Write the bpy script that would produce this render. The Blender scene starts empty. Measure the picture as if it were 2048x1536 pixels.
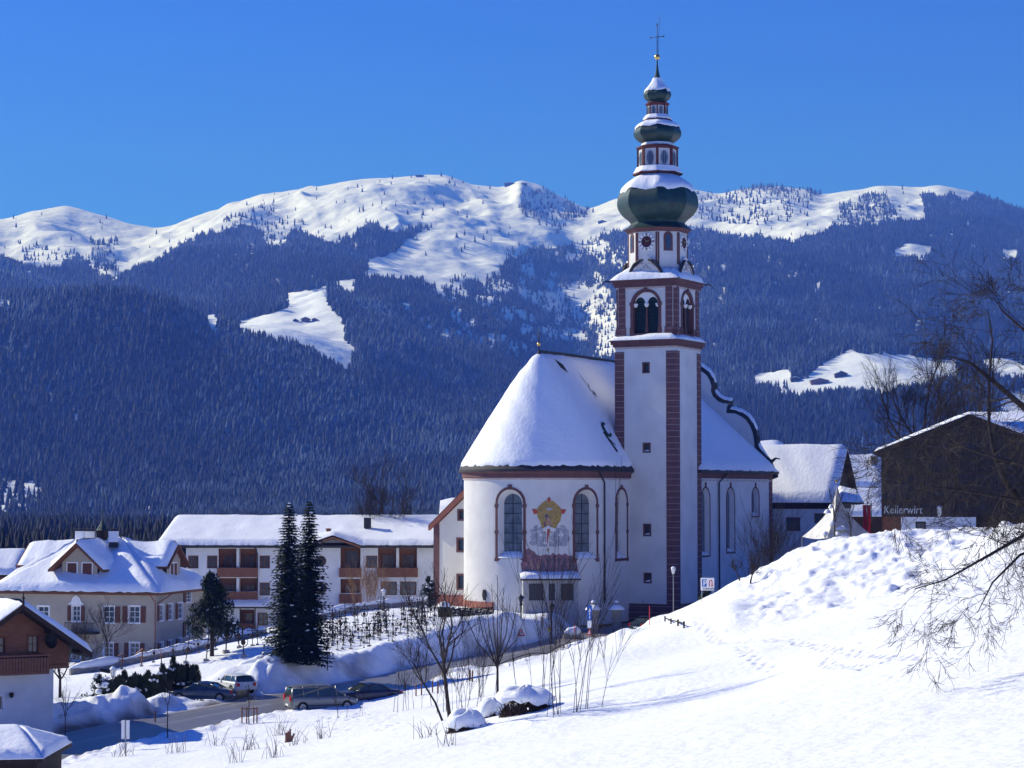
import bpy, math, random
import numpy as np
from mathutils import Vector

random.seed(7); rng = np.random.default_rng(11)
sc = bpy.context.scene
col = sc.collection
R = math.radians

# ---------------------------------------------------------------- camera
FPX = 4400.0
TH = math.atan(217.0 / FPX)
cam_d = bpy.data.cameras.new("camera"); cam = bpy.data.objects.new("camera", cam_d); col.objects.link(cam)
cam_d.sensor_width = 36.0; cam_d.lens = 36.0 * FPX / 2048.0
cam_d.clip_start = 1.0; cam_d.clip_end = 40000.0
cam.location = (0, 0, 0); cam.rotation_euler = (R(90) + TH, 0, 0)
sc.camera = cam

# ---------------------------------------------------------------- sky, sun, exposure
SUN_EL = R(31); SUN_BETA = R(26)          # sun stands left of the view and a little behind the church
sun_dir = Vector((-math.cos(SUN_BETA) * math.cos(SUN_EL), math.sin(SUN_BETA) * math.cos(SUN_EL), math.sin(SUN_EL)))
w = bpy.data.worlds.new("World"); sc.world = w; w.use_nodes = True
nt = w.node_tree; bg = nt.nodes['Background']
sky = nt.nodes.new('ShaderNodeTexSky'); sky.sky_type = 'NISHITA'; sky.sun_disc = False
sky.sun_elevation = SUN_EL; sky.sun_rotation = math.atan2(sun_dir.x, sun_dir.y)
sky.altitude = 900; sky.air_density = 1.0; sky.dust_density = 0.1; sky.ozone_density = 3.0
tint = nt.nodes.new('ShaderNodeMix'); tint.data_type = 'RGBA'; tint.blend_type = 'MULTIPLY'
tint.inputs[0].default_value = 1.0; tint.inputs[7].default_value = (0.080, 0.295, 1.0, 1)
nt.links.new(sky.outputs[0], tint.inputs[6]); nt.links.new(tint.outputs[2], bg.inputs[0])
bg.inputs[1].default_value = 0.13
sl = bpy.data.lights.new("sun", 'SUN'); sl.energy = 4.4; sl.angle = R(0.5); sl.color = (1.0, 0.99, 0.975)
so = bpy.data.objects.new("sun", sl); col.objects.link(so)
so.rotation_euler = sun_dir.to_track_quat('Z', 'Y').to_euler()
sc.view_settings.view_transform = 'Standard'; sc.view_settings.look = 'None'
sc.view_settings.exposure = 0.33; sc.view_settings.gamma = 1.0
sc.cycles.max_bounces = 8; sc.cycles.volume_bounces = 0; sc.cycles.transparent_max_bounces = 12

# ---------------------------------------------------------------- measuring helpers (photo pixel + distance -> place)
CT, ST = math.cos(TH), math.sin(TH)
def Zat(py, Y): return Y * math.tan(TH + math.atan((768.0 - py) / FPX))
def Xat(px, Y, Z=0.0): return (px - 1024.0) / FPX * (Y * CT + Z * ST)
def P(px, py, Y):
    z = Zat(py, Y); return Vector((Xat(px, Y, z), Y, z))
def PZ(px, py, z):
    Y = z / math.tan(TH + math.atan((768.0 - py) / FPX)); return Vector((Xat(px, Y, z), Y, z))
def proj(x, y, z):
    den = y * CT + z * ST
    return 1024 + FPX * x / den, 768 - FPX * (-y * ST + z * CT) / den

# ---------------------------------------------------------------- noise
def _h(ix, iy, s):
    n = (ix.astype(np.int64) * 374761393 + iy.astype(np.int64) * 668265263 + s * 974634777) & 0xffffffff
    n = ((n ^ (n >> 13)) * 1274126177) & 0xffffffff
    return ((n ^ (n >> 16)) & 0xffff) / 65535.0
def vn(x, y, s=0):
    x = np.asarray(x, float); y = np.asarray(y, float)
    ix = np.floor(x); iy = np.floor(y); fx = x - ix; fy = y - iy
    fx = fx * fx * fx * (fx * (fx * 6 - 15) + 10); fy = fy * fy * fy * (fy * (fy * 6 - 15) + 10)
    a = _h(ix, iy, s); b = _h(ix + 1, iy, s); c = _h(ix, iy + 1, s); d = _h(ix + 1, iy + 1, s)
    return (a + (b - a) * fx + (c - a) * fy + (a - b - c + d) * fx * fy) * 2 - 1
def fbm(x, y, o=4, s=0, g=0.5):
    r = 0; a = 1
    for i in range(o):
        r = r + a * vn(x * (2.03 ** i) + 17.3 * i, y * (2.03 ** i) - 9.1 * i, s + i); a *= g
    return r
def sstep(a, b, x):
    t = np.clip((x - a) / (b - a), 0, 1); return t * t * (3 - 2 * t)
def inpoly(x, y, poly):
    r = np.zeros(np.shape(x), bool); n = len(poly)
    for i in range(n):
        x1, y1 = poly[i]; x2, y2 = poly[(i + 1) % n]
        if y1 == y2: continue
        c = ((y1 > y) != (y2 > y)) & (x < (x2 - x1) * (y - y1) / (y2 - y1) + x1)
        r ^= c
    return r

# ---------------------------------------------------------------- materials
M = {}
def mat(name, rgb, rough=0.8, var=0.12, scale=3.0, bump=0.0, bscale=None, metal=0.0, spec=0.3, c2=None, stretch=None, detail=4, emit=None):
    m = bpy.data.materials.new(name); m.use_nodes = True; t = m.node_tree; b = t.nodes['Principled BSDF']
    b.inputs['Roughness'].default_value = rough; b.inputs['Metallic'].default_value = metal
    b.inputs['Specular IOR Level'].default_value = spec
    tc = t.nodes.new('ShaderNodeTexCoord'); mp = t.nodes.new('ShaderNodeMapping')
    t.links.new(tc.outputs['Object'], mp.inputs[0])
    if stretch: mp.inputs['Scale'].default_value = stretch
    n = t.nodes.new('ShaderNodeTexNoise'); n.inputs['Scale'].default_value = scale; n.inputs['Detail'].default_value = detail
    t.links.new(mp.outputs[0], n.inputs[0])
    r = t.nodes.new('ShaderNodeValToRGB'); r.color_ramp.elements[0].position = 0.3; r.color_ramp.elements[1].position = 0.7
    lo = c2 if c2 else tuple(c * (1 - var) for c in rgb); hi = tuple(min(1, c * (1 + (var if not c2 else 0))) for c in rgb)
    r.color_ramp.elements[0].color = (*lo, 1); r.color_ramp.elements[1].color = (*hi, 1)
    t.links.new(n.outputs[0], r.inputs[0]); t.links.new(r.outputs[0], b.inputs['Base Color'])
    if bump:
        n2 = t.nodes.new('ShaderNodeTexNoise'); n2.inputs['Scale'].default_value = bscale or scale * 4; n2.inputs['Detail'].default_value = 5
        t.links.new(mp.outputs[0], n2.inputs[0])
        bp = t.nodes.new('ShaderNodeBump'); bp.inputs['Strength'].default_value = 1.0; bp.inputs['Distance'].default_value = bump
        t.links.new(n2.outputs[0], bp.inputs['Height']); t.links.new(bp.outputs[0], b.inputs['Normal'])
    M[name] = m; return m
mat('snow', (0.87, 0.89, 0.91), 0.55, 0.02, 1.5, 0.05, 3.0, spec=0.2)
mat('plaster', (0.69, 0.68, 0.66), 0.9, 0.05, 0.45, 0.03, 6, c2=(0.58, 0.57, 0.56), detail=9)
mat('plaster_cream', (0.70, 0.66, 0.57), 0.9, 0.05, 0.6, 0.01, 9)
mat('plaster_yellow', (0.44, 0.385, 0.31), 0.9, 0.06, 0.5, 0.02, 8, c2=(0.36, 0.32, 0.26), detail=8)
mat('plaster_blue', (0.68, 0.70, 0.74), 0.9, 0.05, 0.6, 0.04, 6, c2=(0.56, 0.58, 0.62), detail=9)
mat('trim_red', (0.14, 0.064, 0.06), 0.8, 0.15, 1.2, 0.01, 8)
mat('lantern_red', (0.11, 0.028, 0.03), 0.8, 0.15, 2)
mat('clock_dark', (0.07, 0.02, 0.025), 0.7, 0.3, 3)
mat('trim_light', (0.5, 0.42, 0.40), 0.8, 0.1, 2)
mat('plinth_red', (0.28, 0.105, 0.078), 0.85, 0.12, 1.5, 0.015, 7)
mat('tile_dark', (0.035, 0.032, 0.035), 0.7, 0.3, 4, 0.02, 14)
mat('glass_dark', (0.05, 0.06, 0.075), 0.12, 0.3, 1.3, spec=0.6)
mat('glass_church', (0.10, 0.12, 0.14), 0.3, 0.35, 1.6, 0.01, 5, spec=0.5)
mat('lead', (0.025, 0.027, 0.03), 0.6, 0.2, 5)
mat('copper_green', (0.014, 0.058, 0.048), 0.45, 0.35, 1.6, 0.04, 7, spec=0.4, c2=(0.008, 0.024, 0.025))
mat('louvre', (0.02, 0.045, 0.045), 0.6, 0.2, 3)
mat('metal_dark', (0.02, 0.02, 0.023), 0.5, 0.2, 6, metal=0.3)
mat('metal_grey', (0.3, 0.31, 0.33), 0.45, 0.15, 6, metal=0.5)
mat('gold', (0.8, 0.5, 0.12), 0.3, 0.1, 6, metal=0.9)
mat('wood_red', (0.19, 0.082, 0.05), 0.7, 0.2, 2, 0.01, 12, stretch=(1, 1, 5))
mat('wood_brown', (0.16, 0.06, 0.03), 0.75, 0.25, 2, 0.01, 12, stretch=(1, 1, 5))
mat('wood_dark', (0.05, 0.028, 0.02), 0.8, 0.3, 2.5, 0.02, 10, stretch=(5, 5, 0.4), c2=(0.018, 0.012, 0.01))
mat('barn_wood', (0.060, 0.050, 0.047), 0.85, 0.4, 3.5, 0.02, 10, stretch=(3.5, 3.5, 0.25), c2=(0.010, 0.008, 0.009))
mat('shutter', (0.13, 0.05, 0.035), 0.7, 0.2, 4)
mat('white_paint', (0.8, 0.8, 0.8), 0.6, 0.05, 3)
mat('stone', (0.28, 0.26, 0.24), 0.9, 0.25, 3, 0.03, 8)
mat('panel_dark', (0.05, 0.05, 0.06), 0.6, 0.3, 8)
mat('porch_grey', (0.36, 0.36, 0.37), 0.85, 0.1, 2)
mat('sign_dim', (0.42, 0.44, 0.46), 0.7, 0.1, 4)
mat('sign_white', (0.82, 0.82, 0.82), 0.5, 0.03, 4)
mat('sign_blue', (0.02, 0.10, 0.45), 0.5, 0.05, 4)
mat('sign_red', (0.62, 0.03, 0.03), 0.5, 0.05, 4)
mat('sign_yellow', (0.75, 0.55, 0.08), 0.5, 0.05, 4)
mat('black', (0.012, 0.012, 0.014), 0.6, 0.2, 4)
mat('bark', (0.036, 0.027, 0.024), 0.9, 0.4, 6, 0.01, 14)
mat('bark_pale', (0.12, 0.09, 0.07), 0.9, 0.4, 6)
mat('twig_tan', (0.30, 0.18, 0.09), 0.9, 0.3, 6)
mat('needles', (0.032, 0.055, 0.034), 0.8, 0.4, 2.0, c2=(0.010, 0.019, 0.014))
mat('thuja', (0.03, 0.042, 0.02), 0.85, 0.4, 3.0, c2=(0.008, 0.014, 0.009))
mat('brush_brown', (0.05, 0.03, 0.02), 0.9, 0.4, 8)
mat('flag_red', (0.42, 0.02, 0.04), 0.8, 0.15, 2)
mat('canvas', (0.8, 0.78, 0.72), 0.7, 0.12, 1.3, 0.03, 2.5, c2=(0.45, 0.45, 0.47))
mat('tyre', (0.015, 0.015, 0.016), 0.8, 0.2, 6)
mat('rim', (0.3, 0.31, 0.33), 0.35, 0.1, 6, metal=0.7)
mat('lamp_glass', (0.75, 0.77, 0.78), 0.3, 0.05, 4)
mat('fresco_gold', (0.50, 0.34, 0.09), 0.9, 0.35, 4.5, c2=(0.24, 0.16, 0.06), detail=8)
mat('fresco_grey', (0.50, 0.50, 0.52), 0.9, 0.35, 2.6, c2=(0.22, 0.23, 0.28), detail=8)
mat('fresco_rose', (0.36, 0.18, 0.18), 0.9, 0.4, 3.4, c2=(0.12, 0.08, 0.11), detail=8)
mat('fresco_red', (0.42, 0.08, 0.05), 0.9, 0.3, 2)
mat('fresco_dark', (0.13, 0.10, 0.13), 0.9, 0.3, 2)
mat('fresco_skin', (0.42, 0.25, 0.16), 0.9, 0.2, 2)
mat('fresco_white', (0.68, 0.67, 0.66), 0.9, 0.15, 2)
mat('paint_silver', (0.20, 0.21, 0.215), 0.35, 0.06, 4, metal=0.4, spec=0.5)
mat('paint_slate', (0.085, 0.10, 0.13), 0.3, 0.08, 4, metal=0.4, spec=0.5)
mat('paint_navy', (0.03, 0.035, 0.07), 0.3, 0.08, 4, metal=0.3, spec=0.5)
mat('paint_white', (0.55, 0.57, 0.57), 0.35, 0.06, 4, spec=0.5)
mat('paint_green', (0.03, 0.045, 0.05), 0.3, 0.06, 4, metal=0.3, spec=0.5)
mat('tail_red', (0.5, 0.01, 0.01), 0.3, 0.05, 4)
mat('car_glass', (0.03, 0.045, 0.05), 0.06, 0.1, 4, spec=0.8)

def quoin_mat():      # red stone blocks with pale joints
    m = mat('quoin', (0.135, 0.064, 0.066), 0.85, 0.18, 1.2, 0.01, 8); t = m.node_tree; b = t.nodes['Principled BSDF']
    src = b.inputs['Base Color'].links[0].from_socket
    tc = t.nodes.new('ShaderNodeTexCoord'); sx = t.nodes.new('ShaderNodeSeparateXYZ'); t.links.new(tc.outputs['Object'], sx.inputs[0])
    d = t.nodes.new('ShaderNodeMath'); d.operation = 'MULTIPLY'; d.inputs[1].default_value = 1 / 0.62; t.links.new(sx.outputs[2], d.inputs[0])
    f = t.nodes.new('ShaderNodeMath'); f.operation = 'FRACT'; t.links.new(d.outputs[0], f.inputs[0])
    l = t.nodes.new('ShaderNodeMath'); l.operation = 'LESS_THAN'; l.inputs[1].default_value = 0.10; t.links.new(f.outputs[0], l.inputs[0])
    k = t.nodes.new('ShaderNodeMath'); k.operation = 'MULTIPLY'; k.inputs[1].default_value = 0.55; t.links.new(l.outputs[0], k.inputs[0])
    mx = t.nodes.new('ShaderNodeMix'); mx.data_type = 'RGBA'; t.links.new(k.outputs[0], mx.inputs[0]); t.links.new(src, mx.inputs[6])
    mx.inputs[7].default_value = (0.42, 0.33, 0.33, 1); t.links.new(mx.outputs[2], b.inputs['Base Color'])
quoin_mat()

def attr_mat(name, lo, hi, attr, rough=0.8, nscale=2.0, namp=0.25, bump=0.0, bscale=3.0, spec=0.2, w0=0.0, w1=1.0):
    m = bpy.data.materials.new(name); m.use_nodes = True; t = m.node_tree; b = t.nodes['Principled BSDF']
    b.inputs['Roughness'].default_value = rough; b.inputs['Specular IOR Level'].default_value = spec
    a = t.nodes.new('ShaderNodeAttribute'); a.attribute_name = attr
    tc = t.nodes.new('ShaderNodeTexCoord'); n = t.nodes.new('ShaderNodeTexNoise'); n.inputs['Scale'].default_value = nscale; n.inputs['Detail'].default_value = 6
    t.links.new(tc.outputs['Object'], n.inputs[0])
    ma = t.nodes.new('ShaderNodeMath'); ma.operation = 'MULTIPLY_ADD'; ma.inputs[1].default_value = namp * 2; t.links.new(n.outputs[0], ma.inputs[0])
    sb = t.nodes.new('ShaderNodeMath'); sb.operation = 'SUBTRACT'; sb.inputs[1].default_value = namp; t.links.new(a.outputs['Fac'], sb.inputs[0])
    t.links.new(sb.outputs[0], ma.inputs[2])
    mr = t.nodes.new('ShaderNodeMapRange'); mr.inputs[1].default_value = w0; mr.inputs[2].default_value = w1; t.links.new(ma.outputs[0], mr.inputs[0])
    mx = t.nodes.new('ShaderNodeMix'); mx.data_type = 'RGBA'; t.links.new(mr.outputs[0], mx.inputs[0])
    mx.inputs[6].default_value = (*lo, 1); mx.inputs[7].default_value = (*hi, 1); t.links.new(mx.outputs[2], b.inputs['Base Color'])
    if bump:
        n2 = t.nodes.new('ShaderNodeTexNoise'); n2.inputs['Scale'].default_value = bscale; n2.inputs['Detail'].default_value = 6
        t.links.new(tc.outputs['Object'], n2.inputs[0]); bp = t.nodes.new('ShaderNodeBump'); bp.inputs['Distance'].default_value = bump
        t.links.new(n2.outputs[0], bp.inputs['Height']); t.links.new(bp.outputs[0], b.inputs['Normal'])
    M[name] = m; return m
attr_mat('ground_snow', (0.88, 0.90, 0.92), (0.17, 0.14, 0.12), 'dirt', 0.6, 0.9, 0.22, 0.09, 2.2, w0=0.3, w1=0.85)
attr_mat('road_mat', (0.15, 0.145, 0.15), (0.48, 0.46, 0.45), 'slush', 0.42, 1.6, 0.25, 0.02, 6, spec=0.5, w0=0.2, w1=1.0)
attr_mat('mountain_snow', (0.77, 0.82, 0.90), (0.015, 0.026, 0.038), 'forest', 0.8, 0.02, 0.25, 6.0, 0.02, w0=0.3, w1=0.7)
attr_mat('forest_mat', (0.003, 0.007, 0.013), (0.085, 0.135, 0.23), 'tint', 0.9, 0.05, 0.2, w0=0.1, w1=1.3)

# ---------------------------------------------------------------- mesh building
def mesh_np(name, verts, faces, mats, smooth=False, attrs=None):
    me = bpy.data.meshes.new(name); verts = np.asarray(verts, np.float32); faces = np.asarray(faces, np.int32)
    k = faces.shape[1]
    me.vertices.add(len(verts)); me.vertices.foreach_set('co', verts.ravel())
    me.loops.add(faces.size); me.loops.foreach_set('vertex_index', faces.ravel())
    me.polygons.add(len(faces)); me.polygons.foreach_set('loop_start', np.arange(0, faces.size, k, dtype=np.int32))
    me.polygons.foreach_set('loop_total', np.full(len(faces), k, np.int32))
    if smooth: me.polygons.foreach_set('use_smooth', np.ones(len(faces), bool))
    for m in mats: me.materials.append(M[m])
    for an, av in (attrs or {}).items():
        a = me.attributes.new(an, 'FLOAT', 'POINT'); a.data.foreach_set('value', np.asarray(av, np.float32).ravel())
    me.update(calc_edges=True)
    return me
def link(name, me, parent=None):
    o = bpy.data.objects.new(name, me); col.objects.link(o)
    if parent: o.parent = parent
    return o
ORG = [Vector((0, 0, 0))]
def tag(o, label=None, cat=None, group=None, kind=None):
    if label: o['label'] = label
    if cat: o['category'] = cat
    if group: o['group'] = group
    if kind: o['kind'] = kind
    return o
def thing(name, label, cat, loc=(0, 0, 0), group=None, rz=0):
    o = bpy.data.objects.new(name, None); col.objects.link(o); o.empty_display_size = 0.5
    o.location = loc; o.rotation_euler = (0, 0, rz); tag(o, label, cat, group)
    ORG[0] = Vector(loc) if rz == 0 else Vector((0, 0, 0)); return o
def local(): ORG[0] = Vector((0, 0, 0))
class MB:
    def __init__(s): s.v = []; s.f = []; s.m = []
    def n(s): return len(s.v)
    def poly(s, pts, mi=0):
        b = len(s.v); s.v += [tuple(p) for p in pts]; s.f.append(tuple(range(b, b + len(pts)))); s.m.append(mi)
    def box(s, o, a, b, c, mi=0):
        o, a, b, c = Vector(o), Vector(a), Vector(b), Vector(c); k = len(s.v)
        s.v += [tuple(p) for p in (o, o + a, o + a + b, o + b, o + c, o + a + c, o + a + b + c, o + b + c)]
        for f in ((0, 3, 2, 1), (4, 5, 6, 7), (0, 1, 5, 4), (1, 2, 6, 5), (2, 3, 7, 6), (3, 0, 4, 7)):
            s.f.append(tuple(k + i for i in f)); s.m.append(mi)
    def cbox(s, c, sx, sy, sz, rz=0, mi=0):     # c = centre of the bottom
        ca, sa = math.cos(rz), math.sin(rz); a = Vector((ca * sx, sa * sx, 0)); b = Vector((-sa * sy, ca * sy, 0))
        s.box(Vector(c) - a / 2 - b / 2, a, b, (0, 0, sz), mi)
    def tube(s, pts, rad, n=6, mi=0, cap=True):
        pts = [Vector(p) for p in pts]; k = len(s.v); m = len(pts)
        if not hasattr(rad, '__len__'): rad = [rad] * m
        ref = None
        for i, p in enumerate(pts):
            d = (pts[min(i + 1, m - 1)] - pts[max(i - 1, 0)])
            if d.length < 1e-9: d = Vector((0, 0, 1))
            d.normalize()
            if ref is None: ref = Vector((1, 0, 0)) if abs(d.x) < 0.8 else Vector((0, 1, 0))
            a = d.cross(ref); 
            if a.length < 1e-6: a = d.cross(Vector((0, 1, 0.3)))
            a.normalize(); b = d.cross(a); ref = -b if False else ref
            for j in range(n):
                t = 2 * math.pi * j / n; q = p + (a * math.cos(t) + b * math.sin(t)) * rad[i]; s.v.append(tuple(q))
        for i in range(m - 1):
            for j in range(n):
                j2 = (j + 1) % n; s.f.append((k + i * n + j, k + i * n + j2, k + (i + 1) * n + j2, k + (i + 1) * n + j)); s.m.append(mi)
        if cap and n > 2:
            s.f.append(tuple(k + j for j in reversed(range(n)))); s.m.append(mi)
            s.f.append(tuple(k + (m - 1) * n + j for j in range(n))); s.m.append(mi)
    def lathe(s, c, prof, n=16, mi=0, ph=0.0, a0=0, a1=None, jit=None):
        k = len(s.v); full = a1 is None; cols = n if full else n + 1; a1 = 2 * math.pi if full else a1
        for (r, z) in prof:
            for j in range(cols):
                t = ph + a0 + (a1 - a0) * j / n
                s.v.append((c[0] + r * math.cos(t), c[1] + r * math.sin(t), c[2] + z))
        for i in range(len(prof) - 1):
            for j in range(n):
                j2 = (j + 1) % cols
                s.f.append((k + i * cols + j, k + i * cols + j2, k + (i + 1) * cols + j2, k + (i + 1) * cols + j)); s.m.append(mi)
    def prism(s, pts, ext, mi=0):               # planar polygon pushed along ext
        pts = [Vector(p) for p in pts]; e = Vector(ext); n = len(pts); k = len(s.v)
        s.v += [tuple(p) for p in pts] + [tuple(p + e) for p in pts]
        s.f.append(tuple(k + i for i in range(n))); s.m.append(mi)
        s.f.append(tuple(k + n + i for i in reversed(range(n)))); s.m.append(mi)
        for i in range(n):
            j = (i + 1) % n; s.f.append((k + i, k + n + i, k + n + j, k + j)); s.m.append(mi)
    def grid(s, pts, nu, nv, mi=0):             # pts row-major, (nu+1) per row
        k = len(s.v); s.v += [tuple(p) for p in pts]
        for j in range(nv):
            for i in range(nu):
                a = k + j * (nu + 1) + i; s.f.append((a, a + 1, a + nu + 2, a + nu + 1)); s.m.append(mi)
    def ball(s, c, r, n=10, mi=0, sz=1.0):
        m = max(4, n // 2); s.lathe(c, [(r * math.sin(math.pi * i / m) + 1e-4, -r * sz * math.cos(math.pi * i / m)) for i in range(m + 1)], n, mi)
    def split(s, name, mats, parent=None, smooth=False):
        par = list(range(len(s.v)))
        def fd(x):
            while par[x] != x: par[x] = par[par[x]]; x = par[x]
            return x
        for f in s.f:
            r = fd(f[0])
            for i in f[1:]: par[fd(i)] = r
        out = []; groups = {}
        for k, f in enumerate(s.f): groups.setdefault(fd(f[0]), []).append(k)
        for ks in groups.values():
            m = MB(); ids = {}
            for k in ks:
                nf = []
                for i in s.f[k]:
                    if i not in ids: ids[i] = len(m.v); m.v.append(s.v[i])
                    nf.append(ids[i])
                m.f.append(tuple(nf)); m.m.append(s.m[k])
            out.append(m.build(name, mats, parent, smooth))
        return out
    def build(s, name, mats, parent=None, smooth=False, autos=None):
        if isinstance(mats, str): mats = [mats]
        me = bpy.data.meshes.new(name); o = ORG[0]
        me.from_pydata([(x - o.x, y - o.y, z - o.z) for x, y, z in s.v], [], s.f)
        for m in mats: me.materials.append(M[m])
        if len(mats) > 1: me.polygons.foreach_set('material_index', s.m)
        if smooth: me.polygons.foreach_set('use_smooth', [True] * len(s.f))
        me.update(); ob = link(name, me, parent)
        if parent is None: ob.location = o
        return ob
def solo(mb, name, mats, label, cat, group=None, smooth=False):
    o = mb.build(name, mats, None, smooth); return tag(o, label, cat, group)
def copy_tree(o, parent=None):
    c = o.copy(); col.objects.link(c); c.parent = parent
    for ch in list(o.children): copy_tree(ch, c)
    return c

def snow_surf(mb, F, nu, nv, t=0.35, seed=0, edge=0.12, rough=0.05, jag=0.0, mi=0, closed=False, top_round=True):
    """snow lying on a roof surface F(u,v), u along the eave, v from eave (0) to ridge (1)"""
    pts = []; sk = []
    for j in range(nv + 1):
        for i in range(nu + 1):
            u, v = i / nu, j / nv; vv = v
            if j == 0 and jag: vv = v + jag * abs(math.sin(i * 1.7 + seed) * math.sin(i * 0.61 + 2 * seed)) 
            p = Vector(F(u, vv)); e = 1e-3
            du = Vector(F(min(1, u + e), vv)) - Vector(F(max(0, u - e), vv)); dv = Vector(F(u, min(1, vv + e))) - Vector(F(u, max(0, vv - e)))
            nn = du.cross(dv); nn = nn.normalized() if nn.length > 1e-12 else Vector((0, 0, 1))
            if nn.z < 0: nn = -nn
            eu = 1.0 if closed else min(1, min(u, 1 - u) / edge); ev = min(1, v / edge); 
            if top_round: ev = min(ev, min(1, (1 - v) / (edge * 0.6) + 0.45))
            k = math.sqrt(max(0, 1 - (1 - eu) ** 2)) * math.sqrt(max(0, 1 - (1 - ev) ** 2)) 
            ns = float(fbm(p.x * 0.55 + p.z * 0.3, p.y * 0.55 - p.z * 0.5, 3, seed)) * rough
            hh = t * (0.12 + 0.88 * k) + ns * k
            q = p + (nn * 0.6 + Vector((0, 0, 0.4))) * max(0.015, hh); pts.append(q)
            if j == 0: sk.append(p + Vector((0, 0, 0.012)))
    mb.grid(pts, nu, nv, mi)
    low = []
    for i in range(nu + 1): low.append(sk[i])
    for i in range(nu + 1): low.append(pts[i])
    mb.grid(low, nu, 1, mi)
    # side skirts
    for i in (0, nu):
        if closed: break
        s2 = [Vector(F(i / nu, j / nv)) for j in range(nv + 1)] + [pts[j * (nu + 1) + i] for j in range(nv + 1)]
        mb.grid(s2, nv, 1, mi)
def snow_quad(mb, a, b, c, d, t=0.35, nu=None, nv=None, **k):
    a, b, c, d = map(Vector, (a, b, c, d))
    nu = nu or max(4, int((b - a).length / 0.6)); nv = nv or max(4, int((d - a).length / 0.6))
    snow_surf(mb, lambda u, v: (a * (1 - u) + b * u) * (1 - v) + (d * (1 - u) + c * u) * v, nu, nv, t, **k)
def slab(mb, a, b, c, d, t=0.2, mi=0):
    pts = [Vector(p) for p in (a, b, c, d)]
    q = []
    for p in pts:
        if not q or (p - q[-1]).length > 1e-4: q.append(p)
    if (q[0] - q[-1]).length < 1e-4: q.pop()
    mb.prism(q, (0, 0, -t), mi)

# ---------------------------------------------------------------- walls with openings
class Flat:
    def __init__(s, O, d, n=None):
        s.O = Vector((O[0], O[1], 0)); s.d = Vector((d[0], d[1], 0)).normalized()
        s.n = Vector((s.d.y, -s.d.x, 0)) if n is None else Vector((n[0], n[1], 0)).normalized()
    def pt(s, q, z, off=0.0): p = s.O + s.d * q + s.n * off; return Vector((p.x, p.y, z))
    def tn(s, q): return s.d, s.n
    def s_at(s, px, z):
        k = (px - 1024) / FPX     # O.x+d.x q = k((O.y+d.y q)c + z st)
        return (k * (s.O.y * CT + z * ST) - s.O.x) / (s.d.x - k * s.d.y * CT)
    def z_at(s, q, py): return Zat(py, s.O.y + s.d.y * q)
    def rect(s, x0, x1, y0, y1):
        z = -8.0; q = s.s_at((x0 + x1) / 2, z); zz = s.z_at(q, (y0 + y1) / 2)
        a, b = s.s_at(x0, zz), s.s_at(x1, zz)
        if a > b: a, b = b, a
        return a, b, s.z_at((a + b) / 2, y1), s.z_at((a + b) / 2, y0)
class Arc:
    def __init__(s, C, a, q, Rr): s.C = Vector((C[0], C[1], 0)); s.a = Vector((a[0], a[1], 0)); s.q = Vector((q[0], q[1], 0)); s.R = Rr
    def tn(s, l):
        p = l / s.R; n = s.q * math.sin(p) - s.a * math.cos(p); t = s.q * math.cos(p) + s.a * math.sin(p); return t, n
    def pt(s, l, z, off=0.0):
        t, n = s.tn(l); p = s.C + n * (s.R + off); return Vector((p.x, p.y, z))
    def s_at(s, px, z):
        best = None
        for i in range(2001):
            l = (-0.85 + 2.4 * i / 2000) * s.R; p = s.pt(l, z); e = abs(proj(p.x, p.y, z)[0] - px)
            if best is None or e < best[0]: best = (e, l)
        return best[1]
    def z_at(s, l, py): return Zat(py, s.pt(l, 0).y)
def op_top(o, q):
    if not o.get('arch'): return o['z1']
    r = (o['s1'] - o['s0']) / 2; c = (o['s0'] + o['s1']) / 2; return o['z1'] - r + math.sqrt(max(0, r * r - (q - c) ** 2))
def op_bot(o, q):
    if not o.get('round'): return o['z0']
    r = (o['s1'] - o['s0']) / 2; c = (o['s0'] + o['s1']) / 2; return o['z0'] + r - math.sqrt(max(0, r * r - (q - c) ** 2))
def wall(mb, W, s0, s1, z0, z1, ops=(), mi=0, ds=None):
    """outer wall skin as vertical strips, leaving the openings out; z1 may be a function of s"""
    top = z1 if callable(z1) else (lambda q: z1)
    br = {s0, s1}
    for o in ops:
        k = 12 if o.get('arch') else 1
        for i in range(k + 1): br.add(o['s0'] + (o['s1'] - o['s0']) * (0.5 - 0.5 * math.cos(math.pi * i / k)) if k > 1 else o['s0'] + (o['s1'] - o['s0']) * i)
    if ds:
        n = int((s1 - s0) / ds)
        for i in range(n + 1): br.add(s0 + (s1 - s0) * i / n)
    br = sorted(b for b in br if s0 - 1e-6 <= b <= s1 + 1e-6)
    for a, b in zip(br[:-1], br[1:]):
        if b - a < 1e-5: continue
        mid = (a + b) / 2; os_ = sorted((o for o in ops if o['s0'] < mid < o['s1']), key=lambda o: o['z0'])
        cur = (z0, z0)
        for o in os_:
            nb = (op_bot(o, a), op_bot(o, b)); mb.poly([W.pt(a, cur[0]), W.pt(b, cur[1]), W.pt(b, nb[1]), W.pt(a, nb[0])], mi)
            cur = (op_top(o, a), op_top(o, b))
        mb.poly([W.pt(a, cur[0]), W.pt(b, cur[1]), W.pt(b, top(b)), W.pt(a, top(a))], mi)
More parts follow.
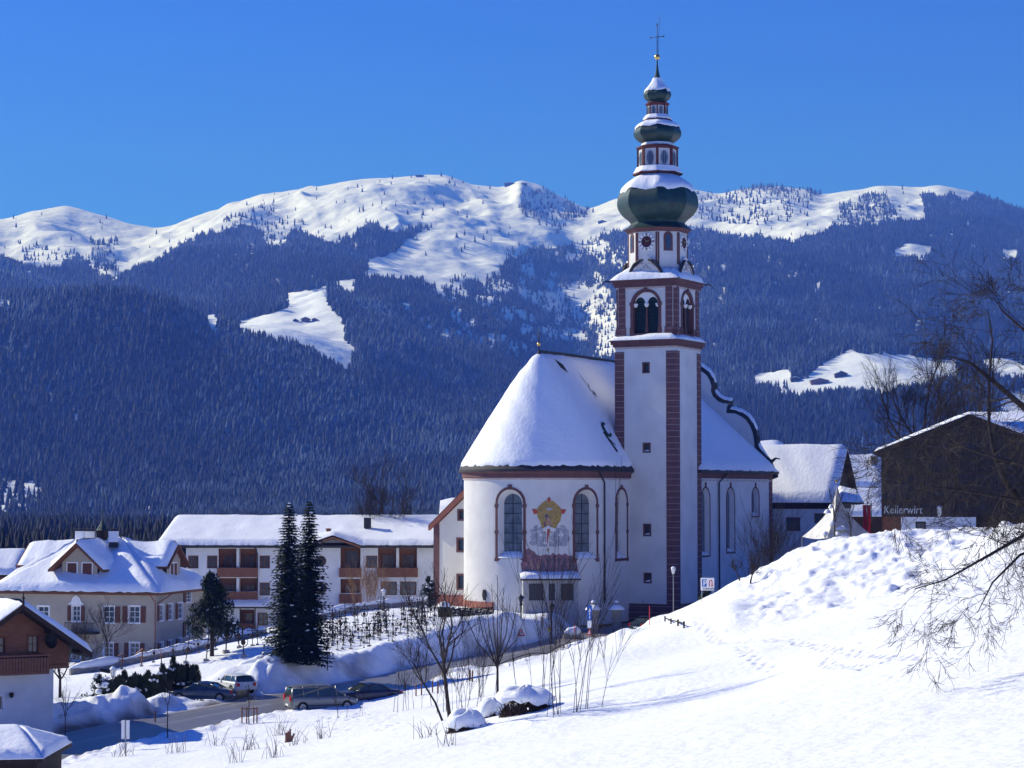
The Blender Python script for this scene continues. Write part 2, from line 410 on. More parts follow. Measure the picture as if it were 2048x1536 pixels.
def contour(o, grow=0.0, n=12):
    s0, s1, z0, z1 = o['s0'] - grow, o['s1'] + grow, o['z0'] - grow, o['z1'] + grow
    if o.get('round'):
        c = (s0 + s1) / 2; zc = (z0 + z1) / 2; r = (s1 - s0) / 2
        return [(c + r * math.cos(t), zc + r * math.sin(t)) for t in [2 * math.pi * i / 24 for i in range(24)]]
    if o.get('arch'):
        r = (s1 - s0) / 2; c = (s0 + s1) / 2
        return [(s0, z0), (s1, z0)] + [(c + r * math.cos(t), z1 - r + r * math.sin(t)) for t in [math.pi * i / n for i in range(n + 1)]]
    return [(s0, z0), (s1, z0), (s1, z1), (s0, z1)]
def window(parent, W, o, depth=0.18, frame='white_paint', fw=0.12, fout=0.03, pane='glass_dark', munt=(1, 1), muntm=None, reveal='plaster',
           inner=None, shut=None, shm='shutter', sill=None, name='window', mw=0.05, sillm='snow', splay=0.0, rail=None, label=None):
    """one window: moulding + reveal + bars as the part, pane / shutter / sill snow as sub-parts"""
    c = (o['s0'] + o['s1']) / 2; t, n = W.tn(c); P0 = W.pt(c, 0)
    def L(s, z, off): p = P0 + t * (s - c) + n * off; return Vector((p.x, p.y, z))
    oi = dict(o); 
    for k, v in (('s0', splay), ('s1', -splay), ('z0', splay * 1.3), ('z1', -splay)): oi[k] = o[k] + v
    mb = MB(); co = contour(o); ci = contour(oi); k = len(co)
    for i in range(k):
        j = (i + 1) % k
        mb.poly([W.pt(co[i][0], co[i][1], 0), W.pt(co[j][0], co[j][1], 0), L(*ci[j], -depth), L(*ci[i], -depth)], 1)
    if fw > 0:
        cg = contour(o, fw)
        for i in range(k):
            j = (i + 1) % k
            A, B, Cc, D = co[i], co[j], cg[j], cg[i]
            q0 = [W.pt(*A, fout), W.pt(*B, fout), W.pt(*Cc, fout), W.pt(*D, fout)]; mb.poly(q0, 0)
            mb.poly([W.pt(*D, fout), W.pt(*Cc, fout), W.pt(*Cc, -0.01), W.pt(*D, -0.01)], 0)
            mb.poly([W.pt(*A, fout), W.pt(*B, fout), W.pt(*B, -0.01), W.pt(*A, -0.01)], 0)
    # bars
    s0, s1, z0, z1 = oi['s0'], oi['s1'], oi['z0'], oi['z1']; d = -depth + 0.035
    def bar(a0, a1, b0, b1):
        if a1 - a0 < 1e-3 or b1 - b0 < 1e-3: return
        mb.box(L(a0, b0, d), t * (a1 - a0), n * -0.03, (0, 0, b1 - b0), 2)
    for i in range(1, munt[0] + 1):
        x = s0 + (s1 - s0) * i / (munt[0] + 1); bar(x - mw / 2, x + mw / 2, op_bot(oi, x), op_top(oi, x))
    for i in range(1, munt[1] + 1):
        z = z0 + (z1 - z0) * i / (munt[1] + 1)
        if oi.get('arch') and z > z1 - (s1 - s0) / 2:
            r = (s1 - s0) / 2; h = math.sqrt(max(0, r * r - (z - z1 + r) ** 2)); bar((s0 + s1) / 2 - h, (s0 + s1) / 2 + h, z - mw / 2, z + mw / 2)
        else: bar(s0, s1, z - mw / 2, z + mw / 2)
    if not oi.get('arch') and not oi.get('round'):
        bar(s0, s0 + mw, z0, z1); bar(s1 - mw, s1, z0, z1); bar(s0 + mw, s1 - mw, z0, z0 + mw); bar(s0 + mw, s1 - mw, z1 - mw, z1)
    wo = mb.build(name, [frame, reveal, muntm or frame], parent)
    pb = MB(); pb.poly([L(x, z, -depth) for x, z in ci]); pb.build('pane', pane, wo)
    if sill:
        sb = MB(); sw = s1 - s0 + splay * 1.6
        m_ = (s0 + s1) / 2
        snow_quad(sb, L(m_ - sw / 2, o['z0'] + 0.03, 0.02), L(m_ + sw / 2, o['z0'] + 0.03, 0.02), L(s1, oi['z0'] + 0.02, -depth), L(s0, oi['z0'] + 0.02, -depth), sill, 8, 4, edge=0.2, rough=0.02)
        sb.build('sill_snow', sillm, wo, smooth=True)
    if shut:
        hw = (o['s1'] - o['s0']) / 2 * 0.95
        for sd in ((-1, 1) if shut == 2 else (1,) if shut == 'r' else (-1,)):
            b = MB(); a0 = o['s0'] - fw - hw if sd < 0 else o['s1'] + fw
            b.box(L(a0, o['z0'], 0.09), t * hw, n * -0.05, (0, 0, o['z1'] - o['z0']), 0)
            kk = int((o['z1'] - o['z0']) / 0.16)
            for i in range(kk): b.box(L(a0 + 0.06, o['z0'] + 0.06 + i * 0.16, 0.105), t * (hw - 0.12), n * -0.015, (0, 0, 0.09), 0)
            b.build('shutter', shm, wo)
    return wo
# ================================================================ GROUND
ROAD = [(-320, 1618, 1562, -16.1), (-100, 1560, 1512, -15.9), (87, 1521, 1481, -15.6), (320, 1470, 1432, -15.2), (520, 1428, 1398, -14.9), (640, 1408, 1376, -14.6),
        (760, 1383, 1352, -14.4), (880, 1352, 1326, -14.2), (1000, 1326, 1302, -14.0), (1137, 1296, 1272, -13.8), (1280, 1262, 1238, -13.4),
        (1420, 1232, 1211, -13.0), (1580, 1210, 1193, -12.6)]
_rn = [PZ(a, b, d) for a, b, c, d in ROAD]; _rf = [PZ(a, c, d) for a, b, c, d in ROAD]
def _dens(L, n=8):
    out = []
    for i in range(len(L) - 1):
        p0 = L[max(i - 1, 0)]; p1 = L[i]; p2 = L[i + 1]; p3 = L[min(i + 2, len(L) - 1)]
        for k in range(n):
            t = k / n
            out.append(0.5 * ((2 * p1) + (p2 - p0) * t + (2 * p0 - 5 * p1 + 4 * p2 - p3) * t * t + (3 * p1 - p0 - 3 * p2 + p3) * t ** 3))
    out.append(L[-1]); return out
RN = np.array([tuple(v) for v in _dens(_rn)]); RF = np.array([tuple(v) for v in _dens(_rf)])
RC = (RN + RF) / 2
_t = np.gradient(RC[:, :2], axis=0); _t /= np.linalg.norm(_t, axis=1)[:, None]
_nrm = np.stack([_t[:, 1], -_t[:, 0]], 1)                        # points to the near (right hand) side
RHW = np.abs(np.sum((RN[:, :2] - RC[:, :2]) * _nrm, 1)) * 1.0
def road_info(x, y):
    """signed sideways distance beyond the road edge (negative on the road), side, road height"""
    sh = np.shape(x); x = np.ravel(x).astype(float); y = np.ravel(y).astype(float)
    best = np.full(x.shape, 1e9); side = np.zeros(x.shape); rz = np.zeros(x.shape); hw = np.zeros(x.shape); st = np.zeros(x.shape)
    for i in range(len(RC) - 1):
        a = RC[i, :2]; d = RC[i + 1, :2] - a; L2 = d @ d
        t = np.clip(((x - a[0]) * d[0] + (y - a[1]) * d[1]) / L2, 0, 1)
        dx = x - a[0] - d[0] * t; dy = y - a[1] - d[1] * t; r = np.hypot(dx, dy); m = r < best
        best[m] = r[m]; side[m] = np.sign((dx * d[1] - dy * d[0])[m]); rz[m] = (RC[i, 2] + (RC[i + 1, 2] - RC[i, 2]) * t)[m]
        hw[m] = (RHW[i] + (RHW[i + 1] - RHW[i]) * t)[m]; st[m] = (i + t)[m]
    return (best - hw).reshape(sh), side.reshape(sh), rz.reshape(sh), st.reshape(sh)
_cp = []
def g(px, py, Y): v = P(px, py, Y); _cp.append(tuple(v))
def gz(px, py, z): v = PZ(px, py, z); _cp.append(tuple(v))
def gw(x, y, z): _cp.append((x, y, z))
gw(0, 0, -3.2); gw(-25, 5, -10); gw(25, 5, 1.5); gw(0, 30, -6.0); gw(-40, 60, -14.5)
# slope in front
for a in ((1024, 1536, 75), (1400, 1536, 65), (1700, 1536, 56), (2048, 1536, 45), (700, 1536, 98), (400, 1536, 113), (200, 1536, 119), (0, 1536, 124), (-200, 1560, 122),
          (2048, 1300, 77), (2048, 1150, 120), (1700, 1300, 98), (1700, 1205, 138), (1400, 1400, 98), (1400, 1290, 142), (1400, 1235, 170), (1200, 1400, 104), (1200, 1320, 142),
          (1024, 1440, 104), (1024, 1390, 132), (860, 1440, 118), (860, 1390, 150), (600, 1500, 117), (600, 1455, 136), (700, 1425, 147), (330, 1500, 128), (1250, 1290, 178),
          (2300, 1300, 70), (2300, 1080, 130), (2300, 1536, 42)): g(*a)
for a in ((87, 1530, -15.5), (320, 1480, -15.0), (520, 1438, -14.7), (640, 1420, -14.5), (800, 1386, -14.0), (1000, 1338, -13.5), (1137, 1304, -13.2), (1250, 1272, -12.5)): gz(*a)
# crest of the slope towards the church and the big pile
for a in ((1325, 1237, 198), (1400, 1197, 190), (1470, 1168, 184), (1540, 1112, 176), (1600, 1088, 172), (1680, 1078, 168), (1780, 1076, 165), (1860, 1082, 162), (1900, 1078, 158), (2000, 1062, 150), (2060, 1048, 146), (1560, 1180, 150), (1800, 1150, 145), (1950, 1120, 138)): g(*a)
for a in ((1250, 1277, 189), (1200, 1293, 184), (1300, 1254, 193), (1340, 1231, 193), (1137, 1310, 181)): g(*a)
# behind the crest
for x, y, z in ((16, 205, -12.6), (24, 205, -11.8), (14, 228, -12.9), (28, 240, -12.3), (22, 215, -12.2), (30, 200, -6.2), (36, 196, -4.8), (44, 192, -4.6), (52, 190, -4.4), (34, 225, -8), (44, 255, -6.8), (60, 250, -6), (36, 300, -10), (70, 180, -3.4)): gw(x, y, z)
# churchyard terrace
for a in ((650, 1316, 168), (760, 1296, 173), (830, 1281, 178), (900, 1263, 186), (960, 1246, 196), (1055, 1234, 205), (700, 1262, 190), (700, 1225, 214), (850, 1212, 222), (860, 1238, 205), (932, 1236, 209), (1000, 1237, 208)): g(*a)
for x, y, z in ((-30, 238, -16.0), (-14, 240, -13.6), (-8, 250, -12.6), (-22, 228, -14.2), (5, 214, -12.3), (9, 216, -12.4), (0, 230, -12.2), (2, 300, -14), (-40, 300, -18)): gw(x, y, z)
for a in ((540, 1330, 163), (450, 1335, 168), (560, 1290, 182), (527, 1274, 196), (453, 1286, 192), (390, 1306, 189), (326, 1316, 187), (226, 1341, 184), (160, 1352, 182), (300, 1345, 178), (620, 1330, 163), (610, 1360, 158)): g(*a)
# parking place, hedge strip and chalet yard
for a in ((345, 1404, 157), (470, 1400, 160), (480, 1388, 165), (420, 1375, 170), (240, 1425, 154), (150, 1440, 150), (60, 1448, 146), (200, 1420, 158), (200, 1385, 168), (-100, 1470, 142), (50, 1400, 165), (0, 1380, 180), (-150, 1380, 190)): g(*a)
for x, y, z in ((-40, 196, -15.2), (-34, 200, -15.2), (-50, 215, -15.3), (-33, 215, -14.7), (-60, 160, -15.4), (-60, 250, -15.6), (-90, 320, -17), (90, 320, -6), (90, 200, -1.5), (90, 100, 3)): gw(x, y, z)
for a_, b_, c_, d_ in ROAD[2:]:
    gz(a_, (b_ + c_) / 2, d_)
    if a_ >= 640: gz(a_, b_ + 9, d_ + .25)
for i_, (px_, py_) in enumerate(((683, 1310), (725, 1303), (769, 1296), (825, 1283), (868, 1270), (908, 1261), (951, 1248), (1016, 1242), (1059, 1234))):
    f_ = np.interp(px_, [r_[0] for r_ in ROAD], np.arange(len(ROAD))); k_ = int(f_); Yf = _rf[k_].y + (_rf[min(k_ + 1, len(_rf) - 1)].y - _rf[k_].y) * (f_ - k_); g(px_, py_ + 3, Yf + 3.4)
CP = np.array(_cp)
def _U(r2): return np.where(r2 > 1e-9, 0.5 * r2 * np.log(np.maximum(r2, 1e-9)), 0)
_n = len(CP); _sc = 50.0; _x = CP[:, :2] / _sc
_K = _U(((_x[:, None] - _x[None]) ** 2).sum(-1)) + np.eye(_n) * 2e-4
_A = np.zeros((_n + 3, _n + 3)); _A[:_n, :_n] = _K; _A[:_n, _n] = 1; _A[:_n, _n + 1:] = _x; _A[_n, :_n] = 1; _A[_n + 1:, :_n] = _x.T
_w = np.linalg.solve(_A, np.concatenate([CP[:, 2], [0, 0, 0]]))
PILES = []   # (x, y, radius, height, stretch angle, stretch)
for px, py, Y, r, h in ((258, 1440, 150.5, 1.7, 1.25), (220, 1440, 151.0, 1.9, .8), (110, 1455, 147.0, 3.6, 1.0), (175, 1430, 149.5, 2.2, .6), (318, 1420, 154, 1.9, .7), (340, 1410, 160, 2.0, .6), (560, 1385, 161, 2.4, 1.4), (525, 1378, 164, 1.8, .8), (620, 1370, 161, 1.8, .9),
                        (1075, 1250, 203, 2.6, 0.7), (1040, 1250, 200, 2.2, .5), (1205, 1245, 214, 2.4, 1.0), (1150, 1255, 210, 2.2, .9), (1240, 1235, 222, 3, 1.2), (1290, 1225, 224, 3, 1.3), (1330, 1215, 226, 3, 1.2), (1300, 1275, 190, 2.2, .6), (1250, 1290, 186, 1.8, .7), (1175, 1300, 186, 2.2, .5),
                        (1900, 1090, 152, 2.2, .5), (2000, 1060, 146, 1.8, 1.0), (1960, 1075, 150, 1.8, .5), (2050, 1045, 143, 2.2, .7), (905, 1225, 207, 2.2, .9), (880, 1240, 205, 1.5, .4)):
    v = P(px, py, Y); PILES.append((v.x, v.y, r, h))
PRINTS = []
def trail(pts, step=0.75, wob=0.18, dep=0.16, r=0.28):
    ws = [PZ_ground(a, b) for a, b in pts]
    for p, q in zip(ws[:-1], ws[1:]):
        n = max(1, int((q - p).length / step))
        for i in range(n):
            v = p.lerp(q, i / n); sd = 1 if i % 2 else -1
            PRINTS.append((v.x + wob * sd + random.uniform(-.08, .08), v.y + random.uniform(-.2, .2), r, dep))
def ground_base(x, y):
    x = np.asarray(x, float); y = np.asarray(y, float); xs = x.ravel() / _sc; ys = y.ravel() / _sc
    z = _w[_n] + _w[_n + 1] * xs + _w[_n + 2] * ys
    for i in range(_n): z = z + _w[i] * _U((xs - _x[i, 0]) ** 2 + (ys - _x[i, 1]) ** 2)
    z = z.reshape(x.shape)
    far = sstep(285, 360, np.hypot(x * 0.9, y)); z = z * (1 - far) + far * (-14 - 0.0095 * (np.maximum(y, 0) - 300))
    lim = sstep(70, 110, np.abs(x)) * (1 - sstep(300, 700, y)); z = np.clip(z, -60, 12)
    return z
def ground_z(x, y, full=False):
    x = np.asarray(x, float); y = np.asarray(y, float)
    z = ground_base(x, y); px = 1024 + FPX * x / np.maximum(y, 1)
    near = (y < 330)
    z = z + near * (0.10 * fbm(x / 9, y / 9, 3, 3) + 0.025 * fbm(x / 1.7, y / 1.7, 3, 9))
    for (cx, cy, r, h) in PILES:
        d2 = ((x - cx) ** 2 + (y - cy) ** 2) / (r * r)
        nz = 1 + 0.28 * fbm(x / 1.1 + cx, y / 1.1, 3, 21); z = z + h * np.exp(-d2 * 1.1) * nz
    # ploughed lumpy pile on the crest
    wpx = sstep(1450, 1530, px) * (1 - sstep(1880, 2120, px) * 0.55); wy = sstep(132, 150, y + (px - 1650) * 0.03) * (1 - sstep(182, 192, y))
    rg = 1 - np.abs(fbm(x / 3.1, y / 3.1, 4, 5)); lum = 0.75 * (rg - 0.6) + 0.30 * (1 - np.abs(vn(x / 0.9, y / 0.9, 8))) * (1 + vn(x / 2.2, y / 2.2, 4)) - 1.15 + .35
    z = z + wpx * wy * (lum * 0.62 - .42)
    d, sd, rz, st = road_info(x, y)
    # widths of the cut beside the road (far side steep wall, near side soft lip)
    farw = np.interp(px, [300, 420, 600, 700, 1100, 1180, 1400], [1.6, 3.2, 3.0, 2.6, 2.6, 4.0, 3.5])
    bw = np.where(sd < 0, farw, 1.5 + 0.5 * vn(x / 3, y / 3, 31))
    jit = 0.35 * fbm(x / 2.3, y / 2.3, 3, 12)
    t = sstep(0.25, 1.0, (d + jit + 0.15) / bw)
    rough = 0.16 * fbm(x / 0.8, y / 0.8, 3, 14) * np.exp(-((d - 1.5) / 2.0) ** 2)
    lip = np.where(sd < 0, 0.25, 0.12) * np.exp(-((d - bw - 0.3) / 1.3) ** 2)
    z = np.where(d < 30, (rz - 0.06 + 0.25 * sstep(0, 1.2, d)) * (1 - t) + (z + rough + lip) * t, z)
    z = np.where((d < -0.1), rz - 0.06, z)
    if full:
        dirt = np.clip(0.85 * (1 - sstep(-0.2, 2.4, d)) * (0.75 + .5 * vn(x / 1.3, y / 2.6, 45)) + 0.40 * np.exp(-((d - bw * 0.75) / 1.2) ** 2) * (0.5 + 0.8 * vn(x / 2.4, y / 2.4, 40)), 0, 1) * (y < 300)
        dirt = np.maximum(dirt, 0.55 * (np.abs(vn(x / 3.5, y / 2.5, 44)) > 0.5) * ((px < 620) & (px > 330) & (y < 163) & (y > 150) & (sd < 0)))
        for (cx, cy, r, h) in PILES[:9] + PILES[9:13]:
            dirt = np.maximum(dirt, 0.7 * sstep(0.1, 0.6, fbm(x / 0.7, y / 1.0, 3, 51)) * np.exp(-(((x - cx - r * .25) ** 2 + (y - cy + r * .35) ** 2) / (r * r * .25))))
        return z, dirt
    return z
def hit(px, py, lo=20.0, hi=330.0):
    Y = np.geomspace(lo, hi, 900); k = math.tan(TH + math.atan((768.0 - py) / FPX)); z = Y * k
    X = (px - 1024) / FPX * (Y * CT + z * ST); gz_ = ground_z(X, Y); b = np.nonzero(gz_ >= z)[0]
    i = b[0] if len(b) else len(Y) - 1
    if i > 0:
        a, c = (z - gz_)[i - 1], (z - gz_)[i]; t = a / (a - c) if a != c else 0; Yh = Y[i - 1] + (Y[i] - Y[i - 1]) * t
    else: Yh = Y[0]
    return Vector((Xat(px, Yh, Yh * k), Yh, Yh * k))
def PZ_ground(px, py): return hit(px, py)
def on(px, Y, sink=0.0):
    x = Xat(px, Y, -12); return Vector((x, Y, float(ground_z(x, Y)) - sink))

trail([(1400, 1205), (1410, 1215), (1400, 1245), (1420, 1262)]); trail([(1480, 1290), (1500, 1310), (1520, 1325), (1560, 1340)])
trail([(1420, 1262), (1600, 1285), (1700, 1300), (1850, 1315), (1930, 1322)], 0.6); trail([(1660, 1320), (1700, 1290), (1760, 1275)], .5); trail([(1660, 1325), (1740, 1335), (1800, 1315), (1890, 1298)], .5)
trail([(1800, 1350), (1860, 1325)]); trail([(1970, 1280), (2040, 1225)], 1.0)
for _ in range(45):
    px, py = random.uniform(640, 800), random.uniform(1425, 1460); v = hit(px, py); PRINTS.append((v.x, v.y, 0.3, 0.16))
for _ in range(420):
    px = random.uniform(1440, 1990); py = random.uniform(1085, 1225) + max(0, 1560 - px) * .35; v = hit(px, py); r_ = random.uniform(.16, .42) * (1 if random.random() < .85 else 2.0); PRINTS.append((v.x, v.y, r_, -r_ * random.uniform(.12, .36)))

def build_ground():
    cols = np.concatenate([np.linspace(-3000, -330, 45)[:-1], np.linspace(-330, 2380, 680), np.linspace(2380, 5200, 45)[1:]])
    rows = np.concatenate([np.geomspace(3, 40, 50)[:-1], np.geomspace(40, 260, 860)[:-1], np.geomspace(260, 330, 40)[:-1], np.geomspace(330, 9300, 60)])
    U, Y = np.meshgrid(cols, rows); X = (U - 1024) / FPX * Y
    X = np.where(Y > 330, X, X)
    z, dirt = ground_z(X, Y, True)
    xf, yf = X.ravel(), Y.ravel(); zf = z.ravel()
    for (cx, cy, r, dep) in PRINTS:
        m = (np.abs(xf - cx) < r * 1.6) & (np.abs(yf - cy) < r * 1.6)
        if m.any():
            q = ((xf[m] - cx) ** 2 + (yf[m] - cy) ** 2) / (r * r); zf[m] -= dep * (np.exp(-q * 2.2) * 1.2 - 0.2 * np.exp(-((q - 1.2) ** 2) * 4))
    nr, nc = len(rows), len(cols); idx = np.arange(nr * nc).reshape(nr, nc)
    F = np.stack([idx[:-1, :-1], idx[:-1, 1:], idx[1:, 1:], idx[1:, :-1]], -1).reshape(-1, 4)
    me = mesh_np('snowy_ground', np.stack([xf, yf, zf], 1), F, ['ground_snow'], True, {'dirt': dirt})
    tag(link('ground', me), 'sunlit snow-covered slope and village ground', 'ground', kind='structure')
build_ground()

def build_road():
    n = 14; V = []; S = []; F = []
    dl = _dens([Vector(p) for p in RC], 4); hw = np.interp(np.linspace(0, 1, len(dl)), np.linspace(0, 1, len(RHW)), RHW)
    for i, c in enumerate(dl):
        t = (dl[min(i + 1, len(dl) - 1)] - dl[max(i - 1, 0)]); t.z = 0; t.normalize(); nn = Vector((t.y, -t.x, 0))
        for j in range(n + 1):
            u = -1 + 2 * j / n; p = c + nn * (u * (hw[i] + 0.35))
            V.append((p.x, p.y, c.z + 0.02 - 0.05 * u * u))
            s = 0.10 + 0.75 * sstep(0.72, 1.0, abs(u)) + 0.30 * math.exp(-((u - 0.02) / 0.07) ** 2) + 0.18 * math.exp(-((u + .55) / .10) ** 2) + .12 * math.exp(-((u - .55) / .1) ** 2)
            S.append(float(s) + 0.12 * float(vn(p.x / 2, p.y / 6, 60)))
    for i in range(len(dl) - 1):
        for j in range(n): a = i * (n + 1) + j; F.append((a, a + 1, a + n + 2, a + n + 1))
    me = mesh_np('road_surface', V, F, ['road_mat'], True, {'slush': S})
    tag(link('road', me), 'cleared grey village road with slushy edges below the church', 'road', kind='structure')
build_road()

# ================================================================ MOUNTAINS
UX = [-500, -200, 0, 60, 130, 200, 250, 300, 340, 400, 480, 520, 580, 640, 700, 760, 820, 850, 890, 940, 1000, 1040, 1080, 1130, 1180, 1240, 1300, 1390, 1440, 1480, 1540, 1620, 1650, 1700, 1770, 1840, 1880, 1930, 1990, 2048, 2300, 2600]
CR = [400, 430, 442, 424, 414, 432, 446, 456, 452, 432, 408, 392, 386, 378, 363, 360, 354, 352, 352, 370, 376, 364, 370, 396, 418, 396, 384, 378, 388, 378, 371, 378, 388, 381, 374, 378, 371, 382, 402, 424, 470, 500]
def interp(u, X_, Y_):
    r = np.interp(u, X_, Y_); return r
DL = [1500, 1900, 2300, 2800, 3300, 3700, 4800, 6300, 7500, 8200, 9200]
def _raw(u):
    c = interp(u, UX, CR)
    L = [interp(u, [-500, 2600], [1098, 1098]), interp(u, [-500, 2600], [1066, 1066]), interp(u, [-500, 300, 700, 2600], [1040, 1035, 1030, 1020]),
         interp(u, [-500, 0, 400, 900, 1400, 2600], [900, 900, 905, 930, 915, 905]),
         interp(u, [-500, -100, 0, 80, 150, 250, 320, 400, 480, 560, 620, 680, 740, 800, 900, 1100, 1250, 1400, 1500, 1600, 1700, 1900, 2100, 2600], [610, 612, 606, 597, 590, 594, 605, 650, 680, 695, 712, 735, 760, 790, 830, 850, 820, 800, 795, 790, 787, 786, 800, 800]),
         interp(u, [-500, 150, 300, 400, 560, 640, 700, 800, 900, 1100, 1250, 1400, 1600, 1750, 1900, 2100, 2600], [640, 625, 630, 640, 650, 662, 690, 720, 770, 800, 790, 780, 735, 712, 722, 740, 740]),
         interp(u, [-500, 0, 100, 300, 450, 570, 650, 720, 800, 900, 1000, 1100, 1200, 1300, 1400, 1550, 1700, 1900, 2100, 2600], [570, 570, 572, 575, 585, 578, 560, 552, 560, 575, 610, 660, 690, 690, 650, 610, 590, 600, 590, 590]),
         interp(u, [-500, 0, 100, 180, 250, 300, 400, 500, 600, 700, 800, 900, 1000, 1060, 1130, 1200, 1300, 1400, 1500, 1600, 1700, 1800, 1900, 2048, 2600], [500, 500, 505, 525, 545, 520, 480, 462, 455, 452, 450, 448, 462, 470, 480, 492, 490, 478, 470, 462, 455, 452, 465, 490, 540]),
         c, c + 22, c + 70]
    return L
_ug = np.arange(-700, 2801, 5.0)
def _sm(a, s):
    k = np.exp(-0.5 * (np.arange(-60, 61) * 5.0 / s) ** 2); k /= k.sum(); return np.convolve(np.pad(a, 60, mode='edge'), k, 'valid')
_LG = [_sm(l, 9 if i >= 8 else (20 if i == 4 else 30)) for i, l in enumerate(_raw(_ug))]
def lines(u): return [np.interp(u, _ug, l) for l in _LG]
def mountain_z(u, D):
    L = lines(u); zs = [np.tan(TH + np.arctan((768.0 - l) / FPX)) * d for l, d in zip(L, DL)]
    D = np.broadcast_to(D, np.shape(u)).astype(float); z = np.zeros(np.shape(u))
    for i in range(len(DL) - 1):
        m = (D >= DL[i]) & (D <= DL[i + 1] + 1e-6)
        t = (D - DL[i]) / (DL[i + 1] - DL[i])
        p0 = zs[max(i - 1, 0)]; p1 = zs[i]; p2 = zs[i + 1]; p3 = zs[min(i + 2, len(DL) - 1)]
        h = DL[i + 1] - DL[i]
        m1 = (p2 - p0) / (DL[i + 1] - DL[max(i - 1, 0)]) * h; m2 = (p3 - p1) / (DL[min(i + 2, len(DL) - 1)] - DL[i]) * h
        cu = (2 * t ** 3 - 3 * t ** 2 + 1) * p1 + (t ** 3 - 2 * t ** 2 + t) * m1 + (-2 * t ** 3 + 3 * t ** 2) * p2 + (t ** 3 - t ** 2) * m2
        if i in (3, 7): cu = np.where(True, cu * 0.5 + 0.5 * (p1 + (p2 - p1) * t), cu)
        z = np.where(m, cu, z)
    x = (u - 1024) / FPX * D
    amp = sstep(1800, 4200, D); cres = 1 - 0.9 * np.exp(-((D - 7500) / 330) ** 2) - 0.8 * np.exp(-((D - 3300) / 160) ** 2)
    hi = sstep(5200, 6500, D)
    rel = (1 - np.abs(fbm(x / 760 + 3, D / 1250, 4, 70))) - 0.55
    gul = 1 - np.abs(fbm(x / 330 + D / 1500, D / 2600 - x / 3000, 3, 71))
    z = z + amp * np.clip(cres, 0, 1) * (46 * rel * (0.75 + 0.55 * hi) + 30 * (gul - .6) * (1 - .5 * hi) + 13 * fbm(x / 170, D / 210, 3, 77))
    z = z + hi * (3.0 * fbm(x / 60, D / 70, 3, 79)) * (1 - 0.5 * np.exp(-((D - 7500) / 200) ** 2))
    # gully between the two massifs and a few spurs
    gc = 1120 + (D - 3500) * 0.012; z = z - 60 * np.exp(-((u - gc) / 75) ** 2) * sstep(3400, 4300, D) * (1 - sstep(5900, 6900, D))
    z = z + 45 * np.exp(-((u - 1440 - (D - 4000) * .03) / 120) ** 2) * sstep(3700, 4600, D) * (1 - sstep(6000, 7000, D))
    z = z - 22 * np.exp(-((u - 150 - (7400 - D) * .02) / 45) ** 2) * np.exp(-((D - 7150) / 260) ** 2)
    z = z - 26 * np.exp(-((u - 1110) / 60) ** 2) * np.exp(-((D - 7050) / 300) ** 2) + 20 * np.exp(-((u - 1040) / 16) ** 2) * np.exp(-((D - 7150) / 350) ** 2)
    return z
SNOWP = [
 [(478, 641), (547, 627), (583, 612), (565, 588), (638, 577), (674, 563), (709, 557), (706, 577), (657, 569), (657, 592), (664, 618), (683, 633), (692, 660), (694, 683), (713, 701), (694, 729), (675, 729), (656, 708), (629, 690), (592, 676), (547, 666), (478, 656)],
 [(1618, 751), (1641, 731), (1700, 699), (1722, 708), (1804, 712), (1918, 718), (1915, 748), (1869, 751), (1869, 761), (1804, 767), (1771, 783), (1739, 774), (1706, 772), (1589, 778), (1549, 778), (1545, 768)],
 [(1507, 754), (1576, 736), (1589, 757), (1536, 761), (1510, 767)],
 [(1990, 815), (2010, 787), (2060, 776), (2300, 780), (2300, 830), (2060, 832)], [(1950, 718), (2020, 716), (2060, 735), (2060, 752), (2005, 745)],
 [(1788, 500), (1817, 487), (1863, 492), (1858, 501), (1791, 510)], [(2008, 500), (2035, 498), (2036, 512), (2012, 514)], [(1618, 576), (1642, 562), (1644, 566), (1622, 579)],
 [(410, 630), (425, 628), (440, 648), (420, 650)], [(0, 592), (20, 606), (12, 612), (0, 606)], [(728, 547), (743, 527), (1000, 505), (1015, 516), (978, 548), (928, 545), (883, 556), (811, 549)],
]
PART = [([(130, 1040), (192, 1020), (253, 1014), (308, 1008), (345, 1034), (310, 1044), (203, 1048), (148, 1046)], 0.22), ([(-20, 960), (85, 958), (92, 1000), (60, 1032), (-20, 1035)], 0.13), ([(150, 975), (215, 970), (218, 1025), (160, 1028)], .75),
        ([(1135, 558), (1160, 575), (1224, 608), (1260, 640), (1260, 700), (1181, 712), (1189, 660), (1140, 618)], 0.28), ([(840, 548), (860, 548), (935, 590), (925, 600)], 0.15),
        ([(1030, 545), (1130, 560), (1180, 690), (1090, 640)], 0.6), ([(1290, 480), (1400, 460), (1500, 480), (1440, 540), (1300, 560)], .8), ([(140, 815), (158, 818), (155, 845), (142, 840)], 0.1), ([(212, 640), (240, 628), (246, 645), (222, 655)], .3),
        ([(845, 640), (870, 650), (930, 690), (920, 695)], 0.4), ([(690, 590), (720, 600), (800, 640), (780, 640)], 0.35), ([(1000, 760), (1020, 780), (1045, 810), (1020, 800)], .4), ([(740, 800), (800, 810), (880, 880), (780, 850)], .62),
        ([(410, 640), (470, 648), (470, 660), (430, 660)], .5)]
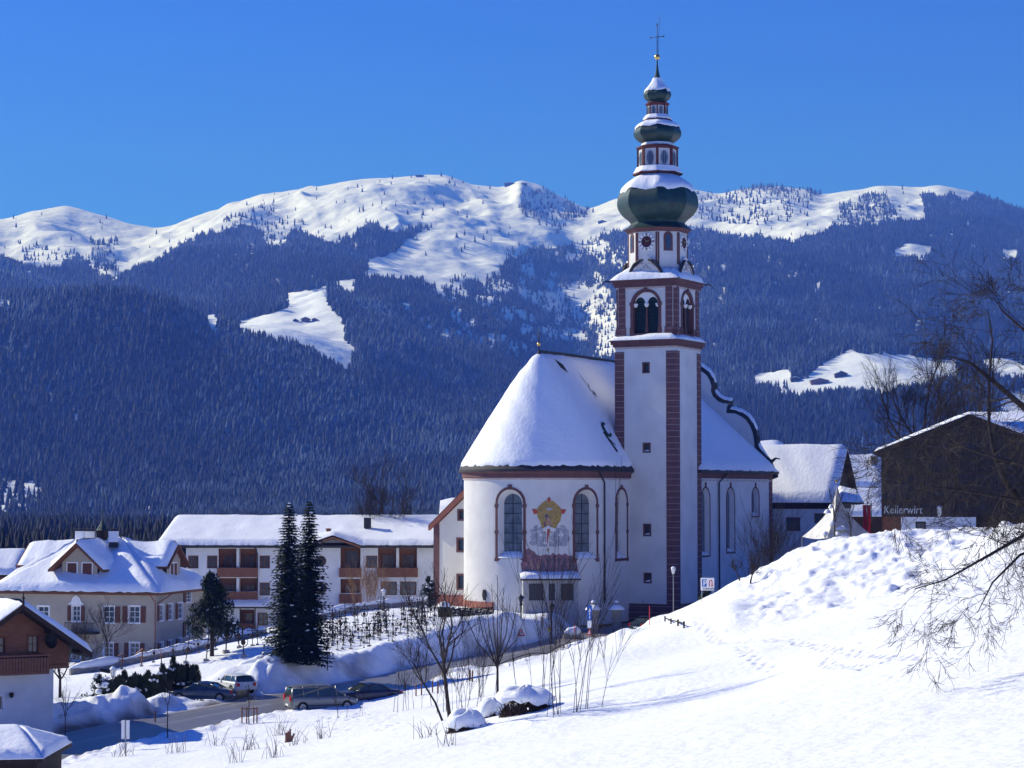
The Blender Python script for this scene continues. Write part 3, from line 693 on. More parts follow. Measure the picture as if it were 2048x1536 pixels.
TL = [(-500, 470), (0, 500), (46, 520), (109, 534), (160, 500), (182, 531), (219, 545), (246, 552), (292, 522), (365, 486), (433, 454), (470, 442), (501, 440), (524, 486), (560, 478), (606, 463), (661, 474), (700, 458), (732, 447), (811, 447), (860, 440), (879, 437),
      (842, 471), (800, 494), (743, 528), (728, 547), (811, 549), (883, 556), (928, 545), (978, 548), (1015, 516), (1053, 492), (1091, 490), (1136, 484), (1166, 473), (1257, 454), (1380, 456), (1412, 454), (1480, 460), (1536, 468), (1550, 478), (1598, 468), (1650, 454), (1690, 440), (1771, 436), (1856, 430), (1846, 398), (1869, 384), (1915, 396), (1960, 392), (2048, 400), (2600, 440), (2600, 250), (-500, 250)]
SPARSE = [([(1030, 372), (1060, 366), (1100, 370), (1180, 415), (1165, 440), (1110, 470), (1060, 440), (1040, 420)], 0.42), ([(1280, 380), (1400, 385), (1640, 380), (1600, 440), (1540, 455), (1440, 440), (1390, 445)], 0.17), ([(1470, 366), (1660, 372), (1640, 384), (1470, 388)], .5),
          ([(1680, 400), (1780, 380), (1810, 420), (1760, 436), (1670, 440)], 0.42), ([(20, 470), (120, 490), (180, 500), (200, 530), (60, 520)], 0.16), ([(180, 470), (240, 480), (250, 545), (190, 535)], .4), ([(420, 440), (540, 400), (560, 420), (440, 470)], 0.14), ([(900, 470), (1000, 440), (1060, 470), (1040, 500), (900, 520)], .05),
          ([(600, 400), (900, 380), (900, 440), (620, 440)], 0.012), ([(470, 420), (600, 430), (620, 460), (520, 480)], .2), ([(1900, 380), (2060, 400), (2600, 440), (2600, 500), (1900, 420)], .8), ([(780, 345), (1000, 360), (1010, 385), (940, 380)], .03), ([(800, 520), (870, 530), (880, 552), (800, 548)], .45), ([(1000, 500), (1100, 480), (1100, 495), (990, 530)], .6)]
def density(u, y):
    jx = 6 * vn(u / 9, y / 9, 90) + 13 * vn(u / 37, y / 30, 95); jy = 6 * vn(u / 9, y / 9, 91) + 9 * vn(u / 37, y / 30, 96); uu, yy = u + jx, y + jy
    d = np.ones(np.shape(u))
    d[inpoly(uu, yy, TL)] = 0.004
    for p, v in SPARSE:
        m = inpoly(uu, yy, p) & inpoly(uu, yy, TL); d[m] = v
    for p in SNOWP: d[inpoly(u + jx * .35, y + jy * .35, p)] = 0.0
    for p, v in PART:
        m = inpoly(uu, yy, p); d[m] = np.minimum(d[m], v)
    band = (y > 1000) & (y < 1035) & (u > 350); d[band] = 1
    wv = np.clip((u - 800) / 80, 0, 1) * np.clip((1290 - u) / 60, 0, 1) * np.clip((735 - y) / 60, 0, 1)
    d *= np.where(vn((u + y * .5) / 30, (y - u * .35) / 13, 93) + 0.6 * vn(u / 8, y / 8, 94) > 1.05 - .75 * wv, 0.28, 1)
    return d
def build_mountains():
    cols = np.linspace(-420, 2480, 1100); rows = np.concatenate([np.geomspace(1500, 3200, 110)[:-1], np.linspace(3200, 8000, 420)[:-1], np.linspace(8000, 9200, 14)])
    U, D = np.meshgrid(cols, rows); Z = mountain_z(U, D); X = (U - 1024) / FPX * D
    px, py = proj(X, D, Z); fo = np.minimum(density(px, py - 9 * FPX / D), density(px, py))
    k = fo.copy()
    for _ in range(2): k[1:-1, 1:-1] = (k[1:-1, 1:-1] * 2 + k[:-2, 1:-1] + k[2:, 1:-1] + k[1:-1, :-2] + k[1:-1, 2:]) / 6
    nr, nc = U.shape; idx = np.arange(nr * nc).reshape(nr, nc)
    F = np.stack([idx[:-1, :-1], idx[:-1, 1:], idx[1:, 1:], idx[1:, :-1]], -1).reshape(-1, 4)
    me = mesh_np('mountain_range', np.stack([X.ravel(), D.ravel(), Z.ravel()], 1), F, ['mountain_snow'], True, {'forest': k})
    tag(link('mountains', me), 'snowy mountain range with wooded flanks behind the village', 'mountains', kind='structure')
    # trees: pick places on the visible slopes, thicker where they show smaller
    N = 300000; cu = rng.uniform(-380, 2440, N); s = rng.uniform(0, 1, N)
    Dd = 1500 * (7620 / 1500.0) ** (s ** 0.75); H = rng.uniform(10, 20, N) * np.where(rng.uniform(0, 1, N) < .12, .6, 1.0)
    z = mountain_z(cu, Dd); x = (cu - 1024) / FPX * Dd; px, py = proj(x, Dd, z)
    e = 12.0; z2 = mountain_z(cu, Dd + e * 4); slope = (z2 / (Dd + 4 * e) - z / Dd)
    keep = (rng.uniform(0, 1, N) < np.minimum(density(px, py - H * .72 * FPX / Dd), density(px, py))) & (slope > -0.0012)
    spv = np.clip(slope / (4 * e) * FPX / 0.045, 0.12, 1.0)     # screen rows per metre: steep faces get more trees
    keep &= rng.uniform(0, 1, N) < np.clip(spv * 1.25, 0.2, 1)
    x, y, z, H = x[keep], Dd[keep], z[keep], H[keep]; n = len(x); x = x + rng.normal(0, 2, n)
    rr = H * rng.uniform(0.16, 0.27, n)
    big = fbm(x / 420 + y / 900, y / 700, 4, 99); med = fbm(x / 90, y / 120, 3, 98)
    tint = np.clip(rng.beta(0.8, 3.6, n) * 1.25 + 0.50 * big + 0.30 * med - .05, 0, 1.3)
    tint = np.where(rng.uniform(0, 1, n) < .05, tint + .45, tint)
    nv = 9000; yv = 430 * (1520 / 430.) ** rng.uniform(0, 1, nv) ** .8; uv = rng.uniform(-380, 2440, nv); xv = (uv - 1024) / FPX * yv; zv = -14 - 0.0095 * (yv - 300)
    kv = (fbm(xv / 60, yv / 120, 3, 66) > -.25) | (yv > 1300); xv, yv, zv = xv[kv], yv[kv], zv[kv]; Hv = rng.uniform(5, 11, len(xv)) * np.interp(yv, [430, 1500], [.8, 1.3])
    x = np.concatenate([x, xv]); y = np.concatenate([y, yv]); z = np.concatenate([z, zv]); H = np.concatenate([H, Hv]); rr = np.concatenate([rr, Hv * rng.uniform(.16, .3, len(xv))]); tint = np.concatenate([tint, rng.beta(1, 5, len(xv)) * .6]); n = len(x)
    ns = 5; V = np.zeros((n, 2 * ns + 2, 3)); T = np.zeros((n, 2 * ns + 2)); a = 2 * np.pi * np.arange(ns) / ns; ph = rng.uniform(0, 6, n)
    for k_, (zr, rs, o) in enumerate(((0.08, 1.0, 0), (0.45, 0.62, ns + 1))):
        for j in range(ns):
            q = ph + a[j] + k_; jr = rs * rr * rng.uniform(0.8, 1.2, n)
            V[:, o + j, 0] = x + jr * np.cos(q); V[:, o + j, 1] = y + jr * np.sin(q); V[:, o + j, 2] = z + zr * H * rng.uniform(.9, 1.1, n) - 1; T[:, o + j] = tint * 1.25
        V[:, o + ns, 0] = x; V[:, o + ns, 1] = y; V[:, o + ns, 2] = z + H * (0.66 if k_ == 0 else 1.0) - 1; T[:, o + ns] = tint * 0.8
    base = (np.arange(n) * (2 * ns + 2))[:, None]
    F = []
    for o in (0, ns + 1):
        for j in range(ns): F.append(np.concatenate([base + o + j, base + o + (j + 1) % ns, base + o + ns], 1))
    F = np.stack(F, 1).reshape(-1, 3)
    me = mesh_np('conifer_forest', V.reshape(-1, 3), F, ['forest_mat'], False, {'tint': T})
    tag(link('forest', me), 'dense frosted conifer forest covering the mountain flanks', 'forest', kind='stuff')
    print('trees', n)
build_mountains()

def build_haze():
    mb = MB(); local(); mb.box((-5200, -60, -75), (10400, 0, 0), (0, 9500, 0), (0, 0, 1500))
    me = bpy.data.meshes.new('haze'); me.from_pydata(mb.v, [], mb.f)
    m = bpy.data.materials.new('haze_air'); m.use_nodes = True; t = m.node_tree; t.nodes.remove(t.nodes['Principled BSDF'])
    pv = t.nodes.new('ShaderNodeVolumePrincipled'); pv.inputs['Color'].default_value = (0.105, 0.245, 1.0, 1); pv.inputs['Density'].default_value = HAZE
    pv.inputs['Anisotropy'].default_value = 0.0; pv.inputs['Absorption Color'].default_value = (1, 1, 1, 1)
    t.links.new(pv.outputs[0], t.nodes['Material Output'].inputs['Volume']); me.materials.append(m)
    tag(link('haze', me), 'thin bluish air haze filling the valley', 'haze', kind='stuff')
HAZE = 1.25e-4
build_haze()
# ================================================================ CHURCH
AZ = R(27); A2 = Vector((math.sin(AZ), math.cos(AZ), 0)); Q2 = Vector((math.cos(AZ), -math.sin(AZ), 0))
C0 = P(1078, 1000, 226.0); C0.z = 0
def cu(u, v, z): p = C0 + Q2 * u + A2 * v; return Vector((p.x, p.y, z))
RA = 7.7; EZ = 2.25; GZ = -13.2
church = thing('church', 'white baroque parish church with round choir, onion-domed tower and snow-laden roofs', 'church', cu(4, 12, -12.3))
apse = Arc(C0, A2, Q2, RA)
side = Flat(cu(RA, 0, 0), A2, Q2)
class Choir:      # round end plus the straight wall on the tower side as one path
    L0 = RA * math.pi / 2
    def pt(s, l, z, off=0.0): return apse.pt(l, z, off) if l <= s.L0 else side.pt(l - s.L0, z, off)
    def tn(s, l): return apse.tn(l) if l <= s.L0 else side.tn(0)
choir = Choir()
w1 = dict(s0=apse.s_at(1020, -3) - 1.38, s1=apse.s_at(1020, -3) + 1.38, z0=Zat(1117, 219), z1=Zat(979, 219), arch=True)
w2 = dict(s0=apse.s_at(1173, -3) - 1.38, s1=apse.s_at(1173, -3) + 1.38, z0=Zat(1117, 221), z1=Zat(979, 221), arch=True)
q3 = side.s_at(1243, -3) + Choir.L0
w3 = dict(s0=q3 - 1.3, s1=q3 + 1.3, z0=Zat(1117, 225), z1=Zat(979, 225), arch=True)
mb = MB(); wall(mb, choir, -RA * 2.2, Choir.L0 + 9, GZ, EZ, [w1, w2, w3], ds=0.5)
choir_wall = mb.build('choir_wall', 'plaster', church, smooth=False)
for p in choir_wall.data.polygons: p.use_smooth = True
def frame_blocks(o, W, par):      # keystone and impost blocks on a painted window surround
    mb = MB(); c = (o['s0'] + o['s1']) / 2
    def blk(s, z, ww, hh):
        t, n = W.tn(s); mb.box(W.pt(s, z, -0.02) - t * ww / 2, t * ww, n * 0.11, (0, 0, hh), 0)
    blk(c, o['z1'] - 0.02, 0.42, 0.5)
    r = (o['s1'] - o['s0']) / 2
    for f in (0.0, 0.5, 0.98):
        z = o['z0'] - 0.3 + (o['z1'] - r - o['z0']) * f
        for sd in (-1, 1): blk(c + sd * (r + 0.13), z, 0.42, 0.34)
    return mb.split('keystone', 'trim_red', par)
for o in (w1, w2, w3):
    wo = window(church, choir, o, depth=0.8, frame='trim_red', fw=0.26, fout=0.06, pane='glass_church', munt=(1, 5), muntm='lead', reveal='plaster', sill=0.16, splay=0.42, name='arched_window', mw=0.07)
    frame_blocks(o, choir, wo)
# cornice under the choir eaves
def band(mb, W, s0, s1, prof, ds=0.6, mi=0):
    n = max(1, int((s1 - s0) / ds)); pts = []
    for (off, z) in prof:
        for i in range(n + 1): pts.append(W.pt(s0 + (s1 - s0) * i / n, z, off))
    mb.grid(pts, n, len(prof) - 1, mi)
mb = MB(); band(mb, choir, -RA * 2.2, Choir.L0 + 7.5, [(0, EZ - 1.0), (0.10, EZ - 0.95), (0.10, EZ - .8)], mi=1); band(mb, choir, -RA * 2.2, Choir.L0 + 7.5, [(0.10, EZ - .8), (0.2, EZ - .75), (0.22, EZ - 0.35), (0.45, EZ - 0.2), (0.5, EZ), (0.0, EZ)])
mb.build('cornice', ['trim_red', 'trim_light'], church, smooth=False)
# plinth
mb = MB(); band(mb, choir, -RA * 1.2, apse.s_at(989, -11), [(0, -10.9), (0.1, -10.95), (0.12, -13.4)], 0.4); mb.build('plinth', 'plinth_red', church)
# choir roof (slightly swept) : profile radius -> height
RPR = [(8.25, 2.32), (7.75, 2.95), (4.95, 7.55), (2.75, 10.95), (0.65, 13.75), (0.0, 14.15)]
def rprof(v):      # v 0 eave .. 1 ridge
    ls = [0];
    for a, b in zip(RPR[:-1], RPR[1:]): ls.append(ls[-1] + math.hypot(b[0] - a[0], b[1] - a[1]))
    q = v * ls[-1]
    for i in range(len(RPR) - 1):
        if q <= ls[i + 1] + 1e-9:
            t = (q - ls[i]) / (ls[i + 1] - ls[i]); return RPR[i][0] + (RPR[i + 1][0] - RPR[i][0]) * t, RPR[i][1] + (RPR[i + 1][1] - RPR[i][1]) * t
    return RPR[-1]
CRL = 20.0
def choir_roof(u, v):   # u runs round: left side, half circle, right side
    r, z = rprof(max(0, min(1, v))); Lt = CRL; tot = 2 * Lt + math.pi * 8; q = u * tot
    if q < Lt: return cu(-r, Lt - q, z)
    if q > Lt + math.pi * 8: return cu(r, q - Lt - math.pi * 8, z)
    ph = (q - Lt) / 8 - math.pi / 2; return cu(r * math.sin(ph), -r * math.cos(ph), z)
mb = MB(); pts = [choir_roof(i / 120, j / 14) for j in range(15) for i in range(121)]; mb.grid(pts, 120, 14)
low = [choir_roof(i / 120, 0) - Vector((0, 0, 0.22)) for i in range(121)] + [choir_roof(i / 120, 0) for i in range(121)]; mb.grid(low, 120, 1)
roof = mb.build('choir_roof', 'tile_dark', church, smooth=True)
mb = MB(); snow_surf(mb, lambda u, v: choir_roof(u, 0.022 + 0.978 * v), 170, 44, 0.26, seed=3, edge=0.05, rough=0.06, jag=0.02, top_round=False)
mb.build('snow_cover', 'snow', roof, smooth=True)
# bare ridge cap, roof hatch, slipped patches
mb = MB(); mb.tube([cu(0, 0, 14.5), cu(0, 6, 14.55), cu(0, CRL, 14.45)], 0.16, 6); mb.build('ridge_cap', 'lead', roof)
def on_choir(u, v, off=0.45):    # point on the tower-side slope at axis offset u
    for i in range(200):
        r, z = rprof(i / 199)
        if r <= u: return cu(u, v, z + off)
    return cu(u, v, 14)
mb = MB()
for (u0, v0, u1, v1, ww, off) in ((1.0, 1.6, 2.1, 2.7, 0.26, .50), (3.2, 6.0, 3.7, 6.3, .1, .46), (1.7, 5.5, 4.0, 5.9, .06, .45), (2.6, 6.2, 3.4, 5.3, .05, .45)):
    a, b = on_choir(u0, v0, off), on_choir(u1, v1, off); d = (b - a); pp = d.cross(Vector((0.3, -.8, 0.5))).normalized() * ww; m_ = (a + b) / 2
    mb.poly([a, m_ - pp, b, m_ + pp])
mb.split('roof_hatch', 'tile_dark', roof)
mb = MB(); ring = []
for i in range(11):
    t = math.radians(40 + i * 26); c = on_choir(6.0 + 0.42 * math.sin(t), 3.55 + 0.55 * math.cos(t), .55); ring.append(c + Vector((0, 0, .05)))
mb.tube(ring, 0.13, 6); mb.build('oval_dormer', 'copper_green', roof)
mb = MB(); mb.tube([on_choir(6.1, 2.6, .5), on_choir(7.3, 3.4, .5)], 0.09, 5); mb.tube([on_choir(6.4, 2.9, .5), on_choir(6.9, 3.8, .5)], 0.04, 5); mb.build('snow_guard', 'lead', roof)
# finial on the round end
mb = MB(); z0 = 14.2; mb.tube([cu(0, 0, z0), cu(0, 0, z0 + 2.7)], [0.07, 0.03], 6, 0); mb.ball(cu(0, 0, z0 + 1.05), 0.2, 12, 1)
mb.tube([cu(-0.3, 0, z0 + 2.1), cu(0.3, 0, z0 + 2.1)], 0.03, 5, 0); mb.tube([cu(-0.2, 0, z0 + 1.8), cu(0.2, 0, z0 + 1.8)], 0.025, 5, 0); mb.lathe(cu(0, 0, z0 - .1), [(0.4, 0), (0.12, 0.3), (0.07, .5)], 8, 0)
mb.build('finial', ['metal_dark', 'gold'], church, smooth=True)
# --- nave
NU = 12.6; V0 = 12.3; V1 = 34.4; NR = 13.4
nave = Flat(cu(NU, 0, 0), A2, Q2)
def nrect(px, ww, y0, y1): q = nave.s_at(px, -3); return dict(s0=q - ww / 2, s1=q + ww / 2, z0=nave.z_at(q, y1), z1=nave.z_at(q, y0), arch=True)
nops = [nrect(1411, 2.3, 976, 1111), nrect(1461, 2.3, 976, 1104), nrect(1511, 2.1, 976, 1032)]
mb = MB(); wall(mb, nave, V0 - 1, V1, GZ, EZ, nops)
nb = Flat(cu(-NU, V0, 0), Q2); wall(mb, nb, 0, 2 * NU, GZ, EZ)
nl = Flat(cu(-NU, V1, 0), -A2); wall(mb, nl, 0, V1 - V0, GZ, EZ)
nr_ = Flat(cu(NU, V1, 0), -Q2); wall(mb, nr_, 0, 2 * NU, GZ, EZ)
mb.build('nave_wall', 'plaster', church)
for o in nops:
    wo = window(church, nave, o, depth=0.5, frame='trim_red', fw=0.16, fout=0.05, pane='glass_church', munt=(0, 0), reveal='plaster', sill=0.14, splay=0.2, name='arched_window')
    mb = MB(); c = (o['s0'] + o['s1']) / 2; mb.box(nave.pt(c - .14, o['z1'], 0.0), A2 * .28, Q2 * 0.1, (0, 0, .6)); mb.build('keystone', 'trim_red', wo)
mb = MB(); mb.box(nave.pt(V1 - 1.0, GZ, 0.0), A2 * 1.05, Q2 * 0.05, (0, 0, EZ - GZ)); mb.build('quoin_strip', 'quoin', church)
mb = MB(); band(mb, nave, V0 - .5, V1 + .3, [(0, EZ - 0.75), (0.2, EZ - .7), (0.24, EZ - 0.3), (0.5, EZ - 0.1), (0.5, EZ + .05), (0, EZ + .05)], 30)
for i in range(22):
    q = V0 + i * 1.0; mb.box(nave.pt(q, EZ - 1.05, 0.0), A2 * .5, Q2 * 0.06, (0, 0, .2), 1)
mb.build('cornice', ['trim_red', 'trim_light'], church)
# nave roof: hipped at the choir end
RZ = 14.2; VR = 19.5
ea = [cu(-NR, V0 - .9, 2.3), cu(NR, V0 - .9, 2.3), cu(NR, V1 + .2, 2.3), cu(-NR, V1 + .2, 2.3)]; r0, r1 = cu(0, VR, RZ), cu(0, V1 - .1, RZ)
mb = MB()
for q in ((ea[0], ea[1], r0, r0), (ea[1], ea[2], r1, r0), (ea[3], ea[0], r0, r1)): slab(mb, *q, t=0.25)
nroof = mb.build('nave_roof', 'tile_dark', church)
mb = MB(); up = Vector((0, 0, .02))
snow_quad(mb, ea[1] + up, ea[2] + up, r1 + up, r0 + up, 0.3, 36, 26, seed=5, edge=0.05, rough=0.06, jag=0.01); snow_quad(mb, ea[0] + up, ea[1] + up, r0 + up, r0 + up, 0.3, 30, 22, seed=6, edge=0.06, rough=.07, jag=.01); snow_quad(mb, ea[3] + up, ea[0] + up, r0 + up, r1 + up, 0.4, 20, 12, seed=7, edge=0.06, rough=.1)
mb.build('snow_cover', 'snow', nroof, smooth=True)
# curved gable over the west end
def gab(px, py):
    v = P(px, py, 250.0); 
    for _ in range(4):
        u = (v.x - C0.x - A2.x * V1) / Q2.x; Y = C0.y + A2.y * V1 + Q2.y * u; v = P(px, py, Y)
    return u, v.z
lob = [gab(*p) for p in ((1514, 893), (1513, 880), (1510, 864), (1504, 850), (1495, 838), (1484, 831), (1470, 826), (1456, 824), (1459, 815), (1461, 807), (1450, 806), (1438, 800), (1430, 791), (1427, 783), (1428, 772), (1424, 760), (1417, 749), (1406, 741))]
lob += [(2.4, 15.4), (0.9, 16.2)]
prof = [(13.0, 1.6), (12.2, 3.4), (11.2, 4.6)] + lob; prof = prof + [(-a, b) for a, b in reversed(prof)]
mb = MB(); mb.prism([cu(a, V1 - .25, b) for a, b in prof] + [], A2 * 0.7); gb = mb.build('curved_gable', 'plaster', church)
mb = MB(); pts = [cu(a, V1 + .1, b + .05) for a, b in prof]
for i in range(len(pts) - 1): pass
mb.tube([p for p in pts], 0.42, 6); mb.build('coping', 'lead', gb)
mb = MB(); mb.tube([p + Vector((0, 0, 0.42)) for p in pts], [0.30 if abs(prof[i][0]) < 12 else .12 for i in range(len(pts))], 7); mb.build('coping_snow', 'snow', gb, smooth=True)
mb = MB(); u_, z_ = gab(1548, 915); mb.tube([cu(12.4, V1, 3.4), cu(13.1, V1, 3.9), cu(13.6, V1, 3.8)], [.25, .12, .06], 6); mb.build('gable_scroll', 'lead', gb)
# downpipes
mb = MB(); l = apse.s_at(1190, -3); l2 = apse.s_at(1207, -3)
mb.tube([choir.pt(l, EZ - .1, .55), choir.pt(l2, Zat(965, 222), .15), choir.pt(l2, Zat(1206, 221), .15)], 0.09, 6)
q = nave.s_at(1436, -3); mb.tube([nave.pt(q + 1.6, EZ - .2, .5), nave.pt(q, EZ - 1.2, .15), nave.pt(q, -12.5, .15)], 0.09, 6)
mb.split('downpipe', 'lead', church)
# --- side building left of the choir
q9 = Vector((math.cos(R(33)), -math.sin(R(33)), 0)); a9 = Vector((math.sin(R(33)), math.cos(R(33)), 0))
ax = Flat(P(868, 1100, 231.0), q9)
def axr(x0, x1, y0, y1): a, b, c, d = ax.rect(x0, x1, y0, y1); return dict(s0=a, s1=b, z0=c, z1=d)
aops = [axr(918, 932, 1022, 1038), axr(916, 935, 1079, 1101), axr(916, 935, 1151, 1176)]
s_l, s_r = ax.s_at(868, -5), ax.s_at(868, -5) + 7.5; zl = Zat(1056, 231); slope = (Zat(985, 231) - Zat(1056, 231)) / (ax.s_at(932, 0) - ax.s_at(860, -3))
mb = MB(); wall(mb, ax, s_l, s_r, GZ, lambda s: zl + (s - s_l) * slope, aops)
axl = Flat(ax.pt(s_l, 0) + a9 * 12, -a9); wall(mb, axl, 0, 12, GZ, zl)
mb.build('sacristy_wall', 'plaster_cream', church)
for o in aops: window(church, ax, o, depth=0.2, frame='trim_red', fw=0.2, fout=0.04, munt=(1, 2), muntm='lead', reveal='trim_red', name='small_window')
mb = MB(); mb.box(ax.pt(s_l - .03, -10.6, 0.0), q9 * .72, -a9 * .05, (0, 0, zl + 10.6 + .5)); mb.build('pilaster', 'trim_red', church)
mb = MB(); mb.box(ax.pt(s_l - .15, -13.4, 0.0), q9 * 7.5, -a9 * .13, (0, 0, 2.75)); mb.box(ax.pt(s_l - .15, -13.4, 0.13), a9 * 8, q9 * .13, (0, 0, 2.75)); mb.build('plinth', 'plinth_red', church)
mb = MB(); a = ax.pt(s_l - .5, zl - .5 * slope + .15, 0.35); b = ax.pt(s_r, zl + (s_r - s_l) * slope + .15, 0.35)
mb.prism([a, b, b + Vector((0, 0, .62)), a + Vector((0, 0, .42))], -a9 * -0.4, 0); ar = mb.build('verge_board', 'plinth_red', church)
mb = MB(); slab(mb, a + Vector((0, 0, .55)), b + Vector((0, 0, .75)), b + a9 * 12 + Vector((0, 0, .75)), a + a9 * 12 + Vector((0, 0, .55)), .15); arf = mb.build('sacristy_roof', 'wood_brown', church)
mb = MB(); snow_quad(mb, a + a9 * 12 + Vector((0, 0, .56)), a + Vector((0, 0, .56)) + a9 * .3, b + a9 * .3 + Vector((0, 0, .76)), b + a9 * 12 + Vector((0, 0, .76)), .35); mb.build('snow_cover', 'snow', arf, smooth=True)
# --- memorial porch and fresco on the round end
psi = apse.s_at(1101, -8) / RA; tP, nP = apse.tn(psi * RA)
pc = apse.pt(psi * RA, 0, 0.55); PF = Flat(pc, tP, nP)
a_, b_ = PF.s_at(1046, -8), PF.s_at(1156, -8); zt = PF.z_at(0, 1158)
def pfr(x0, x1, y0, y1): a, b, c, d = PF.rect(x0, x1, y0, y1); return dict(s0=a, s1=b, z0=c, z1=d)
pops = [pfr(1058, 1087, 1167, 1201), pfr(1097, 1110, 1167, 1201), pfr(1120, 1147, 1167, 1201)]
mb = MB(); wall(mb, PF, a_, b_, -13.2, zt, pops); mb.poly([PF.pt(a_, -13.2), PF.pt(a_, zt), PF.pt(a_, zt, -2.5), PF.pt(a_, -13.2, -2.5)]); mb.poly([PF.pt(b_, -13.2), PF.pt(b_, zt), PF.pt(b_, zt, -2.5), PF.pt(b_, -13.2, -2.5)])
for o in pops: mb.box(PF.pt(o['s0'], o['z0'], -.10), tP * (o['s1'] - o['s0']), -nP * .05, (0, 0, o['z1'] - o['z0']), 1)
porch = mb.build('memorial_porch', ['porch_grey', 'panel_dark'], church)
mb = MB()
for x in (a_, PF.s_at(1090, -8), PF.s_at(1115, -8), b_ - .35): mb.box(PF.pt(x, -13.2, 0), tP * .35, nP * .07, (0, 0, zt + 13.2))
mb.split('pilaster', 'porch_grey', porch)
mb = MB(); e0, e1 = PF.pt(a_ - .3, zt + .02, .45), PF.pt(b_ + .25, zt + .02, .45); slab(mb, e0, e1, PF.pt(b_ + .2, zt + .5, -1.4), PF.pt(a_ - .2, zt + .5, -1.4), .14); pr = mb.build('porch_roof', 'tile_dark', church)
mb = MB(); snow_quad(mb, e0 + up, e1 + up, PF.pt(b_ + .2, zt + .55, -1.0), PF.pt(a_ - .2, zt + .55, -1.0), .3, 14, 6, edge=.18, rough=.04); mb.build('snow_cover', 'snow', pr, smooth=True)
def wpt(px, py, off):
    k = math.tan(TH + math.atan((768.0 - py) / FPX)); dx, dy = (px - 1024) / FPX * (CT + k * ST), 1.0; rr = RA + off
    a = dx * dx + dy * dy; b = -2 * (dx * C0.x + dy * C0.y); c = C0.x ** 2 + C0.y ** 2 - rr * rr
    t = (-b - math.sqrt(max(0, b * b - 4 * a * c))) / (2 * a); return Vector((dx * t, t, k * t))
mur = bpy.data.objects.new('x', None); bpy.data.objects.remove(mur)
fres_mb = MB(); MU = ['fresco_gold', 'fresco_grey', 'fresco_rose', 'fresco_red', 'fresco_dark', 'fresco_skin', 'fresco_white']
def mpoly(pts, mi, off, n=1):     # painted shape following the curve of the wall, cut into narrow strips
    xs = [p[0] for p in pts]; x0, x1 = min(xs), max(xs); k = max(1, int((x1 - x0) / 4))
    def cuts(x):
        ys = []
        for i in range(len(pts)):
            (xa, ya), (xb, yb) = pts[i], pts[(i + 1) % len(pts)]
            if (xa - x) * (xb - x) <= 0 and xa != xb: ys.append(ya + (yb - ya) * (x - xa) / (xb - xa))
        return (min(ys), max(ys)) if ys else None
    for i in range(k):
        xa = x0 + (x1 - x0) * (i + 1e-4) / k; xb = x0 + (x1 - x0) * (i + 1 - 1e-4) / k; ca, cb = cuts(xa), cuts(xb)
        if ca and cb: fres_mb.poly([wpt(xa, ca[1], off), wpt(xb, cb[1], off), wpt(xb, cb[0], off), wpt(xa, ca[0], off)], mi)
mpoly([(1043, 1148), (1041, 1128), (1047, 1118), (1050, 1100), (1056, 1096), (1062, 1100), (1070, 1104), (1074, 1110), (1082, 1112), (1092, 1108), (1100, 1112), (1106, 1104), (1112, 1112), (1119, 1104), (1122, 1112), (1131, 1105), (1135, 1112), (1152, 1110), (1154, 1128), (1157, 1147)], 2, .012)
for a in ((1108, 0), (1118, 1), (1130, 0), (1142, 1), (1098, 1)): mpoly([(a[0] - 3, 1138), (a[0] - 4, 1118), (a[0] - 1, 1108 + a[1] * 5), (a[0] + 2, 1108 + a[1] * 5), (a[0] + 4, 1120), (a[0] + 3, 1138)], 4, .018)
for a in ((1062, 1130), (1076, 1132), (1086, 1126), (1124, 1134), (1147, 1130)): mpoly([(a[0] - 4, a[1] + 10), (a[0] - 3, a[1] - 8), (a[0], a[1] - 12), (a[0] + 4, a[1] - 6), (a[0] + 5, a[1] + 10)], 5 if a[0] < 1080 else 4, .018)
for k_, (cx_, cy_, rx_, ry_) in enumerate(((1066, 1062, 7, 9), (1074, 1056, 8, 6), (1086, 1060, 9, 8), (1072, 1074, 12, 11), (1088, 1076, 12, 13), (1066, 1086, 9, 5), (1112, 1060, 10, 9), (1124, 1056, 9, 6), (1131, 1064, 7, 8), (1114, 1076, 14, 13), (1132, 1077, 9, 9), (1108, 1088, 14, 6), (1126, 1088, 10, 5), (1084, 1089, 12, 5))):
    mpoly([(cx_ + rx_ * math.cos(t), cy_ + ry_ * math.sin(t)) for t in [2 * math.pi * q / 12 for q in range(12)]], 1, .010 + .0012 * k_)
for cx_, cy_, rx_, ry_ in ((1064, 1056, 4, 3), (1078, 1053, 4, 2.5), (1118, 1054, 5, 2.5), (1082, 1070, 5, 4), (1122, 1070, 6, 4), (1092, 1086, 7, 3)): mpoly([(cx_ + rx_ * math.cos(t), cy_ + ry_ * math.sin(t)) for t in [2 * math.pi * q / 10 for q in range(10)]], 6, .032)
mpoly([(1072, 1021), (1078, 1012), (1084, 1007), (1090, 1001), (1098, 1003), (1106, 1001), (1112, 1007), (1119, 1013), (1125, 1021), (1122, 1032), (1121, 1042), (1114, 1050), (1110, 1060), (1102, 1066), (1096, 1072), (1089, 1064), (1084, 1056), (1081, 1044), (1076, 1036), (1074, 1028)], 0, .036)
for t in range(14):
    a_r = 2 * math.pi * t / 14; mpoly([(1098 + 8 * math.cos(a_r - .1), 1026 + 8 * math.sin(a_r - .1)), (1098 + 22 * math.cos(a_r), 1028 + 22 * math.sin(a_r)), (1098 + 8 * math.cos(a_r + .1), 1026 + 8 * math.sin(a_r + .1))], 5, .041)
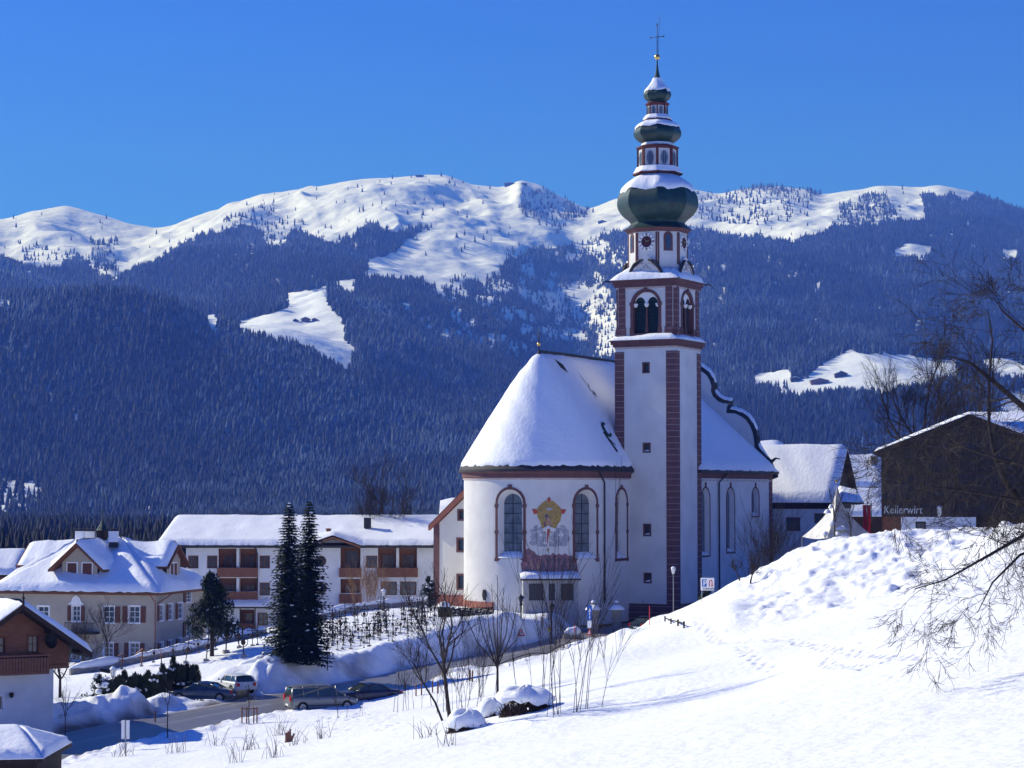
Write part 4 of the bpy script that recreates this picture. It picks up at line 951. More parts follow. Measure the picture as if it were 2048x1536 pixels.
mpoly([(1064, 1018), (1074, 1018), (1076, 1026), (1066, 1030)], 3, .044); mpoly([(1122, 1018), (1133, 1019), (1131, 1030), (1122, 1026)], 3, .044); mpoly([(1094, 999), (1098, 993), (1102, 999), (1100, 1006), (1095, 1006)], 3, .044)
mpoly([(1090, 1014), (1096, 1017), (1098, 1014), (1101, 1017), (1108, 1015), (1101, 1022), (1096, 1022)], 1, .048)
mpoly([(1089, 1030), (1093, 1026), (1098, 1030), (1100, 1036), (1098, 1044), (1094, 1048), (1090, 1044)], 4, .048)
mpoly([(1094, 1034), (1102, 1038), (1105, 1046), (1101, 1056), (1094, 1052)], 5, .052); mpoly([(1086, 1044), (1092, 1040), (1094, 1056), (1088, 1058)], 2, .052)
mpoly([(1084, 1058), (1096, 1051), (1112, 1058), (1108, 1064), (1098, 1061), (1090, 1064)], 6, .056)
mpoly([(1091, 1060), (1102, 1060), (1101, 1106), (1093, 1106)], 6, .060); mpoly([(1094, 1058), (1100, 1058), (1099, 1094), (1094, 1094)], 3, .064); mpoly([(1094, 1098), (1100, 1098), (1099, 1104), (1094, 1104)], 0, .066)
for x_ in range(1048, 1156, 6):
    h_ = 5 + 5 * (1 + math.sin(x_ * 1.3)); mpoly([(x_ - 3, 1146), (x_ - 2, 1138 - h_), (x_ + 1, 1134 - h_), (x_ + 3, 1140 - h_), (x_ + 3, 1146)], (4, 2, 5, 2, 4, 1)[x_ % 6 if x_ % 6 < 6 else 0] if x_ % 12 else 2, .020 + (x_ % 5) * .001)
fr = fres_mb.build('fresco', MU, church)
# --- tower
TU, TV, TW = 9.51, 8.9, 6.84
tower_c = cu(TU, TV, 0)
def tsec(z): return TW / 2 * (1.0 + (-12.5 - z) * 0.0009)     # slight taper
FD = [(-A2, Q2), (Q2, A2), (A2, -Q2), (-Q2, -A2)]             # normal, running direction
def tface(k, half): n, d = FD[k]; return Flat(tower_c + n * half - d * half, d, n)
Z1 = Zat(690, 225); Z2 = Zat(668, 225); Z3 = Zat(570, 225); Z4 = Zat(549, 225)
def trect(W, x0, x1, y0, y1, **k): a, b, c, d = W.rect(x0, x1, y0, y1); return dict(s0=a, s1=b, z0=c, z1=d, **k)
tw = MB(); small = []
for k in range(4):
    W = tface(k, tsec(0)); ops = []
    if k == 0: ops = [trect(W, 1287, 1297, 727, 744), trect(W, 1288, 1299, 888, 903), trect(W, 1289, 1300, 1050, 1070), trect(W, 1290, 1301, 1148, 1164)]
    wall(tw, W, 0, 2 * tsec(0), GZ, Z1, ops)
    small += [(W, o) for o in ops]
BH = 3.27
bops = {}
for k in range(4):
    W = tface(k, BH); zs = Zat(664, 225); c = BH
    if k == 0: a, b = W.s_at(1266, 18), W.s_at(1318, 18); c = (a + b) / 2
    o = dict(s0=c - 1.42, s1=c + 1.42, z0=zs, z1=Zat(580, 225), arch=True); bops[k] = (W, o)
    wall(tw, W, 0, 2 * BH, Z2 - .4, Z3 + .3, [o])
DR = 2.86; dc = tower_c
def oct_(z, r, n=8, ph=0): return [Vector((dc.x + r / math.cos(math.pi / 8) * math.cos(ph + 2 * math.pi * (i + .5) / n), dc.y + r / math.cos(math.pi / 8) * math.sin(ph + 2 * math.pi * (i + .5) / n), z)) for i in range(n)]
PH = math.atan2(-A2.y, -A2.x)
ZD0, ZD1 = Zat(548, 229.6) - .6, Zat(468, 229.6)
for a, b in ((ZD0, ZD1),):
    lo, hi = oct_(a, DR, ph=PH), oct_(b, DR, ph=PH)
    for i in range(8): j = (i + 1) % 8; tw.poly([lo[i], lo[j], hi[j], hi[i]])
tower = tw.build('tower', 'plaster', church)
for W, o in small:
    window(tower, W, o, depth=.35, frame='trim_red', fw=.14, fout=.04, munt=(1, 0), muntm='lead', reveal='trim_red', sill=None, name='small_window', mw=.04)
sm = MB()
for W, o in small[1:]: 
    snow_quad(sm, W.pt(o['s0'], o['z0'] + .02, .01), W.pt(o['s1'], o['z0'] + .02, .01), W.pt(o['s1'], o['z0'] + .12, -.3), W.pt(o['s0'], o['z0'] + .12, -.3), .12, 4, 3, edge=.2, rough=.01)
sm.build('sill_snow', 'snow', tower, smooth=True)
# corner stones
for k in range(4):
    W = tface(k, tsec(0)); mb = MB(); L_ = 2 * tsec(0); e = .05; zq = Z1 - .55
    mb.box(W.pt(-e, GZ, 0), FD[k][1] * 1.05, W.n * e, (0, 0, zq - GZ)); mb.box(W.pt(L_ - 1.05, GZ, 0), FD[k][1] * 1.047, W.n * (e - .003), (0, 0, zq - GZ))
    mb.split('quoins', 'quoin', tower)
    W = tface(k, BH); mb = MB(); L_ = 2 * BH
    for s_ in (.25, L_ - 1.0): mb.box(W.pt(s_, Z2 - .3, 0), FD[k][1] * .75, W.n * .1, (0, 0, Z3 - Z2 + .25)); mb.box(W.pt(s_ - .08, Z2 - .3, 0), FD[k][1] * .91, W.n * .18, (0, 0, 1.1))
    mb.box(W.pt(0, Z2 - .3, 0), FD[k][1] * .16, W.n * .03, (0, 0, Z3 - Z2 + .2)); mb.box(W.pt(L_ - .16, Z2 - .3, 0), FD[k][1] * .16, W.n * .03, (0, 0, Z3 - Z2 + .2))
    mb.split('pilaster', 'quoin', tower)
    W, o = bops[k]
    wo = window(tower, W, o, depth=.55, frame='trim_red', fw=.30, fout=.10, pane='black', munt=(0, 0), reveal='trim_red', name='belfry_opening')
    mb = MB(); c = (o['s0'] + o['s1']) / 2; zt_ = Zat(606, 225)
    mb.box(W.pt(c - .17, o['z1'] - .02, 0), W.d * .34, W.n * .2, (0, 0, .42)); 
    for sd in (-1, 1):
        mb.box(W.pt(c + sd * 1.57 - .22, zt_ - .12, 0), W.d * .44, W.n * .16, (0, 0, .35)); mb.box(W.pt(c + sd * 1.57 - .21, o['z0'] - .4, 0), W.d * .42, W.n * .15, (0, 0, 1.0))
    mb.split('keystone', 'trim_red', wo)
    lv = MB()
    for sd in (-1, 1):
        cc = c + sd * .7; n_ = 16
        for i in range(n_):
            z = o['z0'] + .1 + i * .235
            if z < zt_ + .3: lv.box(W.pt(cc - .52, z, -.28), W.d * 1.04, -W.n * .16 + Vector((0, 0, .14)), (0, 0, .03))
        pts = [(cc - .58, o['z0']), (cc + .58, o['z0'])] + [(cc + .58 * math.cos(t), zt_ + .1 + .72 * math.sin(t)) for t in [math.pi * q / 8 for q in range(9)]]
        lv.poly([W.pt(s_, z, -.46) for s_, z in pts])
    lv.build('louvre', 'louvre', wo)
    tm = MB(); arc = [math.pi * q / 8 for q in range(9)]
    head = [(c + 1.38 * math.cos(t), o['z1'] - 1.42 + 1.38 * math.sin(t)) for t in arc]      # white tympanum above the twin arches
    for sd in (1, -1):
        cc = c + sd * .7; inner = [(cc + .55 * math.cos(t) * 1, zt_ + .1 + .68 * math.sin(t)) for t in arc]
        if sd < 0: inner = inner
        for i in range(8):
            (a, b), (a2, b2) = inner[i], inner[i + 1]
            def topz(x): return o['z1'] - 1.42 + math.sqrt(max(0, 1.38 ** 2 - (x - c) ** 2))
            tm.poly([W.pt(a, b, -.2), W.pt(a2, b2, -.2), W.pt(a2, max(b2, topz(a2)), -.2), W.pt(a, max(b, topz(a)), -.2)])
    tm.poly([W.pt(c - .15, zt_ + .05, -.2), W.pt(c + .15, zt_ + .05, -.2), W.pt(c + .15, o['z1'] - .06, -.2), W.pt(c - .15, o['z1'] - .06, -.2)])
    tm.build('tympanum', 'white_paint', wo)
    cl = MB(); cl.lathe(W.pt(c, o['z0'], -.22), [(.2, 0), (.2, .5), (.13, .55), (.11, zt_ - o['z0'] - .25)], 10, 0)
    for sd in (0, -1, 1): cl.lathe(W.pt(c + sd * 1.25, zt_ - .27, -.2), [(.11, 0), (.2, .12), (.26, .3), (.26, .38)], 10, 1)
    cl.build('column', ['trim_red', 'white_paint'], wo)
# string course, main cornice with snow
def ringbox(mb, half, z0, z1, mi=0):
    c4 = [tower_c + FD[k][0] * half + FD[k][1] * -half for k in range(4)]
    mb.prism([Vector((p.x, p.y, z0)) for p in c4], (0, 0, z1 - z0), mi)
mb = MB(); ringbox(mb, tsec(0) + .06, Z1 - .25, Z1 - .05, 1); ringbox(mb, tsec(0) + .2, Z1 - .05, Z1 + .2); ringbox(mb, tsec(0) + .38, Z1 + .2, Z1 + .52); ringbox(mb, tsec(0) + .5, Z1 + .52, Z1 + .6)
mb.build('string_course', ['trim_red', 'trim_light'], tower)
mb = MB(); ringbox(mb, BH + .06, Z3 - .22, Z3 - .02, 1); ringbox(mb, BH + .2, Z3 - .02, Z3 + .25); ringbox(mb, BH + .36, Z3 + .25, Z3 + .6); ringbox(mb, BH + .52, Z3 + .6, Z3 + .7)
mb.build('tower_cornice', ['trim_red', 'trim_light'], tower)
def skirt(mb, ho, zo, hi_, zi, t, seed):
    for k in range(4):
        n, d = FD[k]; a = tower_c + n * ho - d * ho; b = tower_c + n * ho + d * ho; c = tower_c + n * hi_ + d * hi_; e = tower_c + n * hi_ - d * hi_
        snow_quad(mb, (a.x, a.y, zo), (b.x, b.y, zo), (c.x, c.y, zi), (e.x, e.y, zi), t, 16, 5, seed=seed + k, edge=.04, rough=.10)
mb = MB(); skirt(mb, tsec(0) + .48, Z1 + .62, BH - .05, Z1 + 1.05, .24, 30); skirt(mb, BH + .55, Z3 + .72, 2.5, Z3 + 1.75, .32, 40); mb.split('ledge_snow', 'snow', tower, smooth=True)
mb = MB()
for sx, sy in ((-1, -1), (1, -1), (1, 1), (-1, 1)):      # little dragon-like spouts
    c = tower_c + Q2 * (sx * (BH + .5)) + A2 * (sy * (BH + .5)); d = (Q2 * sx + A2 * sy).normalized(); c.z = Z3 + .55
    mb.tube([c, c + d * .5 + Vector((0, 0, .12)), c + d * .95 + Vector((0, 0, -.25))], [.1, .09, .03], 5)
mb.split('water_spout', 'lead', tower)
# scrolled gables around the foot of the octagon
for k in range(4):
    W = tface(k, BH - .1); c = BH - .1; zb = Z3 + .95; mb = MB()
    sh = [(-1.9, 0), (-1.85, .25), (-1.5, .55), (-1.15, 1.05), (-.75, 1.75), (-.45, 2.1), (0, 2.3), (.45, 2.1), (.75, 1.75), (1.15, 1.05), (1.5, .55), (1.85, .25), (1.9, 0)]
    mb.prism([W.pt(c + x, zb + z, 0) for x, z in sh], -W.n * .45); gbb = mb.build('scroll_gable', 'plaster', tower)
    mb = MB(); lf = [(-2.0, .1), (-1.65, .75), (-1.25, 1.35), (-.7, 1.75), (-.3, 1.82)]
    mb.tube([W.pt(c + x, zb + z, .08) for x, z in lf], [.10, .19, .21, .17, .1], 6); mb.tube([W.pt(c - x, zb + z, .08) for x, z in lf], [.10, .19, .21, .17, .1], 6); mb.build('scroll_moulding', 'tile_dark', gbb)
    mb = MB(); mb.tube([W.pt(c + x, zb + z - .35, .1) for x, z in lf[1:]], .07, 5); mb.tube([W.pt(c - x, zb + z - .35, .1) for x, z in lf[1:]], .07, 5)
    for t in range(6): mb.lathe(W.pt(c + .55 * math.cos(t), zb + .75 + .25 * math.sin(t), .03), [(.02, 0), (.12, .06), (.02, .14)], 6)
    mb.tube([W.pt(c - .2, zb + .9, .05), W.pt(c, zb + 1.45, .05), W.pt(c + .2, zb + .9, .05)], .05, 5); mb.build('ornament', 'trim_light', gbb)
# drum details
for i in range(8):
    ang = PH + 2 * math.pi * i / 8; n = Vector((math.cos(ang), math.sin(ang), 0)); d = Vector((-n.y, n.x, 0))
    if i == 0: dn = n
    W = Flat(dc + n * DR, d, n); z0, z1 = Zat(524, 229.6), Zat(470, 229.6)
    mb = MB(); hw = DR * math.tan(math.pi / 8)
    for s_ in (-hw + .02, hw - .2): mb.box(W.pt(s_, z0 - .5, 0), d * .18, n * .05, (0, 0, z1 - z0 + .5))
    mb.split('corner_strip', 'trim_red', tower)
    if i % 2 == 1:
        mb = MB(); z = Zat(488, 229.6)
        mb.prism([W.pt(x, zz, .02) for x, zz in [(-.5, z - 1.0), (.5, z - 1.0), (.5, z + .5)] + [(.5 * math.cos(t), z + .5 + .5 * math.sin(t)) for t in [math.pi * q / 8 for q in range(1, 8)]] + [(-.5, z + .5)]], n * .05); wf = mb.build('drum_window', 'trim_red', tower)
        mb = MB(); mb.prism([W.pt(x, zz, .06) for x, zz in [(.3 * math.cos(t), z - .1 + .85 * math.sin(t)) for t in [2 * math.pi * q / 16 for q in range(16)]]], n * .03); mb.build('pane', 'glass_dark', wf)
    else:
        z = Zat(489, 229.6); mb = MB(); r1, r2 = .92, .60
        for q in range(24):
            t0, t1 = 2 * math.pi * q / 24, 2 * math.pi * (q + 1) / 24
            mb.poly([W.pt(r2 * math.cos(t0), z + r2 * math.sin(t0), .12), W.pt(r2 * math.cos(t1), z + r2 * math.sin(t1), .12), W.pt(r1 * math.cos(t1), z + r1 * math.sin(t1), .12), W.pt(r1 * math.cos(t0), z + r1 * math.sin(t0), .12)], 0)
            mb.poly([W.pt(r1 * math.cos(t0), z + r1 * math.sin(t0), .12), W.pt(r1 * math.cos(t1), z + r1 * math.sin(t1), .12), W.pt(r1 * math.cos(t1), z + r1 * math.sin(t1), 0), W.pt(r1 * math.cos(t0), z + r1 * math.sin(t0), 0)], 0)
        mb.poly([W.pt(r2 * math.cos(2 * math.pi * q / 24), z + r2 * math.sin(2 * math.pi * q / 24), .1) for q in range(24)], 1)
        for q in range(12):
            t = math.pi * q / 6; p = W.pt(.77 * math.cos(t), z + .77 * math.sin(t), .13); r_ = Vector(d * math.cos(t)) + Vector((0, 0, math.sin(t))); tt = Vector(d * -math.sin(t)) + Vector((0, 0, math.cos(t)))
            for e in ((0,) if q % 3 else (-.05, .05)): mb.poly([p - r_ * .13 - tt * (.04) + tt * e, p + r_ * .13 - tt * .04 + tt * e, p + r_ * .13 + tt * .04 + tt * e, p - r_ * .13 + tt * .04 + tt * e], 1)
        ck = mb.build('clock_face', ['white_paint', 'clock_dark'], tower)
        mb = MB()
        for t, l in ((math.radians(118), .45), (math.radians(20), .62)):
            r_ = Vector(d * math.cos(t)) + Vector((0, 0, math.sin(t))); tt = Vector(d * -math.sin(t)) + Vector((0, 0, math.cos(t))); p = W.pt(0, z, .16); mb.poly([p - tt * .035, p + r_ * l, p + tt * .035])
        mb.build('clock_hand', 'gold', ck)
def zz(y): return Zat(y, 229.6)
def octl(mb, prof, mi=0, n=8, sub=1):
    mb.lathe((dc.x, dc.y, 0), [(r / math.cos(math.pi / n) * (1.0 if n > 8 else .975), z) for r, z in prof], n, mi, PH + math.pi / n)
mb = MB(); octl(mb, [(DR, zz(469)), (DR + .18, zz(468)), (DR + .28, zz(464)), (DR + .45, zz(461)), (DR + .45, zz(459)), (2.5, zz(458))]); mb.build('drum_cornice', 'trim_red', tower)
def smoothp(prof, k=5):
    out = []; n = len(prof)
    for i in range(n - 1):
        p0 = prof[max(i - 1, 0)]; p1 = prof[i]; p2 = prof[i + 1]; p3 = prof[min(i + 2, n - 1)]
        for q in range(k):
            t = q / k; out.append(tuple(0.5 * (2 * p1[c] + (p2[c] - p0[c]) * t + (2 * p0[c] - 5 * p1[c] + 4 * p2[c] - p3[c]) * t * t + (3 * p1[c] - p0[c] - 3 * p2[c] + p3[c]) * t ** 3) for c in (0, 1)))
    out.append(prof[-1]); return out
def onion(name, prof):
    mb = MB(); octl(mb, smoothp(prof)); return mb.build(name, 'copper_green', tower)
def cap(par, prof, seed, off=.10, drip=.35):     # snow hood with a ragged edge; prof from the lower edge up
    mb = MB(); n = 64; pts = []; pr = smoothp(prof, 4); k = len(pr)
    for j, (r, z) in enumerate(pr):
        for i in range(n + 1):
            t = PH + 2 * math.pi * i / n; f = (1 - j / (k - 1)) ** 2
            e = math.cos(math.pi / 8) / math.cos(((t - PH + math.pi / 8) % (math.pi / 4)) - math.pi / 8); e = 1 + (e - 1) * .8
            dz = f * drip * (float(vn(t * 3.2 + seed, 3.3, seed)) + .5 * float(vn(t * 9, 1.3, seed))) 
            o_ = off * math.sin(math.pi * min(1, j / (k * .25 + .01)) / 2) + .01
            if i == n: t = PH
            pts.append((dc.x + (r * e / math.cos(math.pi / 8) * .98 + o_) * math.cos(t), dc.y + (r * e / math.cos(math.pi / 8) * .98 + o_) * math.sin(t), z + dz + o_ * .8))
    for j in range(k): pts[j * (n + 1) + n] = pts[j * (n + 1)]
    mb.grid(pts, n, k - 1); return mb.build('dome_snow', 'snow', par, smooth=True)
o1 = onion('onion_dome', [(3.45, zz(461)), (3.1, zz(456)), (2.72, zz(449)), (2.85, zz(443)), (3.5, zz(432)), (3.95, zz(418)), (4.03, zz(406)), (3.92, zz(393)), (3.55, zz(379)), (2.95, zz(368)), (2.3, zz(359)), (1.95, zz(354))])
cap(o1, [(3.72, zz(385)), (3.4, zz(376)), (2.85, zz(366)), (2.25, zz(358)), (1.95, zz(354))], 1, .14, .30)
def lantern(name, rb, ztop, zbot, rc, zc, nwin, rbase):
    mb = MB(); octl(mb, [(rbase, zbot - .55), (rbase, zbot - .42), (rb + .15, zbot - .1), (rb + .05, zbot)], 1); octl(mb, [(rb, zbot - .1), (rb, ztop)], 0); octl(mb, [(rb + .02, ztop - .15), (rc, ztop + .05), (rc, ztop + .15), (rb * .72, ztop + .35)], 1)
    h = ztop - zbot
    for i in range(8):
        ang = PH + 2 * math.pi * (i + .5) / 8; c = Vector((dc.x + rb * 1.05 * math.cos(ang), dc.y + rb * 1.05 * math.sin(ang), zbot - .1)); mb.cbox(c, rb * .14, rb * .14, h + .1, ang, 1)
    L = mb.build(name, ['plaster', 'lantern_red'], tower)
    for i in range(8):
        ang = PH + 2 * math.pi * i / 8; n = Vector((math.cos(ang), math.sin(ang), 0)); d = Vector((-n.y, n.x, 0)); c = dc + n * rb * .985; c.z = zbot + h * .48; wm = rb * .2; hm = h * .33
        mb = MB(); mb.prism([c + d * (wm * 1.15 * math.cos(t)) + Vector((0, 0, hm * 1.1 * math.sin(t))) for t in [2 * math.pi * (q + .5) / 12 for q in range(12)]], n * .03, 1)
        mb.prism([c + d * (wm * .85 * math.cos(t)) + Vector((0, 0, hm * .9 * math.sin(t))) for t in [2 * math.pi * (q + .5) / 12 for q in range(12)]], n * .045, 0)
        for q in (-.5, 0, .5): mb.box(c + d * (wm * q - .02) + n * .046 - Vector((0, 0, hm * .75)), d * .04, n * .015, (0, 0, hm * 1.5), 1)
        mb.build('lantern_window', ['glass_dark', 'metal_grey'], L)
    return L
L1 = lantern('lantern', 1.92, zz(298), zz(340), 2.15, 0, 8, 2.5)
cap(L1, [(2.35, zz(349)), (2.15, zz(344)), (1.98, zz(337))], 2, .12, .10)
o2 = onion('onion_dome', [(1.5, zz(293)), (1.5, zz(288)), (1.95, zz(282)), (2.28, zz(275)), (2.38, zz(267)), (2.26, zz(259)), (1.9, zz(252)), (1.35, zz(246)), (1.2, zz(243))])
cap(o2, [(2.22, zz(257)), (1.9, zz(251)), (1.35, zz(245)), (1.2, zz(242))], 3, .12, .18); cap(L1, [(1.55, zz(292)), (1.5, zz(289)), (1.45, zz(288))], 8, .08, .02)
L2 = lantern('lantern', 1.0, zz(210), zz(234), 1.22, 0, 8, 1.5)
cap(L2, [(1.4, zz(240)), (1.25, zz(237)), (1.05, zz(232))], 4, .1, .05)
o3 = onion('onion_dome', [(.95, zz(206)), (.95, zz(203)), (1.2, zz(199)), (1.37, zz(192)), (1.36, zz(187)), (1.2, zz(181)), (.85, zz(174)), (.5, zz(165)), (.3, zz(154)), (.16, zz(143)), (.08, zz(128)), (.05, zz(118))])
cap(o3, [(1.3, zz(184)), (1.1, zz(179)), (.8, zz(173)), (.48, zz(164)), (.36, zz(158))], 5, .09, .14)
mb = MB(); cz = Vector((dc.x, dc.y, 0))
def up_(y, dx=0): return Vector((dc.x + dx * Q2.x, dc.y + dx * Q2.y, zz(y)))
mb.ball(up_(114), .3, 14, 1); mb.tube([up_(110), up_(46)], [.05, .035], 6, 0); mb.tube([up_(74, -.75), up_(74, .75)], .035, 5, 0); mb.tube([up_(110, .16), up_(84, .12), up_(60, .22), up_(29, .3)], .018, 4, 0)
for dx, y in ((-.75, 74), (.75, 74), (0, 50)):
    c = up_(y, dx); mb.tube([c + Q2 * -.07 + Vector((0, 0, .07)), c + Q2 * .07 - Vector((0, 0, .07))], .035, 4, 0); mb.tube([c + Q2 * .07 + Vector((0, 0, .07)), c + Q2 * -.07 - Vector((0, 0, .07))], .035, 4, 0)
mb.build('cross', ['metal_dark', 'gold'], tower, smooth=True)
# low base moulding at the tower foot
mb = MB(); ringbox(mb, tsec(0) + .18, -13.4, -11.4); ringbox(mb, tsec(0) + .3, -13.4, -11.9); mb.build('base_moulding', 'quoin', tower)
# ================================================================ HOUSES
UPV = Vector((0, 0, 1))
def rct(W, x0, x1, y0, y1, **k): a, b, c, d = W.rect(x0, x1, y0, y1); return dict(s0=a, s1=b, z0=c, z1=d, **k)
# ---- long white guest house with balconies
hf = Flat((Xat(372, 250, -8), 250), (1, 0)); EZH = Zat(1093, 250); HB = -16.0
HL = hf.s_at(885, -8) + 4
hotel = thing('guest_house', 'long white guest house with brown timber balconies and a thick snow-covered roof behind the churchyard', 'guest house', hf.pt(14, -13))
hw = [rct(hf, 377, 396, 1112, 1136), rct(hf, 415, 434, 1112, 1136), rct(hf, 520, 539, 1112, 1136), rct(hf, 520, 539, 1166, 1190), rct(hf, 516, 535, 1226, 1250), rct(hf, 555, 572, 1112, 1136), rct(hf, 555, 572, 1166, 1190),
      rct(hf, 733, 754, 1112, 1135), rct(hf, 763, 793, 1164, 1189), rct(hf, 801, 832, 1164, 1189)]
rw = [rct(hf, 633, 651, 1113, 1131, arch=True, round=True), rct(hf, 634, 652, 1167, 1185, arch=True, round=True)]
for o in rw: r = (o['s1'] - o['s0']) / 2; m_ = (o['z0'] + o['z1']) / 2; o['z0'], o['z1'] = m_ - r, m_ + r
bays = [rct(hf, 437, 514, 1097, 1152), rct(hf, 437, 514, 1156, 1200), rct(hf, 681, 721, 1088, 1152), rct(hf, 681, 721, 1158, 1204), rct(hf, 756, 834, 1096, 1152), rct(hf, 479, 509, 1219, 1262)]
pk = hf.s_at(667, -5); gl, gr = hf.s_at(633, -5), hf.s_at(727, -5); pkz = Zat(1078, 250)
def htop(s):
    if gl <= s <= gr: return max(EZH, pkz - (0.0 + abs(s - pk)) * (pkz - EZH) / ((gr - gl) / 2 * 1.05))
    return EZH
mb = MB(); wall(mb, hf, 0, HL, HB, htop, hw + rw + bays, ds=2.0)
hl = Flat(hf.pt(0, 0) - hf.n * 12, hf.n); wall(mb, hl, 0, 12, HB, EZH)
mb.build('wall', 'plaster_blue', hotel)
for o in hw: window(hotel, hf, o, depth=.14, frame='wood_brown', fw=.05, fout=.02, munt=(1, 1), mw=.06, reveal='plaster_blue')
for o in rw: window(hotel, hf, o, depth=.14, frame='wood_brown', fw=.10, fout=.03, munt=(1, 1), mw=.07, reveal='wood_brown', name='round_window')
for i, o in enumerate(bays):
    wide = o['s1'] - o['s0'] > 3; dp = 1.2
    mb = MB(); t, n = hf.tn(0); co = contour(o)
    for q in range(4):
        j = (q + 1) % 4; mb.poly([hf.pt(*co[q], 0), hf.pt(*co[j], 0), hf.pt(*co[j], -dp), hf.pt(*co[q], -dp)], 1 if q in (1,) else 0)
    mb.poly([hf.pt(*c, -dp) for c in co], 0); lg = mb.build('balcony_recess', ['wood_red', 'plaster_blue'], hotel)
    k = 2 if wide else 1; zt_ = o['z1'] - (.75 if i != 5 else .4); zb_ = o['z0'] + .15
    for q in range(k):
        a = o['s0'] + (o['s1'] - o['s0']) * q / k + .4; b = o['s0'] + (o['s1'] - o['s0']) * (q + 1) / k - .35
        B = Flat(hf.pt(0, 0, -dp + .03), t, n); oo = dict(s0=a, s1=b, z0=max(zb_, o['z0'] + .1), z1=zt_)
        window(hotel, B, oo, depth=.01, frame='wood_brown', fw=.08, fout=.05, munt=(3, 1), mw=.07, reveal='wood_brown', name='balcony_door')
    if wide:
        mb = MB(); m_ = (o['s0'] + o['s1']) / 2; mb.box(hf.pt(m_ - .15, o['z0'], .02), t * .3, -n * dp, UPV * (o['z1'] - o['z0'])); mb.build('post', 'plaster_blue', hotel)
    if i == 5: hgt = .9
    else: hgt = .98
    mb = MB(); z0 = o['z0'] - .12; mb.box(hf.pt(o['s0'] - .12, z0, .05), t * (o['s1'] - o['s0'] + .24), n * .38, UPV * .1); 
    s = o['s0'] - .12
    while s < o['s1'] + .1:
        mb.box(hf.pt(s, z0 + .1, .43), t * .135, -n * .04, UPV * (hgt - .1)); s += .15
    mb.box(hf.pt(o['s0'] - .16, z0 + hgt, .47), t * (o['s1'] - o['s0'] + .32), -n * .12, UPV * .08)
    for e in (o['s0'] - .1, o['s1']): mb.box(hf.pt(e, z0 + .1, .39), t * .1, -n * .34, UPV * (hgt - .1))
    mb.build('balcony', 'wood_red', hotel)
    mb = MB(); snow_quad(mb, hf.pt(o['s0'] - .15, z0 + hgt + .09, .48), hf.pt(o['s1'] + .15, z0 + hgt + .09, .48), hf.pt(o['s1'] + .15, z0 + hgt + .09, .36), hf.pt(o['s0'] - .15, z0 + hgt + .09, .36), .05, 20, 2, edge=.05, rough=.03)
    if i in (3, 1): mb.build('rail_snow', 'snow', hotel, smooth=True)
# roof
E0, E1 = hf.pt(-3.3, EZH + .12, 1.3), hf.pt(HL + 1, EZH + .12, 1.3); RZH = Zat(1037, 261)
R0, R1 = Vector((E0.x + .3, 261, RZH)), Vector((E1.x, 261, RZH))
gE0, gE1 = hf.pt(gl - .4, EZH + .12, 1.3), hf.pt(gr + .4, EZH + .12, 1.3)
mb = MB(); slab(mb, E0, E1, R1, R0, .25); slab(mb, R0, R1, R1 + Vector((0, 10, -3)), R0 + Vector((0, 10, -3)), .25); hr = mb.build('roof', 'tile_dark', hotel)
mb = MB(); dx = (gr - gl) / 2 + .5; pkp = hf.pt(pk, pkz + .28, 1.5); bk = Vector((pkp.x, 256.5, pkz + .28))
a = hf.pt(pk - dx, EZH + .1, 1.5); b = hf.pt(pk + dx, EZH + .1, 1.5)
slab(mb, a, pkp, bk, Vector((a.x, 256.5, a.z)), .22); slab(mb, pkp, b, Vector((b.x, 256.5, b.z)), bk, .22); mb.build('gable_roof', 'wood_red', hotel)
mb = MB()
def hroof(u, v):
    p = (E0 * (1 - u) + E1 * u) * (1 - v) + (R0 * (1 - u) + R1 * u) * v
    lift = max(0, 1 - abs(p.x - pkp.x) / dx) * max(0, 1 - v * 2.6) * (pkz - EZH + .30); p = p + UPV * (lift + .03); return p
snow_surf(mb, hroof, 110, 18, .48, seed=12, edge=.018, rough=.06, jag=.015, closed=False)
snow_quad(mb, R1 + Vector((0, 8, -2.4)), R0 + Vector((0, 8, -2.4)), R0, R1, .5, 40, 6, seed=3, edge=.05); mb.build('snow_cover', 'snow', hr, smooth=True)
mb = MB(); c = P(735, 1056, 254.5); mb.cbox(c, .8, .8, 1.2); mb.cbox(c + UPV * 1.2, 1.0, 1.0, .08, mi=1); mb.build('chimney', ['lead', 'snow'], hr); mb = MB(); c = P(657, 1068, 252.5); mb.lathe(c, [(.26, 0), (.26, .5), (.34, .5), (.34, .62), (0, .66)], 10); mb.build('vent', 'wood_brown', hr)
# ground floor canopy
mb = MB(); a, b = hf.s_at(446, -10), hf.s_at(548, -10); z0 = Zat(1214, 248.2); p0, p1, p2, p3 = hf.pt(a, z0, 1.8), hf.pt(b, z0, 1.8), hf.pt(b, z0 + .55, 0.02), hf.pt(a, z0 + .55, 0.02)
slab(mb, p0, p1, p2, p3, .15); 
cn = mb.build('canopy', 'wood_dark', hotel); mb = MB(); snow_quad(mb, p0 + UPV * .02, p1 + UPV * .02, p2 + UPV * .02, p3 + UPV * .02, .3, 20, 5, edge=.15); mb.build('canopy_snow', 'snow', cn, smooth=True)
for px in (484, 514): mb = MB(); mb.tube([hf.pt(hf.s_at(px, -10), z0, 1.6), hf.pt(hf.s_at(px, -10), HB, 1.6)], .06, 6); mb.build('canopy_post', 'lead', hotel)
mb = MB(); s = hf.s_at(515.5, -8); mb.tube([hf.pt(s - .3, EZH, 1.2), hf.pt(s, EZH - .8, .1), hf.pt(s, z0 + .4, .1)], .06, 6); mb.build('downpipe', 'lead', hotel)

